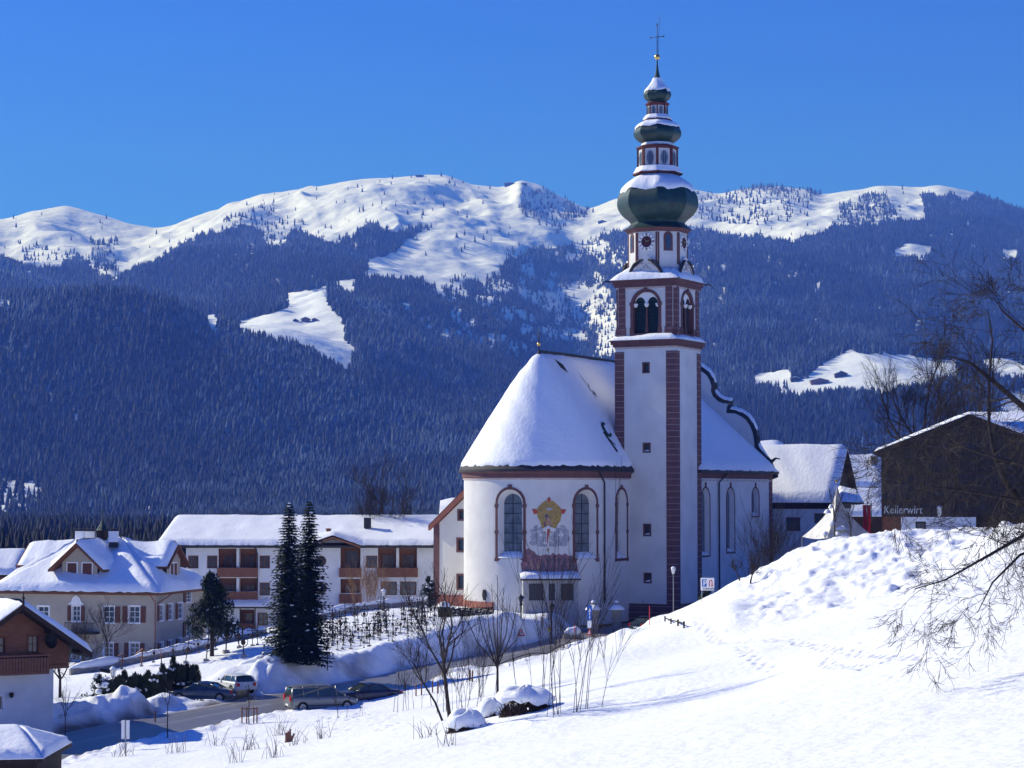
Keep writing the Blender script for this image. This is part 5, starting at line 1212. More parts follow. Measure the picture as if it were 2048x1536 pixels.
# ---- cream house with hipped roof and dormers
YA = R(15); ya = Vector((math.sin(YA), math.cos(YA), 0)); yq = Vector((math.cos(YA), -math.sin(YA), 0))
YC = P(312, 1187, 197.0); EY = YC.z
def yu(u, v, z): p = YC + yq * u + ya * v; return Vector((p.x, p.y, z))
yh = thing('cream_house', 'two-storey cream house with brown shutters, hipped snow roof, dormers and a bell turret', 'house', yu(-7, 5, -15))
YW, YL = 15.8, 11.5; YB = -16.5
yf = Flat(yu(-YW, 0, 0), yq); yr = Flat(yu(0, 0, 0), ya)
fo = [rct(yf, 145, 160, 1212, 1242), rct(yf, 207, 228, 1213, 1245), rct(yf, 258, 279, 1213, 1245), rct(yf, 76, 97, 1213, 1245), rct(yf, 208, 226, 1286, 1316), rct(yf, 260, 278, 1286, 1316), rct(yf, 145, 160, 1290, 1320), rct(yf, 20, 40, 1213, 1245)]
fs = [2, 'r', 2, 0, 'r', 2, 0, 2]
ro = [rct(yr, 319, 327, 1210, 1241), rct(yr, 337, 345, 1208, 1239), rct(yr, 356, 365, 1206, 1237), rct(yr, 319, 326, 1285, 1312), rct(yr, 337, 344, 1281, 1308), rct(yr, 356, 363, 1277, 1304), rct(yr, 372, 382, 1184, 1204), rct(yr, 371, 381, 1243, 1272), rct(yr, 395, 405, 1215, 1240)]
mb = MB(); wall(mb, yf, 0, YW, YB, EY, fo); wall(mb, yr, 0, YL, YB, EY, ro); wall(mb, Flat(yu(-YW, YL, 0), -ya), 0, YL, YB, EY); wall(mb, Flat(yu(0, YL, 0), -yq), 0, YW, YB, EY)
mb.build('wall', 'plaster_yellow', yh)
for o, s in zip(fo, fs): window(yh, yf, o, depth=.16, frame='white_paint', fw=.12, fout=.03, munt=(1, 2), mw=.05, shut=s or None)
for o in ro: window(yh, yr, o, depth=.16, frame='white_paint', fw=.10, fout=.03, munt=(1, 2), mw=.05, shut=-1)
mb = MB(); 
for y_ in (1200,): 
    z = yf.z_at(5, 1208); s = (fo[0]['s0'] + fo[0]['s1']) / 2
    mb.prism([yf.pt(s + x, z + h, .01) for x, h in ((-.8, 0), (.8, 0), (.5, .25), (.35, .6), (0, .85), (-.35, .6), (-.5, .25))], yf.n * .06)
mb.build('window_ornament', 'white_paint', yh)
mb = MB(); z = yf.z_at(5, 1266); s0, s1 = yf.s_at(140, -10), yf.s_at(200, -10); mb.box(yf.pt(s0, z, 0), yf.d * (s1 - s0), yf.n * 1.1, UPV * .15)
for q in range(int((s1 - s0) / .13)): mb.box(yf.pt(s0 + q * .13, z + .15, 1.06), yf.d * .03, yf.n * .03, UPV * .85)
mb.box(yf.pt(s0, z + 1.0, 1.0), yf.d * (s1 - s0), yf.n * .1, UPV * .06); mb.build('balcony', 'metal_dark', yh)
HO = .65; RH = 4.5; U0, U1, Vv0, Vv1 = -YW - HO, HO, -HO, YL + HO; UM = (U0 + U1) / 2; VM = (Vv0 + Vv1) / 2; ZR = EY + .05 + RH
c4 = [yu(U0, Vv0, EY + .05), yu(U1, Vv0, EY + .05), yu(U1, Vv1, EY + .05), yu(U0, Vv1, EY + .05)]; rl, rr_ = yu(UM - 1.8, VM, ZR), yu(UM + 1.8, VM, ZR)
mb = MB()
for q in ((c4[0], c4[1], rr_, rl), (c4[1], c4[2], rr_, rr_), (c4[2], c4[3], rl, rr_), (c4[3], c4[0], rl, rl)): slab(mb, *q, t=.2)
yroof = mb.build('roof', 'wood_brown', yh)
mb = MB(); up2 = UPV * .02
snow_quad(mb, c4[0] + up2, c4[1] + up2, rr_ + up2, rl + up2, .42, 40, 18, seed=21, edge=.05, rough=.16, jag=.02); snow_quad(mb, c4[1] + up2, c4[2] + up2, rr_ + up2, rr_ + up2, .5, 24, 14, seed=22, edge=.06, rough=.22); snow_quad(mb, c4[3] + up2, c4[0] + up2, rl + up2, rl + up2, .5, 20, 10, seed=23, edge=.06, rough=.2)
mb.build('snow_cover', 'snow', yroof, smooth=True)
def dormer(kind, name):
    """gabled dormer; kind 0 front, 1 right, -1 left"""
    if kind == 0: O, d, n, hwid, back = yu(UM, .9, 0), yq, -ya, 1.75, VM - .9
    else:
        O = yu((U1 - 1.5) if kind > 0 else (U0 + 1.5), VM, 0); n = yq * kind; d = ya * kind; hwid = 1.5; back = (U1 - U0) / 2 - 1.5
    W = Flat(O - d * hwid, d, n); zb = EY + (.85 if kind == 0 else .6); ze = EY + (2.75 if kind == 0 else 2.9); zp = ze + (1.55 if kind == 0 else 1.2)
    ops = []
    if kind == 0: ops = [dict(s0=hwid - 1.2, s1=hwid - .3, z0=zb + .45, z1=zb + 1.75), dict(s0=hwid + .3, s1=hwid + 1.2, z0=zb + .45, z1=zb + 1.75)]
    else: ops = [dict(s0=hwid - .7, s1=hwid - .1, z0=zb + .6, z1=zb + 1.9), dict(s0=hwid + .1, s1=hwid + .7, z0=zb + .6, z1=zb + 1.9)]
    mb = MB(); wall(mb, W, 0, 2 * hwid, zb - .8, lambda s: ze + (zp - ze) * (1 - abs(s - hwid) / hwid), ops, ds=hwid)
    for s_ in (0, 2 * hwid): mb.poly([W.pt(s_, zb - .8), W.pt(s_, ze), W.pt(s_, ze, -back), W.pt(s_, zb - .8, -back)], 1)
    dw = mb.build(name, ['plaster_yellow', 'wood_dark'], yroof if False else yh)
    for o in ops:
        b = MB(); b.box(W.pt(o['s0'], o['z0'], .05), W.d * (o['s1'] - o['s0']), -W.n * .1, UPV * (o['z1'] - o['z0']), 0)
        f = .11; b.box(W.pt(o['s0'] - f, o['z0'] - f, .03), W.d * (o['s1'] - o['s0'] + 2 * f), -W.n * .04, UPV * (o['z1'] - o['z0'] + 2 * f), 1); 
        for q in range(int((o['z1'] - o['z0']) / .15)): b.box(W.pt(o['s0'] + .05, o['z0'] + .05 + q * .15, .07), W.d * (o['s1'] - o['s0'] - .1), -W.n * .02, UPV * .09, 0)
        b.build('shutters', ['shutter', 'white_paint'], dw)
    mb = MB(); ov = .95; eo = .95 if kind == 0 else .6; sl = (zp - ze) / hwid; zr_ = zp + .12
    a = W.pt(-ov, ze - ov * sl + .12, eo); p = W.pt(hwid, zr_, eo); b = W.pt(2 * hwid + ov, ze - ov * sl + .12, eo)
    a2, p2, b2 = [W.pt(s_, z_, -back) for s_, z_ in ((-ov, ze - ov * sl + .12), (hwid, zr_), (2 * hwid + ov, ze - ov * sl + .12))]
    slab(mb, a, p, p2, a2, .2); slab(mb, p, b, b2, p2, .2); rf_ = mb.build('dormer_roof', 'wood_brown', dw)
    mb = MB(); inn = -W.n * .18
    snow_quad(mb, a2 + up2, a + up2 + inn, p + up2 + inn, p2 + up2, .45, 20, 8, seed=31 + kind, edge=.08, rough=.15); snow_quad(mb, b + up2 + inn, b2 + up2, p2 + up2, p + up2 + inn, .45, 20, 8, seed=35 + kind, edge=.08, rough=.15); mb.build('snow_cover', 'snow', rf_, smooth=True)
dormer(0, 'front_dormer'); dormer(1, 'side_dormer'); dormer(-1, 'side_dormer')
for px, wd in ((160, .8), (179, .9), (227, .8)):
    c = P(px, 1084, 202.5 if px != 179 else 205); mb = MB(); mb.prism([c + Vector((x, y, 0)) for x, y in ((-wd / 2, -.35), (wd / 2, -.35), (wd / 2, .35), (-wd / 2, .35))], UPV * 1.0, 0)
    mb.cbox(c - UPV * .5, wd * .95, .65, .55, mi=1); mb.cbox(c + UPV * 1.0, wd * 1.15, .85, .08, mi=1); mb.cbox(c + UPV * 1.2, wd * 1.25, .9, .05, mi=1)
    for sx in (-1, 1): mb.cbox(c + Vector((sx * wd * .5, 0, 1.0)), .05, .05, .4, mi=1)
    mb.build('chimney', ['white_paint', 'tile_dark'], yh)
mb = MB(); c = P(205, 1080, 204); mb.lathe(c - UPV * 1.8, [(1.4, 0), (.62, 1.5), (.5, 1.8)], 4, 1, math.pi / 4 - YA)
mb.cbox(c - UPV * .1, .75, .75, 1.0, -YA, 0); tr = mb.build('bell_turret', ['wood_dark', 'tile_dark'], yh)
mb = MB(); mb.lathe(c + UPV * .9, [(.62, 0), (.5, .12), (.42, .3), (.3, .5), (.15, .8), (.03, 1.1)], 8, 0); mb.tube([c + UPV * 1.9, c + UPV * 2.9], .03, 4, 0); mb.tube([c + UPV * 2.6 - yq * .28, c + UPV * 2.6 + yq * .28], .03, 4, 0); mb.build('spire', 'copper_green', tr)
mb = MB(); s = .35; mb.tube([yf.pt(YW - .3, EY - .1, .6), yf.pt(YW, EY - .8, .12), yf.pt(YW, YB, .12)], .055, 6); mb.tube([yr.pt(2.2, EY - .1, .6), yr.pt(.2, EY - .9, .1)], .055, 6); mb.split('downpipe', 'plinth_red', yh)

# ---- chalet in the lower left
CA = R(30); cd = Vector((math.cos(CA), math.sin(CA), 0)); ca_ = Vector((-math.sin(CA), math.cos(CA), 0)); c0 = P(30, 1215, 140.0); zpk = c0.z + .25
ch = thing('chalet', 'alpine chalet with brown timber upper floor, white base, balcony and satellite dish', 'chalet', (c0.x, c0.y, -15))
def cp_(s, dd, z): p = c0 + cd * s + ca_ * dd; return Vector((p.x, p.y, z))
cf = Flat(cp_(-6, 0, 0), cd); CM = 6.0; CW = cf.s_at(137, -9.8); zq = cf.z_at(CW, 1292)
cslope = (zpk - .35 - zq) / (CW - CM); zw = cf.z_at(CW * .6, 1339)
uo = [rct(cf, 57, 76, 1272, 1305), rct(cf, -12, 9, 1276, 1306)]; lo_ = [rct(cf, -10, 6, 1392, 1420)]
mb = MB(); wall(mb, cf, -1.5, CW, zw, lambda s: zpk - .35 - abs(s - CM) * cslope, uo, ds=.8)
zev = zpk - .35 - (CW - CM) * cslope; cr = Flat(cf.pt(CW, 0), ca_); wall(mb, cr, 0, 9.5, zw, zev); mb.build('timber_wall', 'wood_red', ch)
ww_ = cf.s_at(107, -12); mb = MB(); wall(mb, cf, -1.5, ww_, -17, zw + .02, lo_); wall(mb, Flat(cf.pt(ww_, 0), ca_), 0, 9.5, -17, zw + .02); mb.poly([cf.pt(-1.5, zw), cf.pt(CW, zw), cf.pt(CW, zw, -9.5), cf.pt(-1.5, zw, -9.5)]); mb.build('lower_wall', 'plaster_blue', ch)
for o in uo: window(ch, cf, o, depth=.15, frame='wood_brown', fw=.12, fout=.03, munt=(1, 1), mw=.05, reveal='wood_brown')
for o in lo_: window(ch, cf, o, depth=.15, frame='white_paint', fw=.06, fout=.02, munt=(1, 0), mw=.05, reveal='plaster_blue')
s1 = cf.s_at(88, -9); zb = cf.z_at(s1 * .7, 1346); mb = MB(); mb.box(cf.pt(-1.5, zb, 0), cd * (s1 + 1.5), cf.n * 1.2, UPV * .15); s_ = -1.5
while s_ < s1 - .1: mb.box(cf.pt(s_, zb + .05 - .12 * (int(s_ * 10) % 2), 1.2), cd * .17, cf.n * .04, UPV * 1.05); s_ += .2
mb.box(cf.pt(-1.5, zb + 1.08, 1.15), cd * (s1 + 1.5), cf.n * .14, UPV * .1); mb.box(cf.pt(s1 - .1, zb, 0.03), cd * .1, cf.n * 1.15, UPV * 1.1)
mb.box(cf.pt(0, zw - .05, .02), cd * CW, cf.n * .12, UPV * .25); mb.build('balcony', 'wood_red', ch)
mb = MB()
for q in range(9):
    for t in range(2): c = cf.pt(-1 + q * .62, zb + .45 + t * .25, 1.25); mb.lathe(c, [(.001, 0), (.09, .03), (.11, .1), (.06, .2), (.001, .24)], 6)
mb.build('balcony_ornament', 'wood_dark', ch)
L = 1.0
for q in range(300):
    e_ = cp_(L, -1.7, zpk - L * cslope)
    if proj(e_.x, e_.y, e_.z)[0] > 184: break
    L += .05
pk_f, pk_b, ef, eb, el, elb = cp_(0, -1.7, zpk), cp_(0, 10.5, zpk), cp_(L, -1.7, zpk - L * cslope), cp_(L, 10.5, zpk - L * cslope), cp_(-L, -1.7, zpk - L * cslope), cp_(-L, 10.5, zpk - L * cslope)
mb = MB(); slab(mb, pk_f, ef, eb, pk_b, .34); slab(mb, el, pk_f, pk_b, elb, .34); crf = mb.build('roof', 'wood_dark', ch)
for q in range(4):
    m2 = MB(); x0 = q * 1.9; m2.box(cp_(x0, -1.4, zpk - x0 * cslope - .58), cd * .16, ca_ * 1.5, UPV * .2); m2.build('rafter', 'wood_dark', crf)
mb = MB(); ins = ca_ * .12; snow_quad(mb, ef + up2 + ins, eb + up2, pk_b + up2, pk_f + up2 + ins, .36, 26, 16, seed=41, edge=.05, rough=.1, jag=.02); snow_quad(mb, elb + up2, el + up2 + ins, pk_f + up2 + ins, pk_b + up2, .36, 20, 12, seed=42, edge=.05, rough=.1); mb.build('snow_cover', 'snow', crf, smooth=True)
mb = MB(); sd_ = cf.s_at(95, -9); c = cf.pt(sd_, cf.z_at(sd_, 1280), .7); nd = Vector((.55, -.8, .25)).normalized(); t1 = nd.cross(UPV).normalized(); t2 = t1.cross(nd)
pts = [c + t1 * (.42 * r_ * math.cos(a)) + t2 * (.52 * r_ * math.sin(a)) - nd * (.18 * (1 - r_ * r_)) for r_ in (.02, .35, .7, 1.0) for a in [2 * math.pi * q / 16 for q in range(17)]]
mb.grid(pts, 16, 3); mb.tube([c - nd * .15, cf.pt(sd_, c.z - .1)], .04, 5); mb.tube([c - t2 * .5, c + nd * .45], .02, 4); mb.build('satellite_dish', 'black', ch, smooth=True)
mb = MB(); q_ = cf.s_at(22, -12); c = cf.pt(q_, cf.z_at(q_, 1394), .14); mb.lathe(c, [(.02, .32), (.16, .26), (.12, 0), (.03, -.04)], 6); mb.build('wall_lamp', 'metal_dark', ch)
mb = MB(); mb.tube([pk_f, pk_f + UPV * .8], [.09, .03], 5); mb.lathe(pk_f + UPV * .3, [(.0, 0), (.13, .1), (0, .25)], 6); mb.build('finial', 'wood_dark', ch)

# ---- low shed at the lower left corner
sh = thing('shed', 'low shed with a rounded snow roof in the lower left corner', 'shed', (Xat(20, 113, -13), 113, -15.6))
e0, e1, k1, k0 = P(-90, 1523, 110), P(86, 1519, 110), P(42, 1459, 113.6), P(-90, 1459, 113.6)
W = Flat((e0.x + .4, 110.5), (1, 0)); mb = MB(); wall(mb, W, 0, e1.x - e0.x - .8, -17.5, e0.z - .05); wall(mb, Flat((e1.x - .4, 110.5), (0, 1)), 0, 6, -17.5, e0.z - .05); mb.build('wall', 'wood_dark', sh)
mb = MB(); bk0, bk1 = Vector((e0.x, 117.2, e0.z)), Vector((e1.x, 117.2, e1.z)); slab(mb, e0, e1, k1, k0, .18); slab(mb, bk1, bk0, k0, k1, .18); slab(mb, e1, bk1, k1, k1, .18); sr = mb.build('roof', 'wood_dark', sh)
mb = MB(); snow_quad(mb, e0 + up2, e1 + up2, k1 + up2, k0 + up2, .34, 20, 12, seed=51, edge=.10, rough=.06); snow_quad(mb, bk1 + up2, bk0 + up2, k0 + up2, k1 + up2, .3, 10, 6, seed=52, edge=.08); snow_quad(mb, e1 + up2, bk1 + up2, k1 + up2, k1 + up2, .3, 12, 10, seed=53, edge=.08, rough=.05); mb.build('snow_cover', 'snow', sr, smooth=True)

# ---- plain snow-roofed houses
def simple_house(name, label, base, q, a, W_, D_, zb, ze, zr, wallm, bandz=None, wins=(), cat='house', ov=.9, snow=.5, ridge_along='q', side_band=None, seed=0, roofm='wood_dark'):
    """base = front right corner on the ground plan, q to the right, a away"""
    t = thing(name, label, cat, (base.x, base.y, zb))
    F = Flat(base - q * W_, q); S = Flat(base, a)
    mid = D_ / 2
    ops = [rct(F, *w) for w in wins]
    mb = MB(); wall(mb, F, 0, W_, zb, ze, ops); wall(mb, S, 0, D_, zb, lambda s: ze + (zr - ze) * (1 - abs(s - mid) / mid), ds=mid); wall(mb, Flat(base - q * W_ + a * D_, -a), 0, D_, zb, lambda s: ze + (zr - ze) * (1 - abs(s - mid) / mid), ds=mid)
    mb.build('wall', wallm, t)
    for o in ops: window(t, F, o, depth=.12, frame='wood_brown', fw=.08, fout=.02, munt=(1, 0), mw=.05)
    if bandz: mb = MB(); mb.box(F.pt(0, bandz[0], .03), q * W_, F.n * .06, UPV * (bandz[1] - bandz[0])); mb.build('timber_band', 'wood_dark', t)
    zz_ = ze - ov * (zr - ze) / mid
    mk = lambda s, dd, z: Vector(((F.O + q * s + a * dd).x, (F.O + q * s + a * dd).y, z))
    e = [mk(-ov, -ov, zz_), mk(W_ + ov, -ov, zz_), mk(W_ + ov, D_ + ov, zz_), mk(-ov, D_ + ov, zz_)]; r0_, r1_ = mk(-ov, mid, zr + .1), mk(W_ + ov, mid, zr + .1)
    mb = MB(); slab(mb, e[0], e[1], r1_, r0_, .25); slab(mb, e[2], e[3], r0_, r1_, .25); rf_ = mb.build('roof', roofm, t)
    mb = MB(); snow_quad(mb, e[0] + up2, e[1] + up2, r1_ + up2, r0_ + up2, snow, int(W_ * 1.6), 14, seed=seed, edge=.05, rough=.12); snow_quad(mb, e[2] + up2, e[3] + up2, r0_ + up2, r1_ + up2, snow, int(W_ * 1.2), 10, seed=seed + 1, edge=.05, rough=.12); mb.build('snow_cover', 'snow', rf_, smooth=True)
    return t, F, S
q22 = Vector((math.cos(R(22)), -math.sin(R(22)), 0)); a22 = Vector((math.sin(R(22)), math.cos(R(22)), 0))
hb = P(1659, 1000, 250.0); hb.z = 0
t, F, S = simple_house('inn_annexe', 'broad white house with dark timber upper floor and deep snow roof right of the church', hb, q22, a22, 15, 10.5, -12, Zat(990, 250), Zat(899, 256), 'plaster_blue', (Zat(1018, 250), Zat(988, 250)), [(1573, 1599, 1036, 1061), (1630, 1650, 1028, 1045)], seed=61, snow=.7)
mb = MB(); mb.box(S.pt(0, Zat(1018, 250), .02), a22 * 10.5, S.n * .05, UPV * 9) if False else None
mb = MB(); k0 = Zat(1018, 250); mid = 5.25; mb.poly([S.pt(0, k0, .04), S.pt(10.5, k0, .04), S.pt(10.5, Zat(990, 250), .04), S.pt(mid, Zat(899, 256) - .1, .04), S.pt(0, Zat(990, 250), .04)]); mb.build('timber_gable', 'wood_dark', t)
mb = MB(); p = [P(1682, 1004, 246), P(1728, 1006, 246), P(1716, 985, 249), P(1676, 975, 250)]; slab(mb, *p, t=.15); pr_ = mb.build('porch_roof', 'wood_dark', t); mb = MB(); snow_quad(mb, *[v + up2 for v in p], .35, 10, 6, seed=5, edge=.2); mb.build('porch_snow', 'snow', pr_, smooth=True)
hb = P(1762, 965, 300.0); hb.z = 0; th2, F2, S2 = simple_house('farmhouse', 'snow-roofed farmhouse with a chimney seen between the white house and the dark barn', hb, Vector((1, 0, 0)), Vector((0, 1, 0)), 9, 10, -8, Zat(968, 300), Zat(917, 305), 'wood_dark', seed=71, snow=.6)
mb = MB(); c = P(1748, 928, 303); mb.cbox(c - UPV * .5, 1.0, .9, 1.6); mb.build('chimney', 'stone', th2)
hb = P(1765, 1020, 272.0); hb.z = 0; simple_house('garage', 'low building under a flat snow slope below the farmhouse', hb, Vector((1, 0, 0)), Vector((0, 1, 0)), 6, 8, -9, Zat(1024, 272), Zat(982, 276), 'wood_dark', seed=73, snow=.45, cat='outbuilding')
hb = P(1560, 910, 290.0); hb.z = 0; simple_house('hillside_house', 'small snow-covered roof just showing behind the church nave end', hb, Vector((1, 0, 0)), Vector((0, 1, 0)), 9, 8, -9, Zat(915, 290), Zat(889, 294), 'plaster_blue', seed=75, snow=.5)
hb = P(26, 1145, 235.0); hb.z = 0; simple_house('neighbour_house', 'house with a smooth snow roof at the left edge behind the cream house', hb, Vector((1, 0, 0)), Vector((0, 1, 0)), 9, 9, -17, Zat(1143, 235), Zat(1108, 239), 'wood_brown', seed=77, snow=.6)
hb = P(2110, 880, 215.0); hb.z = 0; simple_house('barn_annexe', 'snow roof rising behind the right half of the dark barn', hb, Vector((1, 0, 0)), Vector((0, 1, 0)), 7, 12, -6, Zat(868, 215), Zat(836, 221), 'wood_dark', seed=79, snow=.6)
hb = P(930, 1060, 262.0); hb.z = 0; simple_house('village_house', 'house roof under snow partly hidden behind the sacristy gable', hb, Vector((1, 0, 0)), Vector((0, 1, 0)), 2.2, 9, -14, Zat(1032, 262), Zat(1004, 266), 'plaster_blue', seed=81, snow=.5)

# ---- dark timber barn
BA = R(11.5); bd_v = Vector((math.cos(BA), -math.sin(BA), 0)); ba_v = Vector((math.sin(BA), math.cos(BA), 0)); b0 = P(1763, 1000, 194.0); b0.z = 0
bf = Flat(b0, bd_v); bw = bf.s_at(1940, 5); YP = (b0 + bd_v * bw).y; bz = bf.z_at(bw, 829); sl_ = bf.s_at(1748, 3); bsl = (bz - bf.z_at(sl_, 905)) / (bw - sl_)
def bp_(s, dd, z): p = b0 + bd_v * s + ba_v * dd; return Vector((p.x, p.y, z))
def bzz(y): return bf.z_at(bw * .5, y)
barn = thing('barn', 'large weathered dark timber barn with snow-edged gable roof and white ground floor on the right', 'barn', bp_(bw, 0, -4))
zlw = bzz(1034)
mb = MB(); wall(mb, bf, 0, 2 * bw, zlw, lambda s: bz - .35 - abs(s - bw) * bsl, ds=1.0); wall(mb, Flat(bp_(0, 16, 0), -ba_v), 0, 16, -8, bz - .35 - bw * bsl)
mb.build('boarding', 'barn_wood', barn)
mb = MB(); s = 0.0; rb_ = random.Random(4)
while s < 2 * bw:      # upright boards of uneven width
    wd = rb_.uniform(.16, .3); zt_ = bz - .4 - max(abs(s - bw), abs(s + wd - bw)) * bsl; lo2 = bzz(952 if s < 2.5 else 1000)
    mb.box(bf.pt(s + .02, lo2 + rb_.uniform(-.05, .05), .0), bd_v * (wd - .04), bf.n * rb_.choice((.02, .05, .12, .16)), UPV * (zt_ - lo2)); s += wd
mb.build('upright_boards', 'barn_wood', barn)
for y_ in (905, 948, 1004): mb = MB(); mb.box(bf.pt(-.05, bzz(y_), .04), bd_v * (2 * bw + .1), bf.n * .1, UPV * .22); mb.build('beam', 'wood_dark', barn)
for s_ in (0, 3.2, 6.2, bw - .1, bw + 3, bw + 6): mb = MB(); mb.box(bf.pt(s_, zlw, .045), bd_v * .22, bf.n * .1, UPV * (bzz(952) - zlw)); mb.build('post', 'wood_dark', barn)
lw = [rct(bf, 1833, 1850, 1045, 1062)]
mb = MB(); wl, wr_ = bf.s_at(1802, -3), bf.s_at(1952, -3); wall(mb, bf, wl, wr_, -7, zlw, lw); mb.build('lower_wall', 'plaster_blue', barn)
mb = MB(); mb.box(bf.pt(0, -7, -.3), bd_v * wl, bf.n * .05, UPV * (zlw + 7)); mb.build('door_panel', 'wood_brown', barn); mb = MB(); mb.box(bf.pt(wr_, -7, -.3), bd_v * (2 * bw - wr_), bf.n * .05, UPV * (zlw + 7)); mb.build('door_panel', 'wood_dark', barn)
for o in lw: window(barn, bf, dict(o), depth=.15, frame='wood_dark', fw=.08, fout=.02, munt=(1, 0), mw=.05)
Lr = bw - sl_; pf, pb = bp_(bw, -1.2, bz), bp_(bw, 17, bz); ef, eb = bp_(bw - Lr, -1.2, bz - Lr * bsl), bp_(bw - Lr, 17, bz - Lr * bsl); gf, gb2 = bp_(bw + Lr, -1.2, bz - Lr * bsl), bp_(bw + Lr, 17, bz - Lr * bsl)
mb = MB(); slab(mb, ef, pf, pb, eb, .18); slab(mb, pf, gf, gb2, pb, .18); brf = mb.build('roof', 'wood_dark', barn)
mb = MB(); snow_quad(mb, eb + up2, ef + up2, pf + up2, pb + up2, .26, 20, 26, seed=91, edge=.03, rough=.06); snow_quad(mb, gf + up2, gb2 + up2, pb + up2, pf + up2, .26, 20, 26, seed=92, edge=.03, rough=.06); mb.build('snow_cover', 'snow', brf, smooth=True)
def lettering(text, size, loc, parent, m, ext=.02, name='lettering', shear=0.0, rz=0.0, sx=1.0, bold=0.0):
    cu_ = bpy.data.curves.new('t', 'FONT'); cu_.body = text; cu_.size = size; cu_.extrude = ext; cu_.shear = shear; cu_.align_x = 'LEFT'; cu_.offset = bold
    to = bpy.data.objects.new('t', cu_); col.objects.link(to); bpy.context.view_layer.update()
    me = bpy.data.meshes.new_from_object(to.evaluated_get(bpy.context.evaluated_depsgraph_get())); bpy.data.objects.remove(to); me.name = name; me.materials.clear(); me.materials.append(M[m])
    o = link(name, me, parent); o.rotation_euler = (R(90), 0, rz); o.scale = (sx, 1, 1); o.location = Vector(loc) - ORG[0]; return o
lettering('Kellerwirt', 1.0, bf.pt(bf.s_at(1767, -2), bf.z_at(1, 1027), .2), barn, 'sign_dim', .03, 'sign_lettering', .10, rz=-BA, bold=.006, sx=.82)
mb = MB(); sq = bf.s_at(1879, -2); c = bf.pt(sq, bf.z_at(sq, 1034), .5); mb.lathe(c, [(.08, 0), (.16, .25), (.24, .85), (.1, 1.0)], 8, 0); mb.tube([c + UPV * 1.0, c - bf.n * .5 + UPV * 1.1], .03, 4, 1); mb.build('wall_lantern', ['lamp_glass', 'metal_dark'], barn)

# ---- tent
tp = P(1673, 966, 205.0); tb = Zat(1074, 205); hwT = (Xat(1745, 205, -4) - Xat(1612, 205, -4)) / 2 * .80; tc = Vector(((Xat(1745, 205, -4) + Xat(1612, 205, -4)) / 2 - .1, 205, tb))
tent = thing('pagoda_tent', 'pointed white pagoda tent with patchy snow beside the barn', 'tent', tc)
def tside(k, u, v):   # concave sides up to the peak
    f = (1 - v) ** 2.1 * .97 + .03 * (1 - v); r_ = hwT * f; sag = .28 * math.sin(math.pi * u) * (1 - v) ** 2
    c_ = [(-1, -1), (1, -1), (1, 1), (-1, 1)]; a, b = c_[k], c_[(k + 1) % 4]; x = a[0] * (1 - u) + b[0] * u; y = a[1] * (1 - u) + b[1] * u; n = ((a[0] + b[0]) / 2, (a[1] + b[1]) / 2)
    x, y = x * r_ - n[0] * sag * .3, y * r_ - n[1] * sag * .3; ca, sa = math.cos(.35), math.sin(.35)
    return Vector((tc.x + (tp.x - tc.x) * v + x * ca - y * sa, tc.y + x * sa + y * ca, tb + (tp.z - tb) * v - sag * .6))
mb = MB()
for k in range(4): mb.grid([tside(k, i / 10, j / 14) for j in range(15) for i in range(11)], 10, 14)
mb.build('canopy', 'canvas', tent, smooth=True)
mb = MB()
for k in range(4): c = tside(k, 0, 0); mb.tube([c, Vector((c.x, c.y, tb - 3.0))], .05, 5)
mb.build('pole', 'metal_grey', tent); mb = MB(); mb.ball(tp + UPV * .15, .14, 8); mb.build('ball_finial', 'gold', tent, smooth=True)
mb = MB()
for px, py, r_ in ((1655, 1022, .28), (1664, 1046, .4), (1684, 1055, .5), (1690, 1068, .45), (1662, 1012, .2), (1676, 1066, .35), (1650, 1066, .35)): 
    c = P(px, py, 202.6 + (1070 - py) * .012); mb.lathe(c - UPV * .2, [(r_ * 1.3, 0), (r_ * 1.1, .15), (r_ * .6, .32), (.01, .38)], 9)
mb.split('snow_patch', 'snow', tent, smooth=True)
# flags
for i, (px, dy) in enumerate(((1729, 0), (1737, 2.5))):
    b_ = P(px + 6, 1078, 207 + dy); fl = thing('banner', 'red banner hanging from a mast beside the tent' + (', nearer of the two' if i == 0 else ', farther of the two'), 'flag', b_, 'red banners between tent and barn')
    mb = MB(); mb.tube([b_ - UPV * 1, b_ + UPV * 3.6], .04, 5); mb.build('mast', 'metal_dark', fl)
    mb = MB(); pts = [b_ + Vector((-.05 - .36 * u / 4, .06 * math.sin(u * 1.6 + v), 3.2 - 3.0 * v / 10)) for v in range(11) for u in range(5)]; mb.grid(pts, 4, 10); mb.build('cloth', 'flag_red', fl, smooth=True)
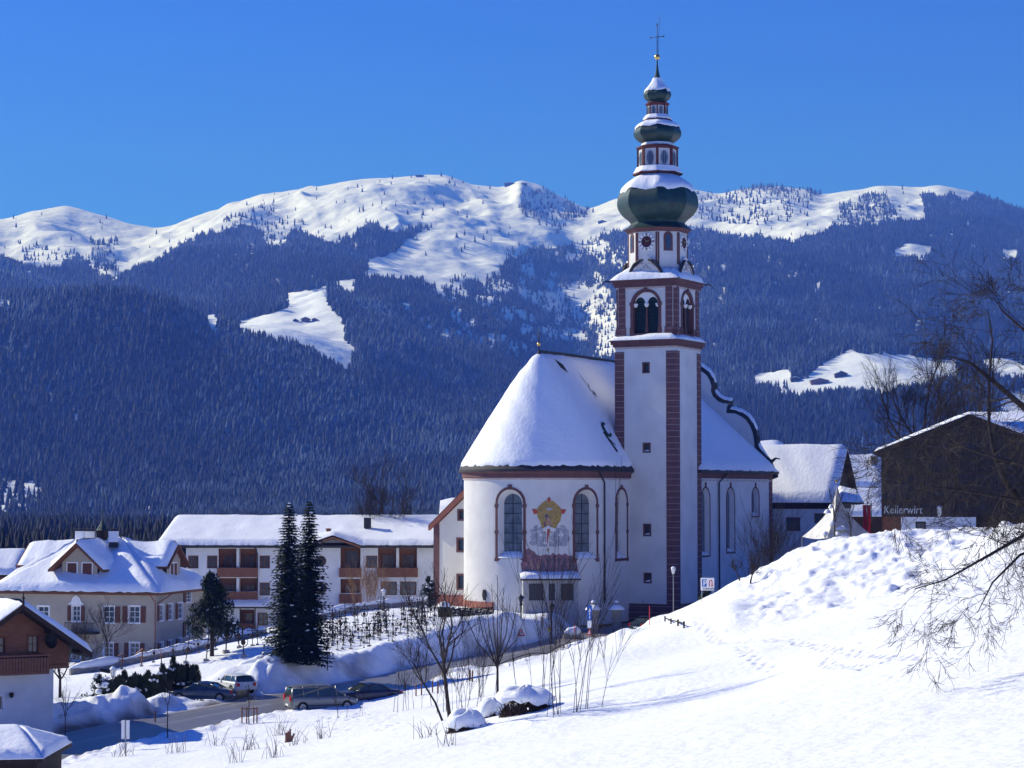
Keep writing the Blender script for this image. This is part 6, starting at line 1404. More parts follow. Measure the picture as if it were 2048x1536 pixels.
# ================================================================ CARS
def make_car(name, label, paint, L, W_, H, style, loc, rz, snowy=False):
    """car pointing along local +x; built around its own centre on the ground"""
    t = thing(name, label, 'car', loc, None, rz); local()
    hw_ = W_ / 2
    if style == 'van':
        hood = [(L / 2, .62), (L / 2 - .15, .82), (L / 2 - .9, 1.02)]; belt_f = L / 2 - .95; wsb = L / 2 - .95; wst = L / 2 - 1.85; rre = -L / 2 + .22; rbe = -L / 2 + .06
        top = [(wst, H - .06), (0.2, H), (-L / 2 + .7, H - .03), (rre, H - .12)]; belt = 1.02
    elif style == 'sedan':
        hood = [(L / 2, .52), (L / 2 - .15, .72), (L / 2 - 1.15, .88)]; wsb = L / 2 - 1.2; wst = L / 2 - 1.95; rre = -L / 2 + 1.55; rbe = -L / 2 + .85
        top = [(wst, H - .05), (-.1, H), (rre, H - .08)]; belt = .92
    else:
        hood = [(L / 2, .55), (L / 2 - .15, .74), (L / 2 - 1.0, .90)]; wsb = L / 2 - 1.05; wst = L / 2 - 1.7; rre = -L / 2 + .45; rbe = -L / 2 + .12
        top = [(wst, H - .05), (-.1, H), (rre, H - .08)]; belt = .90
    # lower body: stations along x with (bottom, top, half width)
    st = [(L / 2, .32, hood[0][1], hw_ * .80), (L / 2 - .15, .24, hood[1][1], hw_ * .92), (L / 2 - .6, .22, hood[1][1] + .12, hw_ * .98), (hood[2][0], .22, hood[2][1], hw_), (0, .22, belt + .01, hw_), (rbe + .3, .22, belt + .03, hw_), (min(rbe, -L / 2 + .8), .24, belt + .02, hw_ * .98), (-L / 2 + .12, .28, belt - (.06 if style == 'sedan' else .0), hw_ * .93), (-L / 2, .36, belt - .22, hw_ * .86)]
    def sec(zb, zt, w_): return [(-w_ * .94, zb), (-w_, zb + .14), (-w_, zt - .16), (-w_ * .95, zt - .03), (-w_ * .86, zt), (w_ * .86, zt), (w_ * .95, zt - .03), (w_, zt - .16), (w_, zb + .14), (w_ * .94, zb)]
    mb = MB(); rows = [[(x, y, z) for y, z in sec(zb, zt, w_)] for x, zb, zt, w_ in st]
    k0 = 0
    for i, r_ in enumerate(rows): mb.v += r_
    for i in range(len(rows) - 1):
        for j in range(9): a = i * 10 + j; mb.f.append((a, a + 1, a + 11, a + 10)); mb.m.append(0)
    mb.f.append(tuple(range(9, -1, -1))); mb.m.append(0); b = (len(rows) - 1) * 10; mb.f.append(tuple(range(b, b + 10))); mb.m.append(0)
    # roof panel
    tp_ = [(x, z) for x, z in top]; wr = hw_ * .76; n = len(tp_); k = len(mb.v)
    for x, z in tp_:
        mb.v += [(x, -wr, z - .06), (x, -wr * .82, z), (x, 0, z + .025), (x, wr * .82, z), (x, wr, z - .06)]
    for i in range(n - 1):
        for j in range(4): a = k + i * 5 + j; mb.f.append((a, a + 1, a + 6, a + 5)); mb.m.append(0)
    # pillars
    def bar(p, q, r_=.035): mb.tube([p, q], r_, 4)
    for s in (-1, 1):
        yb, yt = s * hw_ * .9, s * wr; zt0 = top[0][1] - .06
        bar((wsb, yb, belt), (wst, yt, zt0), .04); bar((rbe + .02, yb, belt), (rre, yt, top[-1][1] - .06), .07 if style != 'sedan' else .06)
        xs = {'van': (.85, -.45, -1.45), 'sedan': (.15,), 'hatch': (.2, -.85)}[style]
        for x in xs: bar((x, yb, belt), (x - .05, yt, H - .08), .04)
        bar((wst, yt, zt0), (rre, yt, top[-1][1] - .06), .035)
    bd = mb.build('body', paint, t, smooth=False)
    for p in bd.data.polygons: p.use_smooth = True
    bd.data.update()
    gmb = MB(); yb, yt = hw_ * .88, wr * .98; zt0 = top[0][1] - .07; zt1 = top[-1][1] - .07
    gmb.poly([(wsb, -yb, belt), (wsb, yb, belt), (wst, yt, zt0), (wst, -yt, zt0)]); gmb.poly([(rbe, -yb, belt), (rbe, yb, belt), (rre, yt, zt1), (rre, -yt, zt1)])
    for s in (-1, 1): gmb.poly([(wsb, s * yb, belt), (rbe, s * yb, belt), (rre, s * yt, zt1), (top[1][0], s * yt, H - .07), (wst, s * yt, zt0)])
    gmb.build('window_glass', 'car_glass', t)
    wr_ = .33 if style != 'van' else .34
    for x in (L / 2 - .85, -L / 2 + .85):
        for s in (-1, 1):
            m2 = MB(); segs = 18; y0 = s * (hw_ - .2); y1 = s * (hw_ + .015)
            for r0_, r1_, ya_, yb_ in ((wr_, wr_, y0, y1), (wr_, wr_ * .64, y1, y1)):
                for q in range(segs):
                    a0, a1 = 2 * math.pi * q / segs, 2 * math.pi * (q + 1) / segs
                    m2.poly([(x + r0_ * math.cos(a0), ya_, wr_ + r0_ * math.sin(a0)), (x + r0_ * math.cos(a1), ya_, wr_ + r0_ * math.sin(a1)), (x + r1_ * math.cos(a1), yb_, wr_ + r1_ * math.sin(a1)), (x + r1_ * math.cos(a0), yb_, wr_ + r1_ * math.sin(a0))])
            wh = m2.build('wheel', 'tyre', t); m3 = MB(); m3.poly([(x + wr_ * .64 * math.cos(2 * math.pi * q / segs), y1 * 1.001, wr_ + wr_ * .64 * math.sin(2 * math.pi * q / segs)) for q in range(segs)]); m3.lathe((x, y1, wr_), [(.08, -.01), (.01, .0)], 6)
            for q in range(5):
                a0 = 2 * math.pi * q / 5; m3.tube([(x + .05 * math.cos(a0), y1 * 1.012, wr_ + .05 * math.sin(a0)), (x + wr_ * .6 * math.cos(a0), y1 * 1.012, wr_ + wr_ * .6 * math.sin(a0))], .022, 4)
            m3.build('rim', 'rim', wh)
            m4 = MB(); m4.poly([(x + (wr_ + .05) * math.cos(math.pi * q / 12), s * (hw_ + .004), wr_ + (wr_ + .05) * math.sin(math.pi * q / 12)) for q in range(13)]); m4.build('wheel_arch', 'black', t)
    for s in (-1, 1):
        m2 = MB(); m2.box((L / 2 - .12, s * hw_ * .62 - .17, .60), (.1, 0, 0), (0, .34, 0), (0, 0, .16)); m2.build('headlight', 'lamp_glass', t)
        m2 = MB(); m2.box((-L / 2 - .01, s * hw_ * .76 - .12, .62 if style != 'van' else .75), (.2, 0, 0), (0, .24, 0), (0, 0, .22 if style != 'van' else .4)); m2.build('tail_light', 'tail_red', t)
        m2 = MB(); m2.box((wsb - .15, s * (hw_ + .02) - (0 if s > 0 else .16), belt), (.1, 0, 0), (0, .16, 0), (0, 0, .13)); m2.build('mirror', paint, t)
    m2 = MB(); m2.box((-L / 2 - .012, -.26, .42 if style != 'hatch' else .72), (.02, 0, 0), (0, .52, 0), (0, 0, .12)); m2.build('number_plate', 'sign_white', t)
    m2 = MB()
    for s in (-1, 1):
        m2.box((-L / 2 + .3, s * hw_ * 1.002 - .01, .42), (L - .6, 0, 0), (0, .02, 0), (0, 0, .05))
        m2.box((.5, s * hw_ * 1.003 - .01, belt - .16), (.16, 0, 0), (0, .02, 0), (0, 0, .03)); m2.box((-.5, s * hw_ * 1.003 - .01, belt - .16), (.16, 0, 0), (0, .02, 0), (0, 0, .03))
    m2.build('trim_strip', 'black', t)
    if snowy: pass
    return t
def heading(p, q): d = q - p; return math.atan2(d.y, d.x)
def car_at(px, py, rz, *a, **k):
    v = hit(px, py); return v
v = PZ(640, 1424, -15.0); rh = math.atan2(_t[len(_t) // 3][1], _t[len(_t) // 3][0]); rd = RC
def road_dir_at(px):
    i = int(np.argmin(np.abs(1024 + FPX * RC[:, 0] / RC[:, 1] - px))); return math.atan2(_t[i][1], _t[i][0])
def ground_at(v): 
    d, s, rz_, st = road_info(np.array([v.x]), np.array([v.y])); z = float(ground_z(np.array([v.x]), np.array([v.y]))[0])
    return Vector((v.x, v.y, z + (.07 if d[0] < 0 else 0)))
pv = PZ(642, 1420, -14.75); make_car('minivan', 'silver-grey minivan with roof rails parked at the near edge of the road', 'paint_silver', 4.8, 1.85, 1.78, 'van', Vector((pv.x, pv.y, -14.78)), R(22))
pv2 = PZ(735, 1405, -14.45); make_car('parked_car', 'dark navy saloon car parked just ahead of the silver minivan', 'paint_navy', 4.6, 1.78, 1.42, 'sedan', Vector((pv2.x, pv2.y, -14.5)), R(205))
pv3 = hit(405, 1402); make_car('parked_car', 'slate grey saloon car parked in front of the thuja hedge', 'paint_slate', 4.7, 1.78, 1.42, 'sedan', ground_at(pv3), R(172))
pv4 = hit(470, 1386); make_car('parked_car', 'small white hatchback parked beyond the slate grey saloon', 'paint_white', 3.9, 1.68, 1.42, 'hatch', ground_at(pv4), R(122))
pv5 = PZ(1292, 1262, -13.35); make_car('parked_car', 'dark green car on the road half hidden behind the snow bank below the tower', 'paint_green', 4.5, 1.75, 1.45, 'sedan', Vector((pv5.x, pv5.y, -13.35)), R(60))

# ================================================================ VEGETATION
def branch(mb, p, d, L, r, depth, spread=.55, up=.12, n=4, ratio=.72, wob=.18, split=(2, 3), minr=.006, seg=4, leader=.75, droop=0.0):
    pts = [p]; rad = [r]; q = p.copy(); dd = d.normalized(); 
    for i in range(seg):
        dd = (dd + Vector((random.gauss(0, wob), random.gauss(0, wob), random.gauss(0, wob) + up - droop))).normalized(); q = q + dd * (L / seg); pts.append(q.copy()); rad.append(max(minr, r * (1 - (1 - ratio) * (i + 1) / seg)))
    mb.tube(pts, rad, n if r > .03 else 3, 0, cap=False)
    if depth <= 0: return
    for k in range(random.randint(*split)):
        t = random.uniform(.35, 1.0); i = min(seg - 1, int(t * seg)); b = pts[i].lerp(pts[i + 1], t * seg - i); ax = Vector((random.gauss(0, 1), random.gauss(0, 1), random.gauss(0, .6))).normalized()
        nd = (dd + ax * spread * random.uniform(.7, 1.4)).normalized(); branch(mb, b, nd, L * random.uniform(.5, .8), max(minr, rad[i] * random.uniform(.45, .65)), depth - 1, spread, up, n, ratio, wob, split, minr, max(2, seg - 1), leader, droop)
    if random.random() < leader: branch(mb, pts[-1], dd, L * .75, rad[-1], depth - 1, spread, up, n, ratio, wob, split, minr, max(2, seg - 1), leader, droop)
def bare_tree(name, label, base, H, r, depth=5, lean=(0, 0), spread=.6, m='bark', cat='tree', group=None, up=.10, split=(2, 3), trunk=.3, crown_d=None, seed=None, wob=.14):
    if seed is not None: random.seed(seed)
    t = thing(name, label, cat, base, group)
    mb = MB(); d = Vector((lean[0], lean[1], 1)).normalized(); top = base + d * H * trunk
    mb.tube([base - UPV * .4, base + d * H * trunk * .5 + Vector((random.gauss(0, .04), 0, 0)) * H * .1, top], [r * 1.15, r * .95, r * .8], 7, cap=False); mb.build('trunk', m, t)
    mb = MB(); k = random.randint(3, 4)
    for i in range(k):
        a = 2 * math.pi * i / k + random.uniform(-.4, .4); nd = Vector((math.cos(a) * spread, math.sin(a) * spread, 1)) + Vector((lean[0], lean[1], 0)); branch(mb, top, nd, H * (1 - trunk) * .42, r * .55, depth - 1, spread, up, 5, .7, wob, split)
    branch(mb, top, d, H * (1 - trunk) * .45, r * .7, depth - 1, spread, up, 5, .7, wob, split)
    mb.build('crown', m, t); return t
def conifer(name, label, base, H, rb, whorls, per, seed, m='needles', cat='tree', group=None, crown_from=.04, droop=.45, fluff=1.0, snow=0.0, power=.8):
    r0 = random.Random(seed); t = thing(name, label, cat, base, group)
    mb = MB(); mb.tube([base - UPV * .3, base + UPV * H * .6, base + UPV * H * .99], [.022 * H, .012 * H, .01], 7, cap=False); mb.build('trunk', 'bark', t)
    V = []; F = []; SV = MB()
    def tri(a, b, c): k = len(V); V.extend((a, b, c)); F.append((k, k + 1, k + 2))
    for w_ in range(whorls):
        f = w_ / (whorls - 1); z = H * (crown_from + (1 - crown_from) * f); R_ = rb * (1 - f) ** power * r0.uniform(.82, 1.12) + .12
        n = max(4, int(per * (.45 + .55 * (1 - f))))
        for i in range(n):
            a = 2 * math.pi * (i + r0.random()) / n; Lb = R_ * r0.uniform(.7, 1.15); ca, sa = math.cos(a), math.sin(a); p0 = base + Vector((0, 0, z + r0.uniform(-.1, .1) * H * .03))
            segs = max(3, int(Lb / .32)); dr = droop * (1 - f * .8)
            for s in range(segs):
                u = (s + .5) / segs; pr = Lb * u; pz = -dr * pr * (1 - .45 * u) + .08 * Lb * u * u; c = p0 + Vector((ca * pr, sa * pr, pz))
                wd = .34 * fluff * (1.1 - .6 * u) * (0.5 + .5 * min(1, Lb)); 
                for sd in (-1, 1):
                    for kk in range(2):
                        ang = a + sd * r0.uniform(.5, 1.2); ln = wd * r0.uniform(.8, 1.5); tip = c + Vector((math.cos(ang) * ln, math.sin(ang) * ln, -r0.uniform(.05, .35) * ln * 1.6)); side = Vector((-math.sin(ang), math.cos(ang), r0.uniform(-.6, .6))).normalized() * ln * .28
                        tri(c - side, c + side, tip)
                if r0.random() < snow and u > .4: SV.ball(c + UPV * .05, r0.uniform(.08, .16), 6, sz=.5)
            tipc = p0 + Vector((ca * Lb, sa * Lb, -dr * Lb * .55 + .08 * Lb)); side = Vector((-sa, ca, 0)) * .07; tri(p0 + Vector((ca * Lb * .7, sa * Lb * .7, -dr * Lb * .45)) - side, p0 + Vector((ca * Lb * .7, sa * Lb * .7, -dr * Lb * .45)) + side, tipc)
    o = ORG[0]; me = mesh_np('crown', [(v.x - o.x, v.y - o.y, v.z - o.z) for v in V], F, [m]); cr_ = link('crown', me, t)
    if SV.v: tag(SV.build('snow_patch', 'snow', cr_, smooth=True), kind='stuff')
    return t
b1 = hit(577, 1322); b2 = hit(617, 1322)
conifer('spruce', 'tall narrow dark spruce, left one of the pair in the churchyard', b1, Zat(1008, b1.y) - b1.z, 2.15, 58, 20, 5, group='twin spruces in the churchyard', power=.66, snow=.02, fluff=1.15, droop=.6)
conifer('spruce', 'tall narrow dark spruce, right one of the pair in the churchyard', b2, Zat(1004, b2.y) - b2.z, 2.15, 58, 20, 6, group='twin spruces in the churchyard', power=.66, snow=.02, fluff=1.15, droop=.6)
def clump_tree(name, label, base, H, rx, cf, seed, m='needles', n=1400, leaf=.22, cat='tree', snow=0, blobs=16, shape='pine', group=None):
    r0 = random.Random(seed); t = thing(name, label, cat, base, group); mb = MB(); mb.tube([base - UPV * .3, base + UPV * H * .5, base + UPV * H * .92], [.025 * H + .03, .018 * H + .02, .02], 7, cap=False)
    B = []
    for i in range(blobs):
        f = cf + (1 - cf) * (i + .5) / blobs; z = H * f; k = (1 - ((f - cf) / (1 - cf)) ** 1.4) * .95 + .12 if shape == 'pine' else math.sin(math.pi * min(1, .18 + (f - cf) / (1 - cf) * .8)); a = r0.uniform(0, 6.28); d = rx * k * r0.uniform(.35, .85)
        c = base + Vector((d * math.cos(a), d * math.sin(a), z)); B.append((c, rx * r0.uniform(.28, .46) * (.5 + .5 * k))); mb.tube([base + UPV * z * .9, c], [.05, .02], 4, cap=False)
    mb.build('trunk', 'bark', t); V = []; F = []; SV = MB()
    for i in range(n):
        c, r_ = r0.choice(B); d = Vector((r0.gauss(0, 1), r0.gauss(0, 1), r0.gauss(0, .8))); d = d.normalized() * r_ * r0.uniform(.45, 1.1); p = c + d; q = Vector((r0.gauss(0, 1), r0.gauss(0, 1), r0.gauss(0, 1))).normalized(); s_ = q.cross(UPV + Vector((.1, 0, 0))).normalized(); l = leaf * r0.uniform(.6, 1.4)
        k = len(V); V += [p - s_ * l * .35, p + s_ * l * .35, p + q * l]; F.append((k, k + 1, k + 2))
    for i in range(snow): c, r_ = r0.choice(B); SV.ball(c + Vector((r0.uniform(-1, 1) * r_ * .6, r0.uniform(-1, .4) * r_ * .8, r_ * r0.uniform(.3, .9))), r0.uniform(.12, .3), 7, sz=.45)
    o = ORG[0]; me = mesh_np('crown', [(v.x - o.x, v.y - o.y, v.z - o.z) for v in V], F, [m]); cr_ = link('crown', me, t)
    if SV.v: tag(SV.build('snow_patch', 'snow', cr_, smooth=True), kind='stuff')
    return t
b = hit(424, 1312); clump_tree('pine', 'dark pine with irregular crown in front of the cream house and guest house', b, Zat(1150, b.y) - b.z, 2.0, .28, 3, n=9000, leaf=.24, snow=7, blobs=40)
b = on(858, 218); clump_tree('bush', 'dark evergreen bush with snow beside the sacristy corner', b, 3.0, 1.0, .05, 4, n=1800, leaf=.2, snow=5, shape='r', cat='bush')
b = on(200, 156.5); clump_tree('bush', 'rounded dark shrub loaded with snow at the left end of the hedge', b, 2.5, 1.2, .05, 9, n=2600, leaf=.16, snow=26, shape='r', cat='bush', blobs=20)
b = hit(120, 1395); bare_tree('bare_tree', 'small bare tree with frosted limbs beside the chalet', b, 4.4, .12, 5, seed=3, spread=.8)
random.seed(4)
for i in range(20):
    px = 212 + i * 9.6 + random.uniform(-2, 2); b = on(px, 157.0 + i * .16 + random.uniform(-.5, .5)); H = random.uniform(1.7, 2.5) if i != 14 else 2.9
    t = thing('thuja', 'dark green pointed thuja in the hedge behind the parked cars', 'shrub', b, 'thuja hedge between parking place and churchyard')
    V = []; F = []
    for k_ in range(520):
        f = random.random() ** .8; a = random.uniform(0, 6.28); rr2 = .56 * (1 - f) ** .6 * random.uniform(.55, 1.1) + .04; p = Vector((rr2 * math.cos(a), rr2 * math.sin(a), H * f)); l = random.uniform(.14, .3); sd = Vector((-math.sin(a), math.cos(a), 0)) * l * .3; tip = p + Vector((math.cos(a) * .1, math.sin(a) * .1, l)); k = len(V); V += [tuple(p - sd), tuple(p + sd), tuple(tip)]; F.append((k, k + 1, k + 2))
    link('foliage', mesh_np('foliage', V, F, ['thuja']), t)
    if i % 2 == 0:
        mb = MB(); zc_ = H * random.uniform(.4, .85)
        for q in range(5): mb.ball(b + Vector((random.uniform(-.3, .3), -.3 + random.uniform(-.1, .1), zc_ + random.uniform(-.1, .12))), random.uniform(.06, .15), 7, sz=.7)
        mb.build('snow_patch', 'snow', t, smooth=True)
# trees and saplings on the near slope
b = hit(905, 1462); bare_tree('bare_tree', 'leaning bare tree with tangled twigs standing on the near snow slope', b, Zat(1165, b.y) - b.z, .10, 5, lean=(-.14, 0), seed=12, spread=.6, trunk=.38)
b = hit(890, 1440); bare_tree('bare_tree', 'second bare stem bending left beside the leaning tree on the near slope', b, 5.2, .06, 5, lean=(-.6, .1), seed=14, spread=.7, trunk=.4)
def shoots(name, label, base, n, H, spread, r=.03, m='bark', cat='bush', group=None, seed=0, fork=1, lean=0):
    random.seed(seed); t = thing(name, label, cat, base, group); mb = MB()
    for i in range(n):
        a = random.uniform(0, 6.28); o = Vector((math.cos(a), math.sin(a) * .6, 0)) * random.uniform(0, spread); h = H * random.uniform(.6, 1.0); d = Vector((o.x * .12 / max(.1, spread) + random.gauss(0, .10) + lean, random.gauss(0, .05), 1)).normalized()
        x, y = base.x + o.x, base.y + o.y; z = float(ground_z(x, y)); p = Vector((x, y, z - .2)); branch(mb, p, d, h, r * random.uniform(.6, 1), fork, .35, .04, 4, .35, .035, (2, 4), .008, 5, .2)
    mb.build('stems', m, t); return t
b = hit(995, 1398); t = thing('sapling', 'young bare tree with upright forked stems in front of the round church choir', 'tree', b); mb = MB(); random.seed(5); H = Zat(1150, b.y) - b.z; tr_ = b + UPV * H * .33; mb.tube([b - UPV * .3, tr_], [.10, .07], 6); mb.build('trunk', 'bark', t); mb = MB()
for dx, f in ((-.42, .62), (-.24, .75), (-.12, .9), (0, 1.0), (.12, .85), (.26, .72), (.4, .66), (.55, .5), (-.6, .45), (.1, .55), (-.3, .5)):
    tip = tr_ + Vector((dx * 3.0, random.uniform(-.4, .4), H * .67 * f)); m_ = tr_ + Vector((dx * 2.0, 0, H * .28 * f)); mb.tube([tr_ - UPV * random.uniform(0, .8), m_, tip], [.045, .03, .012], 4, cap=False)
    for q in range(2): k = random.uniform(.4, .8); s_ = m_.lerp(tip, k); mb.tube([s_, s_ + Vector((random.uniform(-.35, .35), 0, random.uniform(.3, .8)))], [.014, .008], 3, cap=False)
mb.build('crown', 'bark', t)
for i, (px, py, n, H, sp, lb) in enumerate(((1120, 1428, 9, 6.0, 1.3, 'clump of tall thin bare stems right of the snow-capped bushes'), (1075, 1405, 6, 4.6, 1.0, 'bare thin stems rising behind the larger snow-capped bush'), (960, 1395, 8, 3.4, 1.4, 'low bare twigs between leaning tree and snow-capped bush'), (1165, 1420, 4, 3.2, 1.0, 'spreading bare twigs at the right end of the near thicket'), (700, 1432, 5, 1.4, 1.0, 'short bare twigs on the slope beside the minivan'), (820, 1420, 8, 2.4, 1.6, 'bare scrub on the near slope left of the leaning tree'), (915, 1420, 14, 2.2, 2.4, 'dense bare undergrowth round the leaning tree'))):
    shoots('bare_shrub', lb, hit(px, py), n, H, sp, seed=20 + i, r=.024, group=None, fork=2)
for i, (px, py, H, lb) in enumerate(((498, 1447, 2.8, 'young roadside tree with a wooden support frame'), (335, 1475, 4.2, 'thin bare sapling at the near road edge left of the support frame'), (130, 1495, 4.0, 'thin bare sapling at the near road edge beside the shed'), (655, 1340, 2.6, 'thin bare sapling on the snow wall above the minivan'))):
    b = hit(px, py); bare_tree('sapling', lb, b, H, .035, 3, seed=40 + i, spread=.35, trunk=.45)
b = hit(498, 1447); st_ = thing('tree_support', 'low wooden frame of posts holding the young roadside tree', 'tree support', b)
for dx in (-.45, -.15, .3, .5): m2 = MB(); m2.tube([b + Vector((dx, .1 * dx, -.2)), b + Vector((dx, .1 * dx, 1.05))], .045, 5); m2.build('post', 'wood_brown', st_)
m2 = MB(); m2.tube([b + Vector((-.5, 0, .95)), b + Vector((.55, 0, .95))], .035, 5); m2.build('rail', 'wood_brown', st_)
TUFT = ['around the broken stump', 'just right of the broken stump', 'at the bottom edge left of the stump', 'beneath the double-board sign', 'right of the double-board sign', 'left of the leaning tree foot', 'below the brush heap at the leaning tree', 'at the very bottom edge of the slope', 'beside the corner shed', 'behind the broken stump', 'below the young supported roadside tree', 'in front of the broken stump']
for i, (px, py) in enumerate(((590, 1490), (640, 1478), (500, 1500), (250, 1512), (355, 1505), (850, 1475), (905, 1490), (470, 1525), (20, 1532), (560, 1470), (430, 1490), (545, 1515))):
    v = hit(px, py); random.seed(60 + i); t = thing('grass_tuft', 'dry reddish-brown stalks poking through the snow ' + TUFT[i], 'grass tuft', v, 'dry stalks on the near slope'); mb = MB()
    for k in range(random.randint(10, 22)):
        a = random.uniform(0, 6.28); o = Vector((math.cos(a), math.sin(a), 0)) * random.uniform(0, .7); h = random.uniform(.5, 1.5); d = Vector((random.gauss(0, .28), random.gauss(0, .2), 1)).normalized(); p = v + o - UPV * .1; mb.tube([p, p + d * h * .6, p + d * h + Vector((d.x * .3, 0, -.06))], [.014, .011, .006], 3, cap=False)
    mb.build('stalks', 'bark_pale', t)
v = hit(578, 1484); t = thing('stump', 'reddish-brown broken stump among dry stalks on the near slope', 'stump', v); mb = MB(); random.seed(9)
for k in range(7): mb.tube([v + Vector((random.uniform(-.2, .2), 0, -.1)), v + Vector((random.uniform(-.25, .45), 0, random.uniform(.3, .75)))], [random.uniform(.06, .13), .05], 6)
mb.build('stump_wood', 'wood_red', t)
# snow-capped brush heaps on the near slope
def brush(px, py, rx, ry, h, label, seed, cap_h=.8):
    v = hit(px, py); random.seed(seed); t = thing('brush_heap', label, 'bush', v); V = []; F = []; mb = MB()
    for k in range(420):
        a = random.uniform(0, 6.28); r_ = math.sqrt(random.random()); p = v + Vector((rx * r_ * math.cos(a), ry * r_ * math.sin(a), 0)); p.z = float(ground_z(p.x, p.y)) - .1; hh = h * (1 - r_ ** 3 * .5) * random.uniform(.6, 1.1); d = Vector((random.gauss(0, .35), random.gauss(0, .3), 1)).normalized(); mb.tube([p, p + d * hh * .5, p + d * hh + Vector((random.gauss(0, .12), 0, 0))], [.022, .018, .01], 3, cap=False)
    core = mb.build('twigs', 'brush_brown', t)
    mb = MB(); n, m_ = 40, 14; pts = []
    for j in range(m_ + 1):
        for i in range(n + 1):
            a = 2 * math.pi * i / n; f = j / m_; ph = f * math.pi * .62; rr3 = math.sin(ph) / math.sin(math.pi * .55) if ph < math.pi * .55 else 1 - (ph - math.pi * .55) * .25; lob = 1 + .24 * float(vn(math.cos(a) * 1.6 + seed, math.sin(a) * 1.6, seed)) + .10 * float(vn(math.cos(a) * 5, math.sin(a) * 5 + f * 2, seed + 1))
            if i == n: a = 0
            pts.append(v + Vector((rx * 1.0 * rr3 * lob * math.cos(a), ry * rr3 * lob * math.sin(a), h * .62 + cap_h * (math.cos(ph) * (1 + .25 * float(vn(math.cos(a) * 2 + f * 3, math.sin(a) * 2, seed + 2)))) + (.16 * float(vn(a * 3.3 + 1e-6, 2.2, seed)) if j > m_ - 4 else 0))))
    for j in range(m_ + 1): pts[j * (n + 1) + n] = pts[j * (n + 1)]
    mb.grid(pts, n, m_); mb.build('snow_cap', 'snow', t, smooth=True)
    return t
brush(1050, 1424, 1.3, .9, 1.05, 'large dark brush heap under a thick snow cap in the middle of the near slope', 3, .58)
brush(932, 1458, .95, .75, .5, 'low brush heap capped with snow at the foot of the leaning tree', 5, .6)
brush(985, 1432, .7, .6, .5, 'small snow mound of brush between the two larger heaps', 7, .55)
# shrubs round the church
for i, (px, Y, n, H, sp, lb) in enumerate(((1540, 200, 22, 4.6, 1.8, 'dense bare bush at the far corner of the church nave'), (735, 221, 26, 2.8, 2.0, 'tan leafless bush in front of the guest house'), (1520, 196, 10, 3.0, 1.4, 'small bare bush behind the snow pile beside the nave'))):
    shoots('bare_shrub', lb, on(px, Y), n, H, sp, seed=80 + i, r=.03, fork=3, m='twig_tan' if i == 1 else 'bark')
b = on(1408, 203); clump_tree('young_conifer', 'small dark conifer in front of the church tower corner', b, 3.9, .85, .1, 15, n=1600, leaf=.22, blobs=18)
b = hit(1238, 1232); bare_tree('bare_tree', 'thin bare roadside tree in front of the tower beside the gate pillars', b, 5.2, .11, 5, seed=33, spread=.35, trunk=.35)
b = hit(1500, 1168); bare_tree('fruit_tree', 'small crooked bare tree with snow on its limbs on the bank above the parking sign', b, 2.2, .07, 5, lean=(.25, 0), seed=35, spread=1.0, trunk=.3)
b = hit(1482, 1160); bare_tree('fruit_tree', 'small crooked bare tree leaning left behind the parking sign', b, 1.9, .06, 4, lean=(-.6, 0), seed=36, spread=.9, trunk=.4)
b = on(1560, 205); clump_tree('bush', 'dark evergreen bush between church nave and white house', b, 2.9, 1.6, .05, 18, n=2600, leaf=.22, shape='r', cat='bush', blobs=20)
b = on(1671, 192); bare_tree('sapling', 'slim bare tree in front of the pagoda tent', b, 6.0, .07, 4, seed=37, spread=.4, trunk=.4)
b = on(1703, 196); bare_tree('sapling', 'slim bare tree right of the pagoda tent peak', b, 4.6, .06, 4, seed=38, spread=.35, trunk=.45)
b = on(765, 262); bare_tree('bare_tree', 'dense rounded bare tree behind the guest house roof', Vector((b.x, b.y, -12)), 13.4, .22, 7, seed=50, spread=.7, trunk=.3)
b = on(1845, 232); bare_tree('bare_tree', 'tall bare tree behind the barn roof', Vector((b.x, b.y, -4)), 17.5, .3, 7, seed=52, spread=.6, trunk=.4)
b = on(1960, 255); bare_tree('bare_tree', 'bare tree farther back behind the barn ridge', Vector((b.x, b.y, -4)), 19, .3, 6, seed=53, spread=.6, trunk=.35)
b = on(215, 192); bare_tree('bare_tree', 'small bare tree against the front wall of the cream house', b, 5.2, .07, 5, seed=54, spread=.5, trunk=.3)
b = on(170, 186); bare_tree('climbing_plant', 'dark tangled climber and shrub under the cream house balcony', b, 4.2, .08, 6, seed=55, spread=.8, trunk=.15, cat='bush')
# big tree entering from the right
def limb(mb, pts, rs, twigs=10, seed=0, tl=2.4, droop=.12):
    random.seed(seed); v = [P(*p) for p in pts]; mb.tube(v, rs, 7, cap=False)
    for i in range(len(v) - 1):
        L = (v[i + 1] - v[i]).length; k = max(2, int(L * twigs / 8.5))
        for q in range(k):
            f = random.random(); p = v[i].lerp(v[i + 1], f); r_ = rs[i] + (rs[i + 1] - rs[i]) * f; dd = (v[i + 1] - v[i]).normalized(); ax = Vector((random.gauss(0, 1), random.gauss(0, .8), random.gauss(0, .9))).normalized(); branch(mb, p, (dd * .8 + ax * .9).normalized(), random.uniform(.6, 1) * tl, max(.012, r_ * .34), 4, .75, 0.01, 4, .55, .19, (2, 3), .006, 4, .7, droop)
b = Vector((Xat(2300, 78, -4), 78, -5)); bt = thing('large_bare_tree', 'large bare tree reaching in from the right edge with drooping twigs', 'tree', b); mb = MB(); mb.tube([b, P(2290, 1150, 78), P(2270, 950, 77), P(2290, 700, 77)], [.5, .4, .33, .2], 9, cap=False); mb.build('trunk', 'bark', bt)
mb = MB()
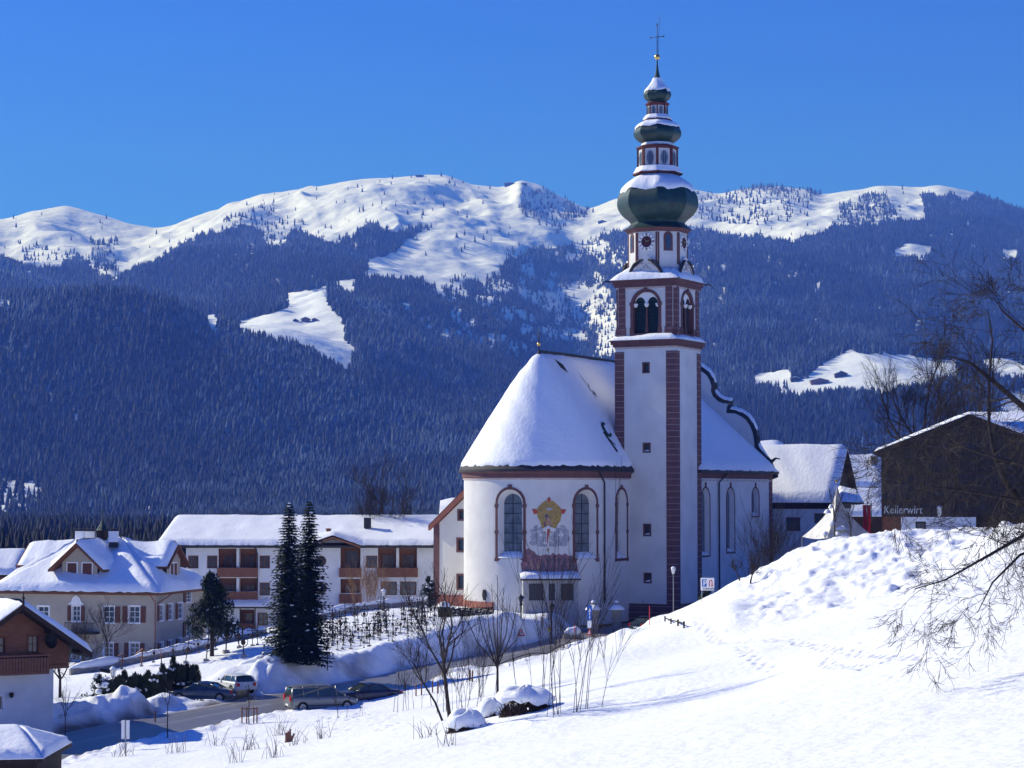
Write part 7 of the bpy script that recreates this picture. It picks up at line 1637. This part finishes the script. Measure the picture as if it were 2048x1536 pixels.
limb(mb, [(2280, 1010, 77), (2150, 880, 75), (2048, 815, 74), (1990, 765, 73), (1940, 725, 73), (1895, 712, 72)], [.2, .15, .11, .08, .05, .02], 12, 1, 1.6, .02)
limb(mb, [(2285, 1110, 77), (2130, 1050, 75), (2048, 1010, 74), (2015, 970, 74), (1990, 915, 73), (1978, 850, 73), (1978, 760, 73), (1985, 680, 73), (1975, 620, 72)], [.2, .15, .12, .1, .08, .06, .045, .03, .015], 13, 2, 1.7, .05)
limb(mb, [(2285, 1060, 77), (2100, 1040, 74), (2000, 1098, 73), (1940, 1132, 72), (1890, 1160, 71), (1830, 1178, 70)], [.12, .08, .055, .04, .03, .012], 13, 3, 1.5, .03)
limb(mb, [(2288, 1090, 77), (2130, 1075, 74), (2040, 1110, 72), (1985, 1165, 71), (1955, 1225, 70)], [.10, .07, .045, .03, .012], 12, 4, 1.4, .04)
limb(mb, [(2270, 900, 77), (2130, 740, 75), (2048, 660, 74), (2005, 622, 73), (1985, 590, 73)], [.13, .09, .05, .03, .012], 12, 5, 1.5, .0)
limb(mb, [(2280, 1000, 77), (2120, 960, 74), (2040, 930, 73), (1960, 905, 72), (1880, 880, 71), (1800, 870, 70)], [.14, .1, .07, .05, .03, .012], 15, 6, 1.6, .05)
limb(mb, [(2280, 1040, 77), (2130, 1010, 74), (2040, 1000, 73), (1950, 985, 72), (1880, 975, 71), (1810, 985, 70)], [.13, .1, .07, .05, .03, .012], 15, 7, 1.6, .07)
mb.build('crown', 'bark', bt)

# ================================================================ STREET FURNITURE, CHURCHYARD
def street_lamp(px, py, Y, label, H, on_ground=True, dark='metal_dark', glass='lamp_glass'):
    b = on(px, Y); H = Zat(py, Y) - b.z; t = thing('street_lamp', label, 'street lamp', b, 'lantern street lamps'); mb = MB(); mb.tube([b - UPV * .3, b + UPV * (H - .75)], [.055, .04], 8); mb.lathe(b, [(.11, 0), (.09, .5), (.05, .6)], 8); mb.build('post', 'metal_grey' if px > 1300 else dark, t)
    c = b + UPV * (H - .78); mb = MB(); mb.lathe(c, [(.10, 0), (.22, .52)], 6, 0); lg = mb.build('lantern', glass, t); mb = MB(); mb.lathe(c, [(.24, .52), (.10, .66), (.03, .70), (.02, .78)], 6, 0); mb.lathe(c, [(.11, -.03), (.11, .03)], 6, 0)
    for k in range(6): a = 2 * math.pi * k / 6; mb.tube([c + Vector((.10 * math.cos(a), .10 * math.sin(a), 0)), c + Vector((.225 * math.cos(a), .225 * math.sin(a), .52))], .014, 3)
    mb.build('lantern_frame', dark, lg); mb = MB(); mb.lathe(c + UPV * .54, [(.23, 0), (.2, .1), (.08, .2), (.01, .22)], 10); mb.build('snow_patch', 'snow', lg, smooth=True)
street_lamp(767, 1177, 214, 'street lamp with white glass lantern in front of the guest house', 3)
street_lamp(226, 1332, 157, 'street lamp with lantern standing in the thuja hedge', 3)
street_lamp(1347, 1132, 206, 'tall street lamp with white lantern in front of the church tower', 3)
def pole_sign(name, label, px, py_base, parts, cat='road sign', r=.035, Y=None):
    b = hit(px, py_base) if Y is None else on(px, Y); s = FPX / b.y; t = thing(name, label, cat, b); top = max((py_base - p[1]) / s for p in parts); mb = MB(); mb.tube([b - UPV * .3, b + UPV * top], r, 6); mb.build('post', 'metal_grey', t)
    for kind, y0, y1, wpx, m in parts:      # y measured in photo pixels
        z0, z1 = b.z + (py_base - y1) / s, b.z + (py_base - y0) / s; w_ = wpx / s; mb = MB(); yy = b.y - .06
        if kind == 'rect':
            mb.box((b.x - w_ / 2, yy - .02, z0), (w_, 0, 0), (0, .03, 0), (0, 0, z1 - z0), 0)
        elif kind == 'tri': mb.prism([(b.x - w_ / 2, yy, z0), (b.x + w_ / 2, yy, z0), (b.x, yy, z1)], (0, -.03, 0), 0); mb.prism([(b.x - w_ * .27, yy - .031, z0 + (z1 - z0) * .16), (b.x + w_ * .27, yy - .031, z0 + (z1 - z0) * .16), (b.x, yy - .031, z0 + (z1 - z0) * .72)], (0, -.006, 0), 1); mb.box((b.x - w_ * .03, yy - .045, z0 + (z1 - z0) * .25), (w_ * .06, 0, 0), (0, -.004, 0), (0, 0, (z1 - z0) * .3), 2)
        elif kind == 'arrow':
            mb.box((b.x - w_ / 2, yy - .02, z0), (w_, 0, 0), (0, .03, 0), (0, 0, z1 - z0), 0); mb.prism([(b.x + x * w_, yy - .021, z0 + z * (z1 - z0)) for x, z in ((-.05, .1), (.12, .1), (.12, .55), (.28, .55), (.04, .85), (-.22, .55), (-.05, .55))], (0, -.006, 0), 1)
        mb.build('sign_plate', [m, 'sign_white', 'black'] if kind != 'rect' else [m], t)
    return t
pole_sign('road_sign', 'blue arrow sign above white plate and red warning triangle by the road', 1179, 1300, [('arrow', 1211, 1240, 10, 'sign_blue'), ('rect', 1242, 1256, 8, 'sign_white'), ('tri', 1257, 1270, 11, 'sign_red')])
pole_sign('road_sign', 'red warning triangle over a white plate behind the snow bank by the memorial porch', 1043, 1236, [('tri', 1213, 1228, 14, 'sign_red'), ('rect', 1229, 1236, 14, 'sign_white')], Y=203)
pole_sign('notice_sign', 'small yellow sign in the snow in front of the memorial porch', 1100, 1234, [('rect', 1218, 1226, 9, 'sign_yellow')], cat='sign', r=.02, Y=210)
t = pole_sign('double_board_sign', 'white double-board sign seen edge on at the near road edge in the foreground', 251, 1500, [('rect', 1440, 1478, 1.5, 'metal_grey')]); b = Vector(t.location)
s = FPX / b.y
for k, (x0, x1) in enumerate(((-8, -1.6), (1.6, 8))):
    mb = MB(); ORG[0] = b.copy(); mb.box((b.x + x0 / s, b.y - .1, b.z + 22 / s), ((x1 - x0) / s, 0, 0), (0, .05, 0), (0, 0, 37 / s)); mb.build('board', 'sign_white', t)
# parking sign
b = hit(1415, 1196); s = FPX / b.y; ps = thing('parking_sign', 'white sign board with blue parking P and red arched arrow on the snow bank', 'sign', b); z0 = b.z + 15 / s; wv, hv = 27 / s, 25 / s; yy = b.y - .05
mb = MB(); mb.box((b.x - wv / 2, yy, z0), (wv, 0, 0), (0, .04, 0), (0, 0, hv)); bd_ = mb.build('board', 'sign_white', ps)
mb = MB(); mb.box((b.x - wv * .40, yy - .006, z0 + hv * .30), (wv * .34, 0, 0), (0, .005, 0), (0, 0, hv * .58)); mb.build('blue_field', 'sign_blue', bd_); lettering('P', hv * .62, (b.x - wv * .33, yy - .012, z0 + hv * .38), bd_, 'sign_white', .003, bold=.01)
mb = MB(); pts = [Vector((b.x + wv * .14, yy - .01, z0 + hv * .30)), Vector((b.x + wv * .14, yy - .01, z0 + hv * .62))] + [Vector((b.x + wv * .24 - wv * .10 * math.cos(math.pi * q / 8), yy - .01, z0 + hv * .62 + hv * .2 * math.sin(math.pi * q / 8))) for q in range(1, 8)] + [Vector((b.x + wv * .34, yy - .01, z0 + hv * .62)), Vector((b.x + wv * .34, yy - .01, z0 + hv * .42))]
mb.tube(pts, .035, 4); c = b.x + wv * .34; mb.prism([(c - .1, yy - .012, z0 + hv * .44), (c + .1, yy - .012, z0 + hv * .44), (c, yy - .012, z0 + hv * .28)], (0, -.005, 0)); mb.build('red_arrow', 'sign_red', bd_)
lettering('Kellerwirt', hv * .22, (b.x - wv * .34, yy - .008, z0 + hv * .07), bd_, 'black', .002, bold=.004)
for dx in (-.42, .42): mb = MB(); mb.tube([Vector((b.x + wv * dx, b.y, b.z - .3)), Vector((b.x + wv * dx, b.y, z0 + hv))], .03, 5); mb.build('post', 'metal_grey', ps)
# snow poles
for px, py, h, m_ in ((1299, 1250, 38, 'sign_red'), (1149, 1284, 38, 'wood_red'), (1003, 1260, 22, 'wood_red'), (1084, 1260, 30, 'wood_dark')):
    b = hit(px, py); s = FPX / b.y; mb = MB(); ORG[0] = b.copy(); mb.tube([b - UPV * .3, b + UPV * h / s], .03, 5, 0); mb.tube([b + UPV * h / s * .55, b + UPV * h / s * .85], .034, 5, 1); solo(mb, 'snow_pole', [m_, 'sign_red'], 'red snow marker pole beside the road below the tower' if px == 1299 else 'thin snow marker pole at the road edge below the church', 'marker pole', 'snow marker poles along the road')
# gate pillars
for px, Y, lb in ((1187, 214, 'stone gate pillar with ball finial and snow cap nearer the memorial porch'), (1233, 216, 'stone gate pillar with ball finial and snow cap nearer the church tower')):
    b = on(px, Y); zt_ = Zat(1199, Y); t = thing('gate_pillar', lb, 'gate pillar', b, 'stone pillars of the churchyard gate'); hz = zt_ - .95; mb = MB(); mb.cbox((b.x, b.y, b.z - 1), .85, .85, hz - b.z + .75); mb.cbox((b.x, b.y, hz - .25), 1.1, 1.1, .18); mb.build('pier', 'stone', t)
    mb = MB(); mb.lathe((b.x, b.y, hz - .07), [(.68, 0), (.5, .25), (.28, .42), (.16, .5)], 4, 0, math.pi / 4); mb.ball(Vector((b.x, b.y, hz + .62)), .2, 10); mb.build('cap_stone', 'stone', t)
    mb = MB(); mb.lathe((b.x, b.y, hz - .04), [(.84, 0), (.78, .14), (.55, .32), (.3, .45), (.17, .5)], 12); mb.lathe((b.x, b.y, hz + .66), [(.23, 0), (.19, .14), (.01, .24)], 10); mb.build('snow_cap', 'snow', t, smooth=True)
# lanterns on the churchyard wall and by the choir
for px, Y, zt_y, lb in ((1042, 206, 1188, 'dark lantern on a short post left of the memorial porch'), (1103, 208, 1204, 'dark lantern on a short post in front of the memorial porch')):
    b = on(px, Y); H = Zat(zt_y, Y) - b.z; t = thing('lantern_post', lb, 'lantern', b, 'dark lanterns by the memorial porch'); mb = MB(); mb.tube([b - UPV * .2, b + UPV * (H - .9)], .08, 6); mb.ball(b + UPV * (H - .95), .17, 8); mb.build('post', 'metal_dark', t); c = b + UPV * (H - .85); mb = MB(); mb.lathe(c, [(.12, 0), (.24, .5)], 6); mb.build('lantern', 'panel_dark', t); mb = MB(); mb.lathe(c, [(.4, .48), (.16, .68), (.05, .8), (.02, .9)], 6); mb.build('lantern_roof', 'metal_dark', t)
mb = MB(); ORG[0] = apse.pt(apse.s_at(970, -10), -10.4, .12); l = apse.s_at(970, -10)
tt_, nn_ = apse.tn(l); zc = Zat(1191, 218.5); mb.prism([apse.pt(l, zc, .03) + tt_ * x + UPV * z for x, z in ((-.2, .35), (-.08, .5), (.08, .5), (.2, .35), (.27, -.1), (.12, -.55), (-.12, -.55), (-.27, -.1))], nn_ * .12); solo(mb, 'wall_lantern', 'metal_dark', 'dark shield-shaped lantern fixed to the round choir wall', 'wall lantern')
# snow-covered wall lump by the gate
def low_wall(name, label, pts, h, capt, m='stone', thick=.4, cat='wall', rail=False):
    v = [on(px, Y) for px, Y in pts]; t = thing(name, label, cat, v[0]); mb = MB(); cap_ = MB()
    for a, b in zip(v[:-1], v[1:]):
        d = (b - a); d.z = 0; d.normalize(); n_ = Vector((d.y, -d.x, 0)) * thick / 2
        pa = [a - n_ - UPV * .6, b - n_ - UPV * .6, b - n_ + UPV * h, a - n_ + UPV * h]; mb.prism(pa, n_ * 2)
    L = sum((b - a).length for a, b in zip(v[:-1], v[1:])); seg = max(10, int(L / .35)); path = []
    for i in range(seg + 1):
        q = L * i / seg
        for a, b in zip(v[:-1], v[1:]):
            l = (b - a).length
            if q <= l + 1e-6 or b is v[-1]: path.append(a.lerp(b, min(1, q / l))); break
            q -= l
    random.seed(int(L * 7)); rad = [capt * (.75 + .45 * float(vn(i * .21, 3.1, 5)) + .15 * float(vn(i * .9, 1.1, 6))) * min(1, .3 + i * .3, .3 + (seg - i) * .3) for i in range(seg + 1)]
    cap_.tube([p + UPV * (h + r_ * .35) for p, r_ in zip(path, rad)], rad, 9); mb.build('masonry', m, t); cap_.build('snow_cap', 'snow', t, smooth=True); return t
low_wall('churchyard_wall', 'low churchyard wall with a wavy snow cap in front of the cream house', [(140, 184), (225, 186), (326, 188), (390, 191), (453, 195), (530, 201)], .55, .34)
low_wall('churchyard_wall', 'low churchyard wall with snow cap in front of the guest house', [(640, 209), (700, 213), (780, 219), (868, 224)], .6, .26)
low_wall('garden_wall', 'short stone wall under a thick snow cushion right of the memorial porch', [(1128, 208), (1160, 209)], .55, .42)
low_wall('churchyard_wall', 'low wall at the foot of the tower with a snow cover', [(1252, 214), (1345, 216)], .45, .28)
low_wall('churchyard_kerb', 'low snow-topped kerb between hedge and churchyard, left part', [(395, 171), (440, 172)], .15, .33)
low_wall('churchyard_kerb', 'low snow-topped kerb in the churchyard in front of the twin spruces', [(465, 170), (540, 170)], .15, .33)
b = on(888, 200); t = thing('clipped_bush', 'dark clipped hedge stub with snow cap at the churchyard corner', 'bush', b); mb = MB(); mb.lathe(b, [(.55, 0), (.6, .6), (.5, 1.0), (.3, 1.2)], 10); mb.build('foliage', 'thuja', t); mb = MB(); mb.lathe(b + UPV * .95, [(.6, 0), (.55, .2), (.3, .4), (.01, .5)], 12); mb.build('snow_cap', 'snow', t, smooth=True)
v = [on(px, 203 + (px - 900) * .02) for px in range(900, 990, 8)]; t = thing('low_hedge', 'low dark clipped hedge in front of the round church choir', 'hedge', v[0]); V = []; F = []; random.seed(8)
for i in range(2600):
    a = random.random() * (len(v) - 1.001); k = int(a); p = v[k].lerp(v[k + 1], a - k) + Vector((0, random.uniform(-.3, .3), random.uniform(0, .75))) - v[0]; q = Vector((random.gauss(0, 1), random.gauss(0, 1), random.gauss(0, 1))).normalized() * .14; s_ = q.cross(UPV).normalized() * .06; k = len(V); V += [tuple(p - s_), tuple(p + s_), tuple(p + q)]; F.append((k, k + 1, k + 2))
link('foliage', mesh_np('foliage', V, F, ['thuja']), t)
# wooden rail fence on the slope lip above the dark car
b = hit(1330, 1240); f_ = thing('rail_fence', 'short weathered timber fence poking out of the snow lip above the hidden car', 'fence', b)
pts = [hit(px, py) for px, py in ((1330, 1243), (1342, 1248), (1356, 1252), (1368, 1256))]
for p in pts: mb = MB(); mb.tube([p - UPV * .3, p + UPV * .45], .07, 6); mb.build('post', 'wood_dark', f_)
mb = MB()
for a, b_ in zip(pts[:-1], pts[1:]): mb.tube([a + UPV * .3, b_ + UPV * .3], .05, 5)
mb.build('rail', 'wood_dark', f_)
# low rail and posts stand in for the dark snow-edge dirt line
_gp = []
for i in range(len(RN)):
    px_ = 1024 + FPX * RN[i, 0] / RN[i, 1]
    if 925 < px_ < 1150:
        j_ = i; x_ = RN[i, 0] + _nrm[j_][0] * 1.2; y_ = RN[i, 1] + _nrm[j_][1] * 1.2; _gp.append(Vector((x_, y_, float(ground_z(x_, y_)))))
rl_ = thing('dirt_line_rail', 'thin dark rail on short posts standing in for the dirty snow edge along the near side of the road', 'dirty snow edge', _gp[0])
for p in _gp[::2]: mb = MB(); mb.tube([p - UPV * .4, p + UPV * .35], .06, 5); mb.build('post', 'wood_dark', rl_)
mb = MB(); mb.tube([p + UPV * .3 for p in _gp], .045, 5); mb.build('rail', 'wood_dark', rl_)
for px, py in ((865, 1385), (876, 1387), (843, 1390), (832, 1392), (940, 1362), (945, 1364), (310, 1446)):
    b = hit(px, py); mb = MB(); ORG[0] = b.copy(); mb.tube([b - UPV * .3, b + UPV * .8], .05, 5); solo(mb, 'wooden_post', 'wood_brown', 'short wooden post standing in the snow at the road edge', 'post', 'short wooden posts along the road')

# graves
def grave_proto(kind):
    name = {'iron': 'grave_cross', 'ring': 'grave_cross', 'wood': 'roofed_grave_cross', 'lamp': 'grave_cross'}[kind]
    t = thing(name, 'x', 'grave cross', (0, 0, 0)); mb = MB(); H = 1.5
    if kind == 'wood':
        mb.box((-.05, -.04, -.2), (.1, 0, 0), (0, .08, 0), (0, 0, 1.5)); mb.box((-.35, -.035, .72), (.7, 0, 0), (0, .07, 0), (0, 0, .09)); mb.build('cross', 'wood_red', t)
        mb = MB(); 
        for s_ in (-1, 1): mb.prism([(0, -.14, 1.42), (0, .14, 1.42), (s_ * .48, .14, 1.02), (s_ * .48, -.14, 1.02)], (0, 0, .05))
        mb.build('little_roof', 'wood_red', t)
    else:
        mb.tube([(0, 0, -.2), (0, 0, H)], .03, 5); mb.tube([(-.33, 0, 1.1), (.33, 0, 1.1)], .028, 5)
        for x, z in ((-.33, 1.1), (.33, 1.1), (0, H)): mb.ball(Vector((x, 0, z)), .06, 6)
        for s_ in (-1, 1): mb.tube([(s_ * .04, 0, .5), (s_ * .22, 0, .62), (s_ * .26, 0, .82), (s_ * .1, 0, .95)], .02, 4)
        if kind == 'ring': mb.tube([(.27 * math.cos(2 * math.pi * q / 16), 0, .98 + .42 * math.sin(2 * math.pi * q / 16)) for q in range(17)], .022, 4)
        mb.build('cross', 'metal_dark', t); mb = MB(); mb.ball(Vector((0, -.04, .74)), .13, 8, sz=1.2); mb.build('wreath', 'brush_brown' if kind != 'lamp' else 'thuja', t)
    mb = MB(); mb.cbox((0, 0, -.15), .24, .2, .27); mb.build('base_stone', 'stone', t); return t
protos = {k: grave_proto(k) for k in ('iron', 'ring', 'wood', 'lamp')}; used = set(); random.seed(77)
def put_grave(kind, px, py, label, group, sc_=1.0):
    b = hit(px, py); o = protos[kind]
    if kind in used: o = copy_tree(o)
    used.add(kind); o.location = b; o.rotation_euler = (0, 0, random.uniform(-.35, .35)); s_ = sc_ * (random.uniform(.6, 1.2) if px > 640 else random.uniform(.8, 1.1)); o.scale = (s_, s_, s_); o.rotation_euler = (random.gauss(0, .04), random.gauss(0, .06), random.uniform(-.5, .5)); o['label'] = label; o['group'] = group; return o
GP = []
for i in range(5000):
    if len(GP) >= 96: break
    px = random.uniform(648, 872); lo_y = np.interp(px, [648, 700, 760, 872], [1300, 1302, 1290, 1262]); hi_y = np.interp(px, [648, 700, 780, 872], [1248, 1238, 1225, 1212]); py = random.uniform(hi_y, lo_y)
    if all((px - a) ** 2 * .35 + ((py - b) * 1.6) ** 2 > 26 for a, b in GP): GP.append((px, py))
for i, (px, py) in enumerate(GP):
    k = random.choice(('iron', 'iron', 'ring', 'lamp')); put_grave(k, px, py, {'iron': 'dark iron grave cross with small wreath in the crowded snowy churchyard', 'ring': 'dark iron grave cross with an oval ring in the crowded snowy churchyard', 'lamp': 'dark iron grave cross with green wreath in the crowded snowy churchyard'}[k], {'iron': 'plain iron grave crosses right of the spruces', 'ring': 'ringed iron grave crosses right of the spruces', 'lamp': 'iron grave crosses with green wreaths right of the spruces'}[k])
for px, py in ((243, 1338), (283, 1333), (323, 1328)): put_grave('wood', px, py, {243: 'leftmost', 283: 'middle', 323: 'rightmost'}[px] + ' of three small roofed wooden grave crosses before the cream house', 'roofed wooden grave crosses left of the pine', 1.0)
GW = {(371, 1326): ' left of the pine beside the wall', (412, 1322): ' just left of the pine trunk', (452, 1306): ' right of the pine trunk, largest ring', (488, 1314): ' alone between pine and spruces', (432, 1300): ' directly behind the pine trunk', (347, 1318): ' in front of the cream house right face', (307, 1325): ' between two roofed wooden crosses', (505, 1292): ' left of a close pair by the spruces', (515, 1290): ' nearest the left spruce', (478, 1296): ' by the wall between pine and spruces', (398, 1306): ' close to the wall left of the pine'}
for px, py, k, s_ in ((371, 1326, 'iron', 1.4), (412, 1322, 'iron', 1.5), (452, 1306, 'ring', 1.9), (488, 1314, 'iron', 1.5), (432, 1300, 'ring', 1.4), (347, 1318, 'iron', 1.2), (307, 1325, 'iron', 1.2), (505, 1292, 'iron', 1.4), (515, 1290, 'iron', 1.3), (478, 1296, 'ring', 1.3), (398, 1306, 'iron', 1.1)):
    put_grave(k, px, py, 'dark iron grave cross' + (' with oval ring' if k == 'ring' else '') + GW[(px, py)], ('ringed' if k == 'ring' else 'plain') + ' iron grave crosses left of the spruces', s_)

# ---- far huts, summit buildings and farms on the mountain
def hut(px, py, D, w_, d_, h, label, m='wood_brown', name='alpine_hut', group=None, cat='hut', roof=.35):
    u = (px - 1024) * 1.0 + 1024; x = (px - 1024) / FPX * D
    Ds = np.linspace(2300, 7600, 900); zz_ = mountain_z(np.full(900, float(px)), Ds); ky = np.array([proj((px - 1024) / FPX * d, d, z)[1] for d, z in zip(Ds, zz_)])
    vis = []; best = 1e9
    for d, z, y_ in zip(Ds, zz_, ky):
        if y_ < best: best = y_; vis.append((abs(y_ - py), d, z))
    e, D, z = min(vis); x = (px - 1024) / FPX * D
    b = Vector((x, D, z)); t = thing(name, label, cat, b, group); mb = MB(); W = Flat((x - w_ / 2, D), (1, 0)); wall(mb, W, 0, w_, z - 4, z + h); mb.cbox((x, D + d_ / 2 + .1, z - 4), w_ * .99, d_, h + 4); mb.build('wall', m, t)
    mb = MB(); zr = z + h + w_ * roof * .5
    mb.prism([(x - w_ * .6, D - 1.5, z + h - .6), (x + w_ * .6, D - 1.5, z + h - .6), (x, D - 1.5, zr)], (0, d_ + 3, 0)); mb.build('roof', m, t)
    mb = MB(); mb.prism([(x - w_ * .62, D - 1.2, z + h - .2), (x, D - 1.2, zr + .6), (x + w_ * .62, D - 1.2, z + h - .2), (x, D - 1.2, zr + 1.4)], (0, d_ + 2, 0)); mb.build('roof_snow', 'snow', t); return t
hut(610, 644, 0, 15, 10, 6, 'reddish mountain hut in the middle of the steep ski meadow'); hut(628, 643, 0, 9, 7, 4, 'smaller mountain hut right of the reddish hut on the ski meadow'); hut(590, 643, 0, 9, 7, 3, 'low shed left of the reddish hut on the ski meadow', 'tile_dark')
hut(445, 652, 0, 24, 14, 8, 'large farmhouse at the left end of the ski meadow', 'wood_dark', 'mountain_farmhouse', cat='farmhouse')
hut(1640, 768, 0, 26, 14, 6, 'long brown farm building on the right hillside meadow', 'wood_brown', 'mountain_farmhouse', cat='farmhouse', roof=.2); hut(1683, 755, 0, 18, 12, 6, 'dark farm building right of the long brown one on the hillside meadow', 'wood_dark', 'mountain_farmhouse', cat='farmhouse'); hut(1592, 764, 0, 14, 12, 5, 'dark barn left of the long brown farm building', 'wood_dark', 'mountain_farmhouse', cat='farmhouse')
hut(1020, 371, 0, 38, 16, 8, 'wide dark summit restaurant on the mountain ridge', 'tile_dark', 'summit_building', cat='summit building', roof=.15); hut(1048, 370, 0, 20, 12, 5, 'smaller lift station right of the summit restaurant', 'tile_dark', 'summit_building', cat='summit building', roof=.15)
hut(838, 354, 0, 26, 12, 6, 'low summit station on the highest snowy ridge', 'tile_dark', 'summit_building', cat='summit building', roof=.1); hut(1205, 446, 0, 24, 14, 5, 'dark alpine hut on the snowfield left of the big onion dome', 'tile_dark', roof=.3)
hut(120, 1052, 0, 10, 10, 4, 'far farmhouse at the foot of the forest above the cream house', 'wood_dark', 'valley_farmhouse', cat='farmhouse') if False else None
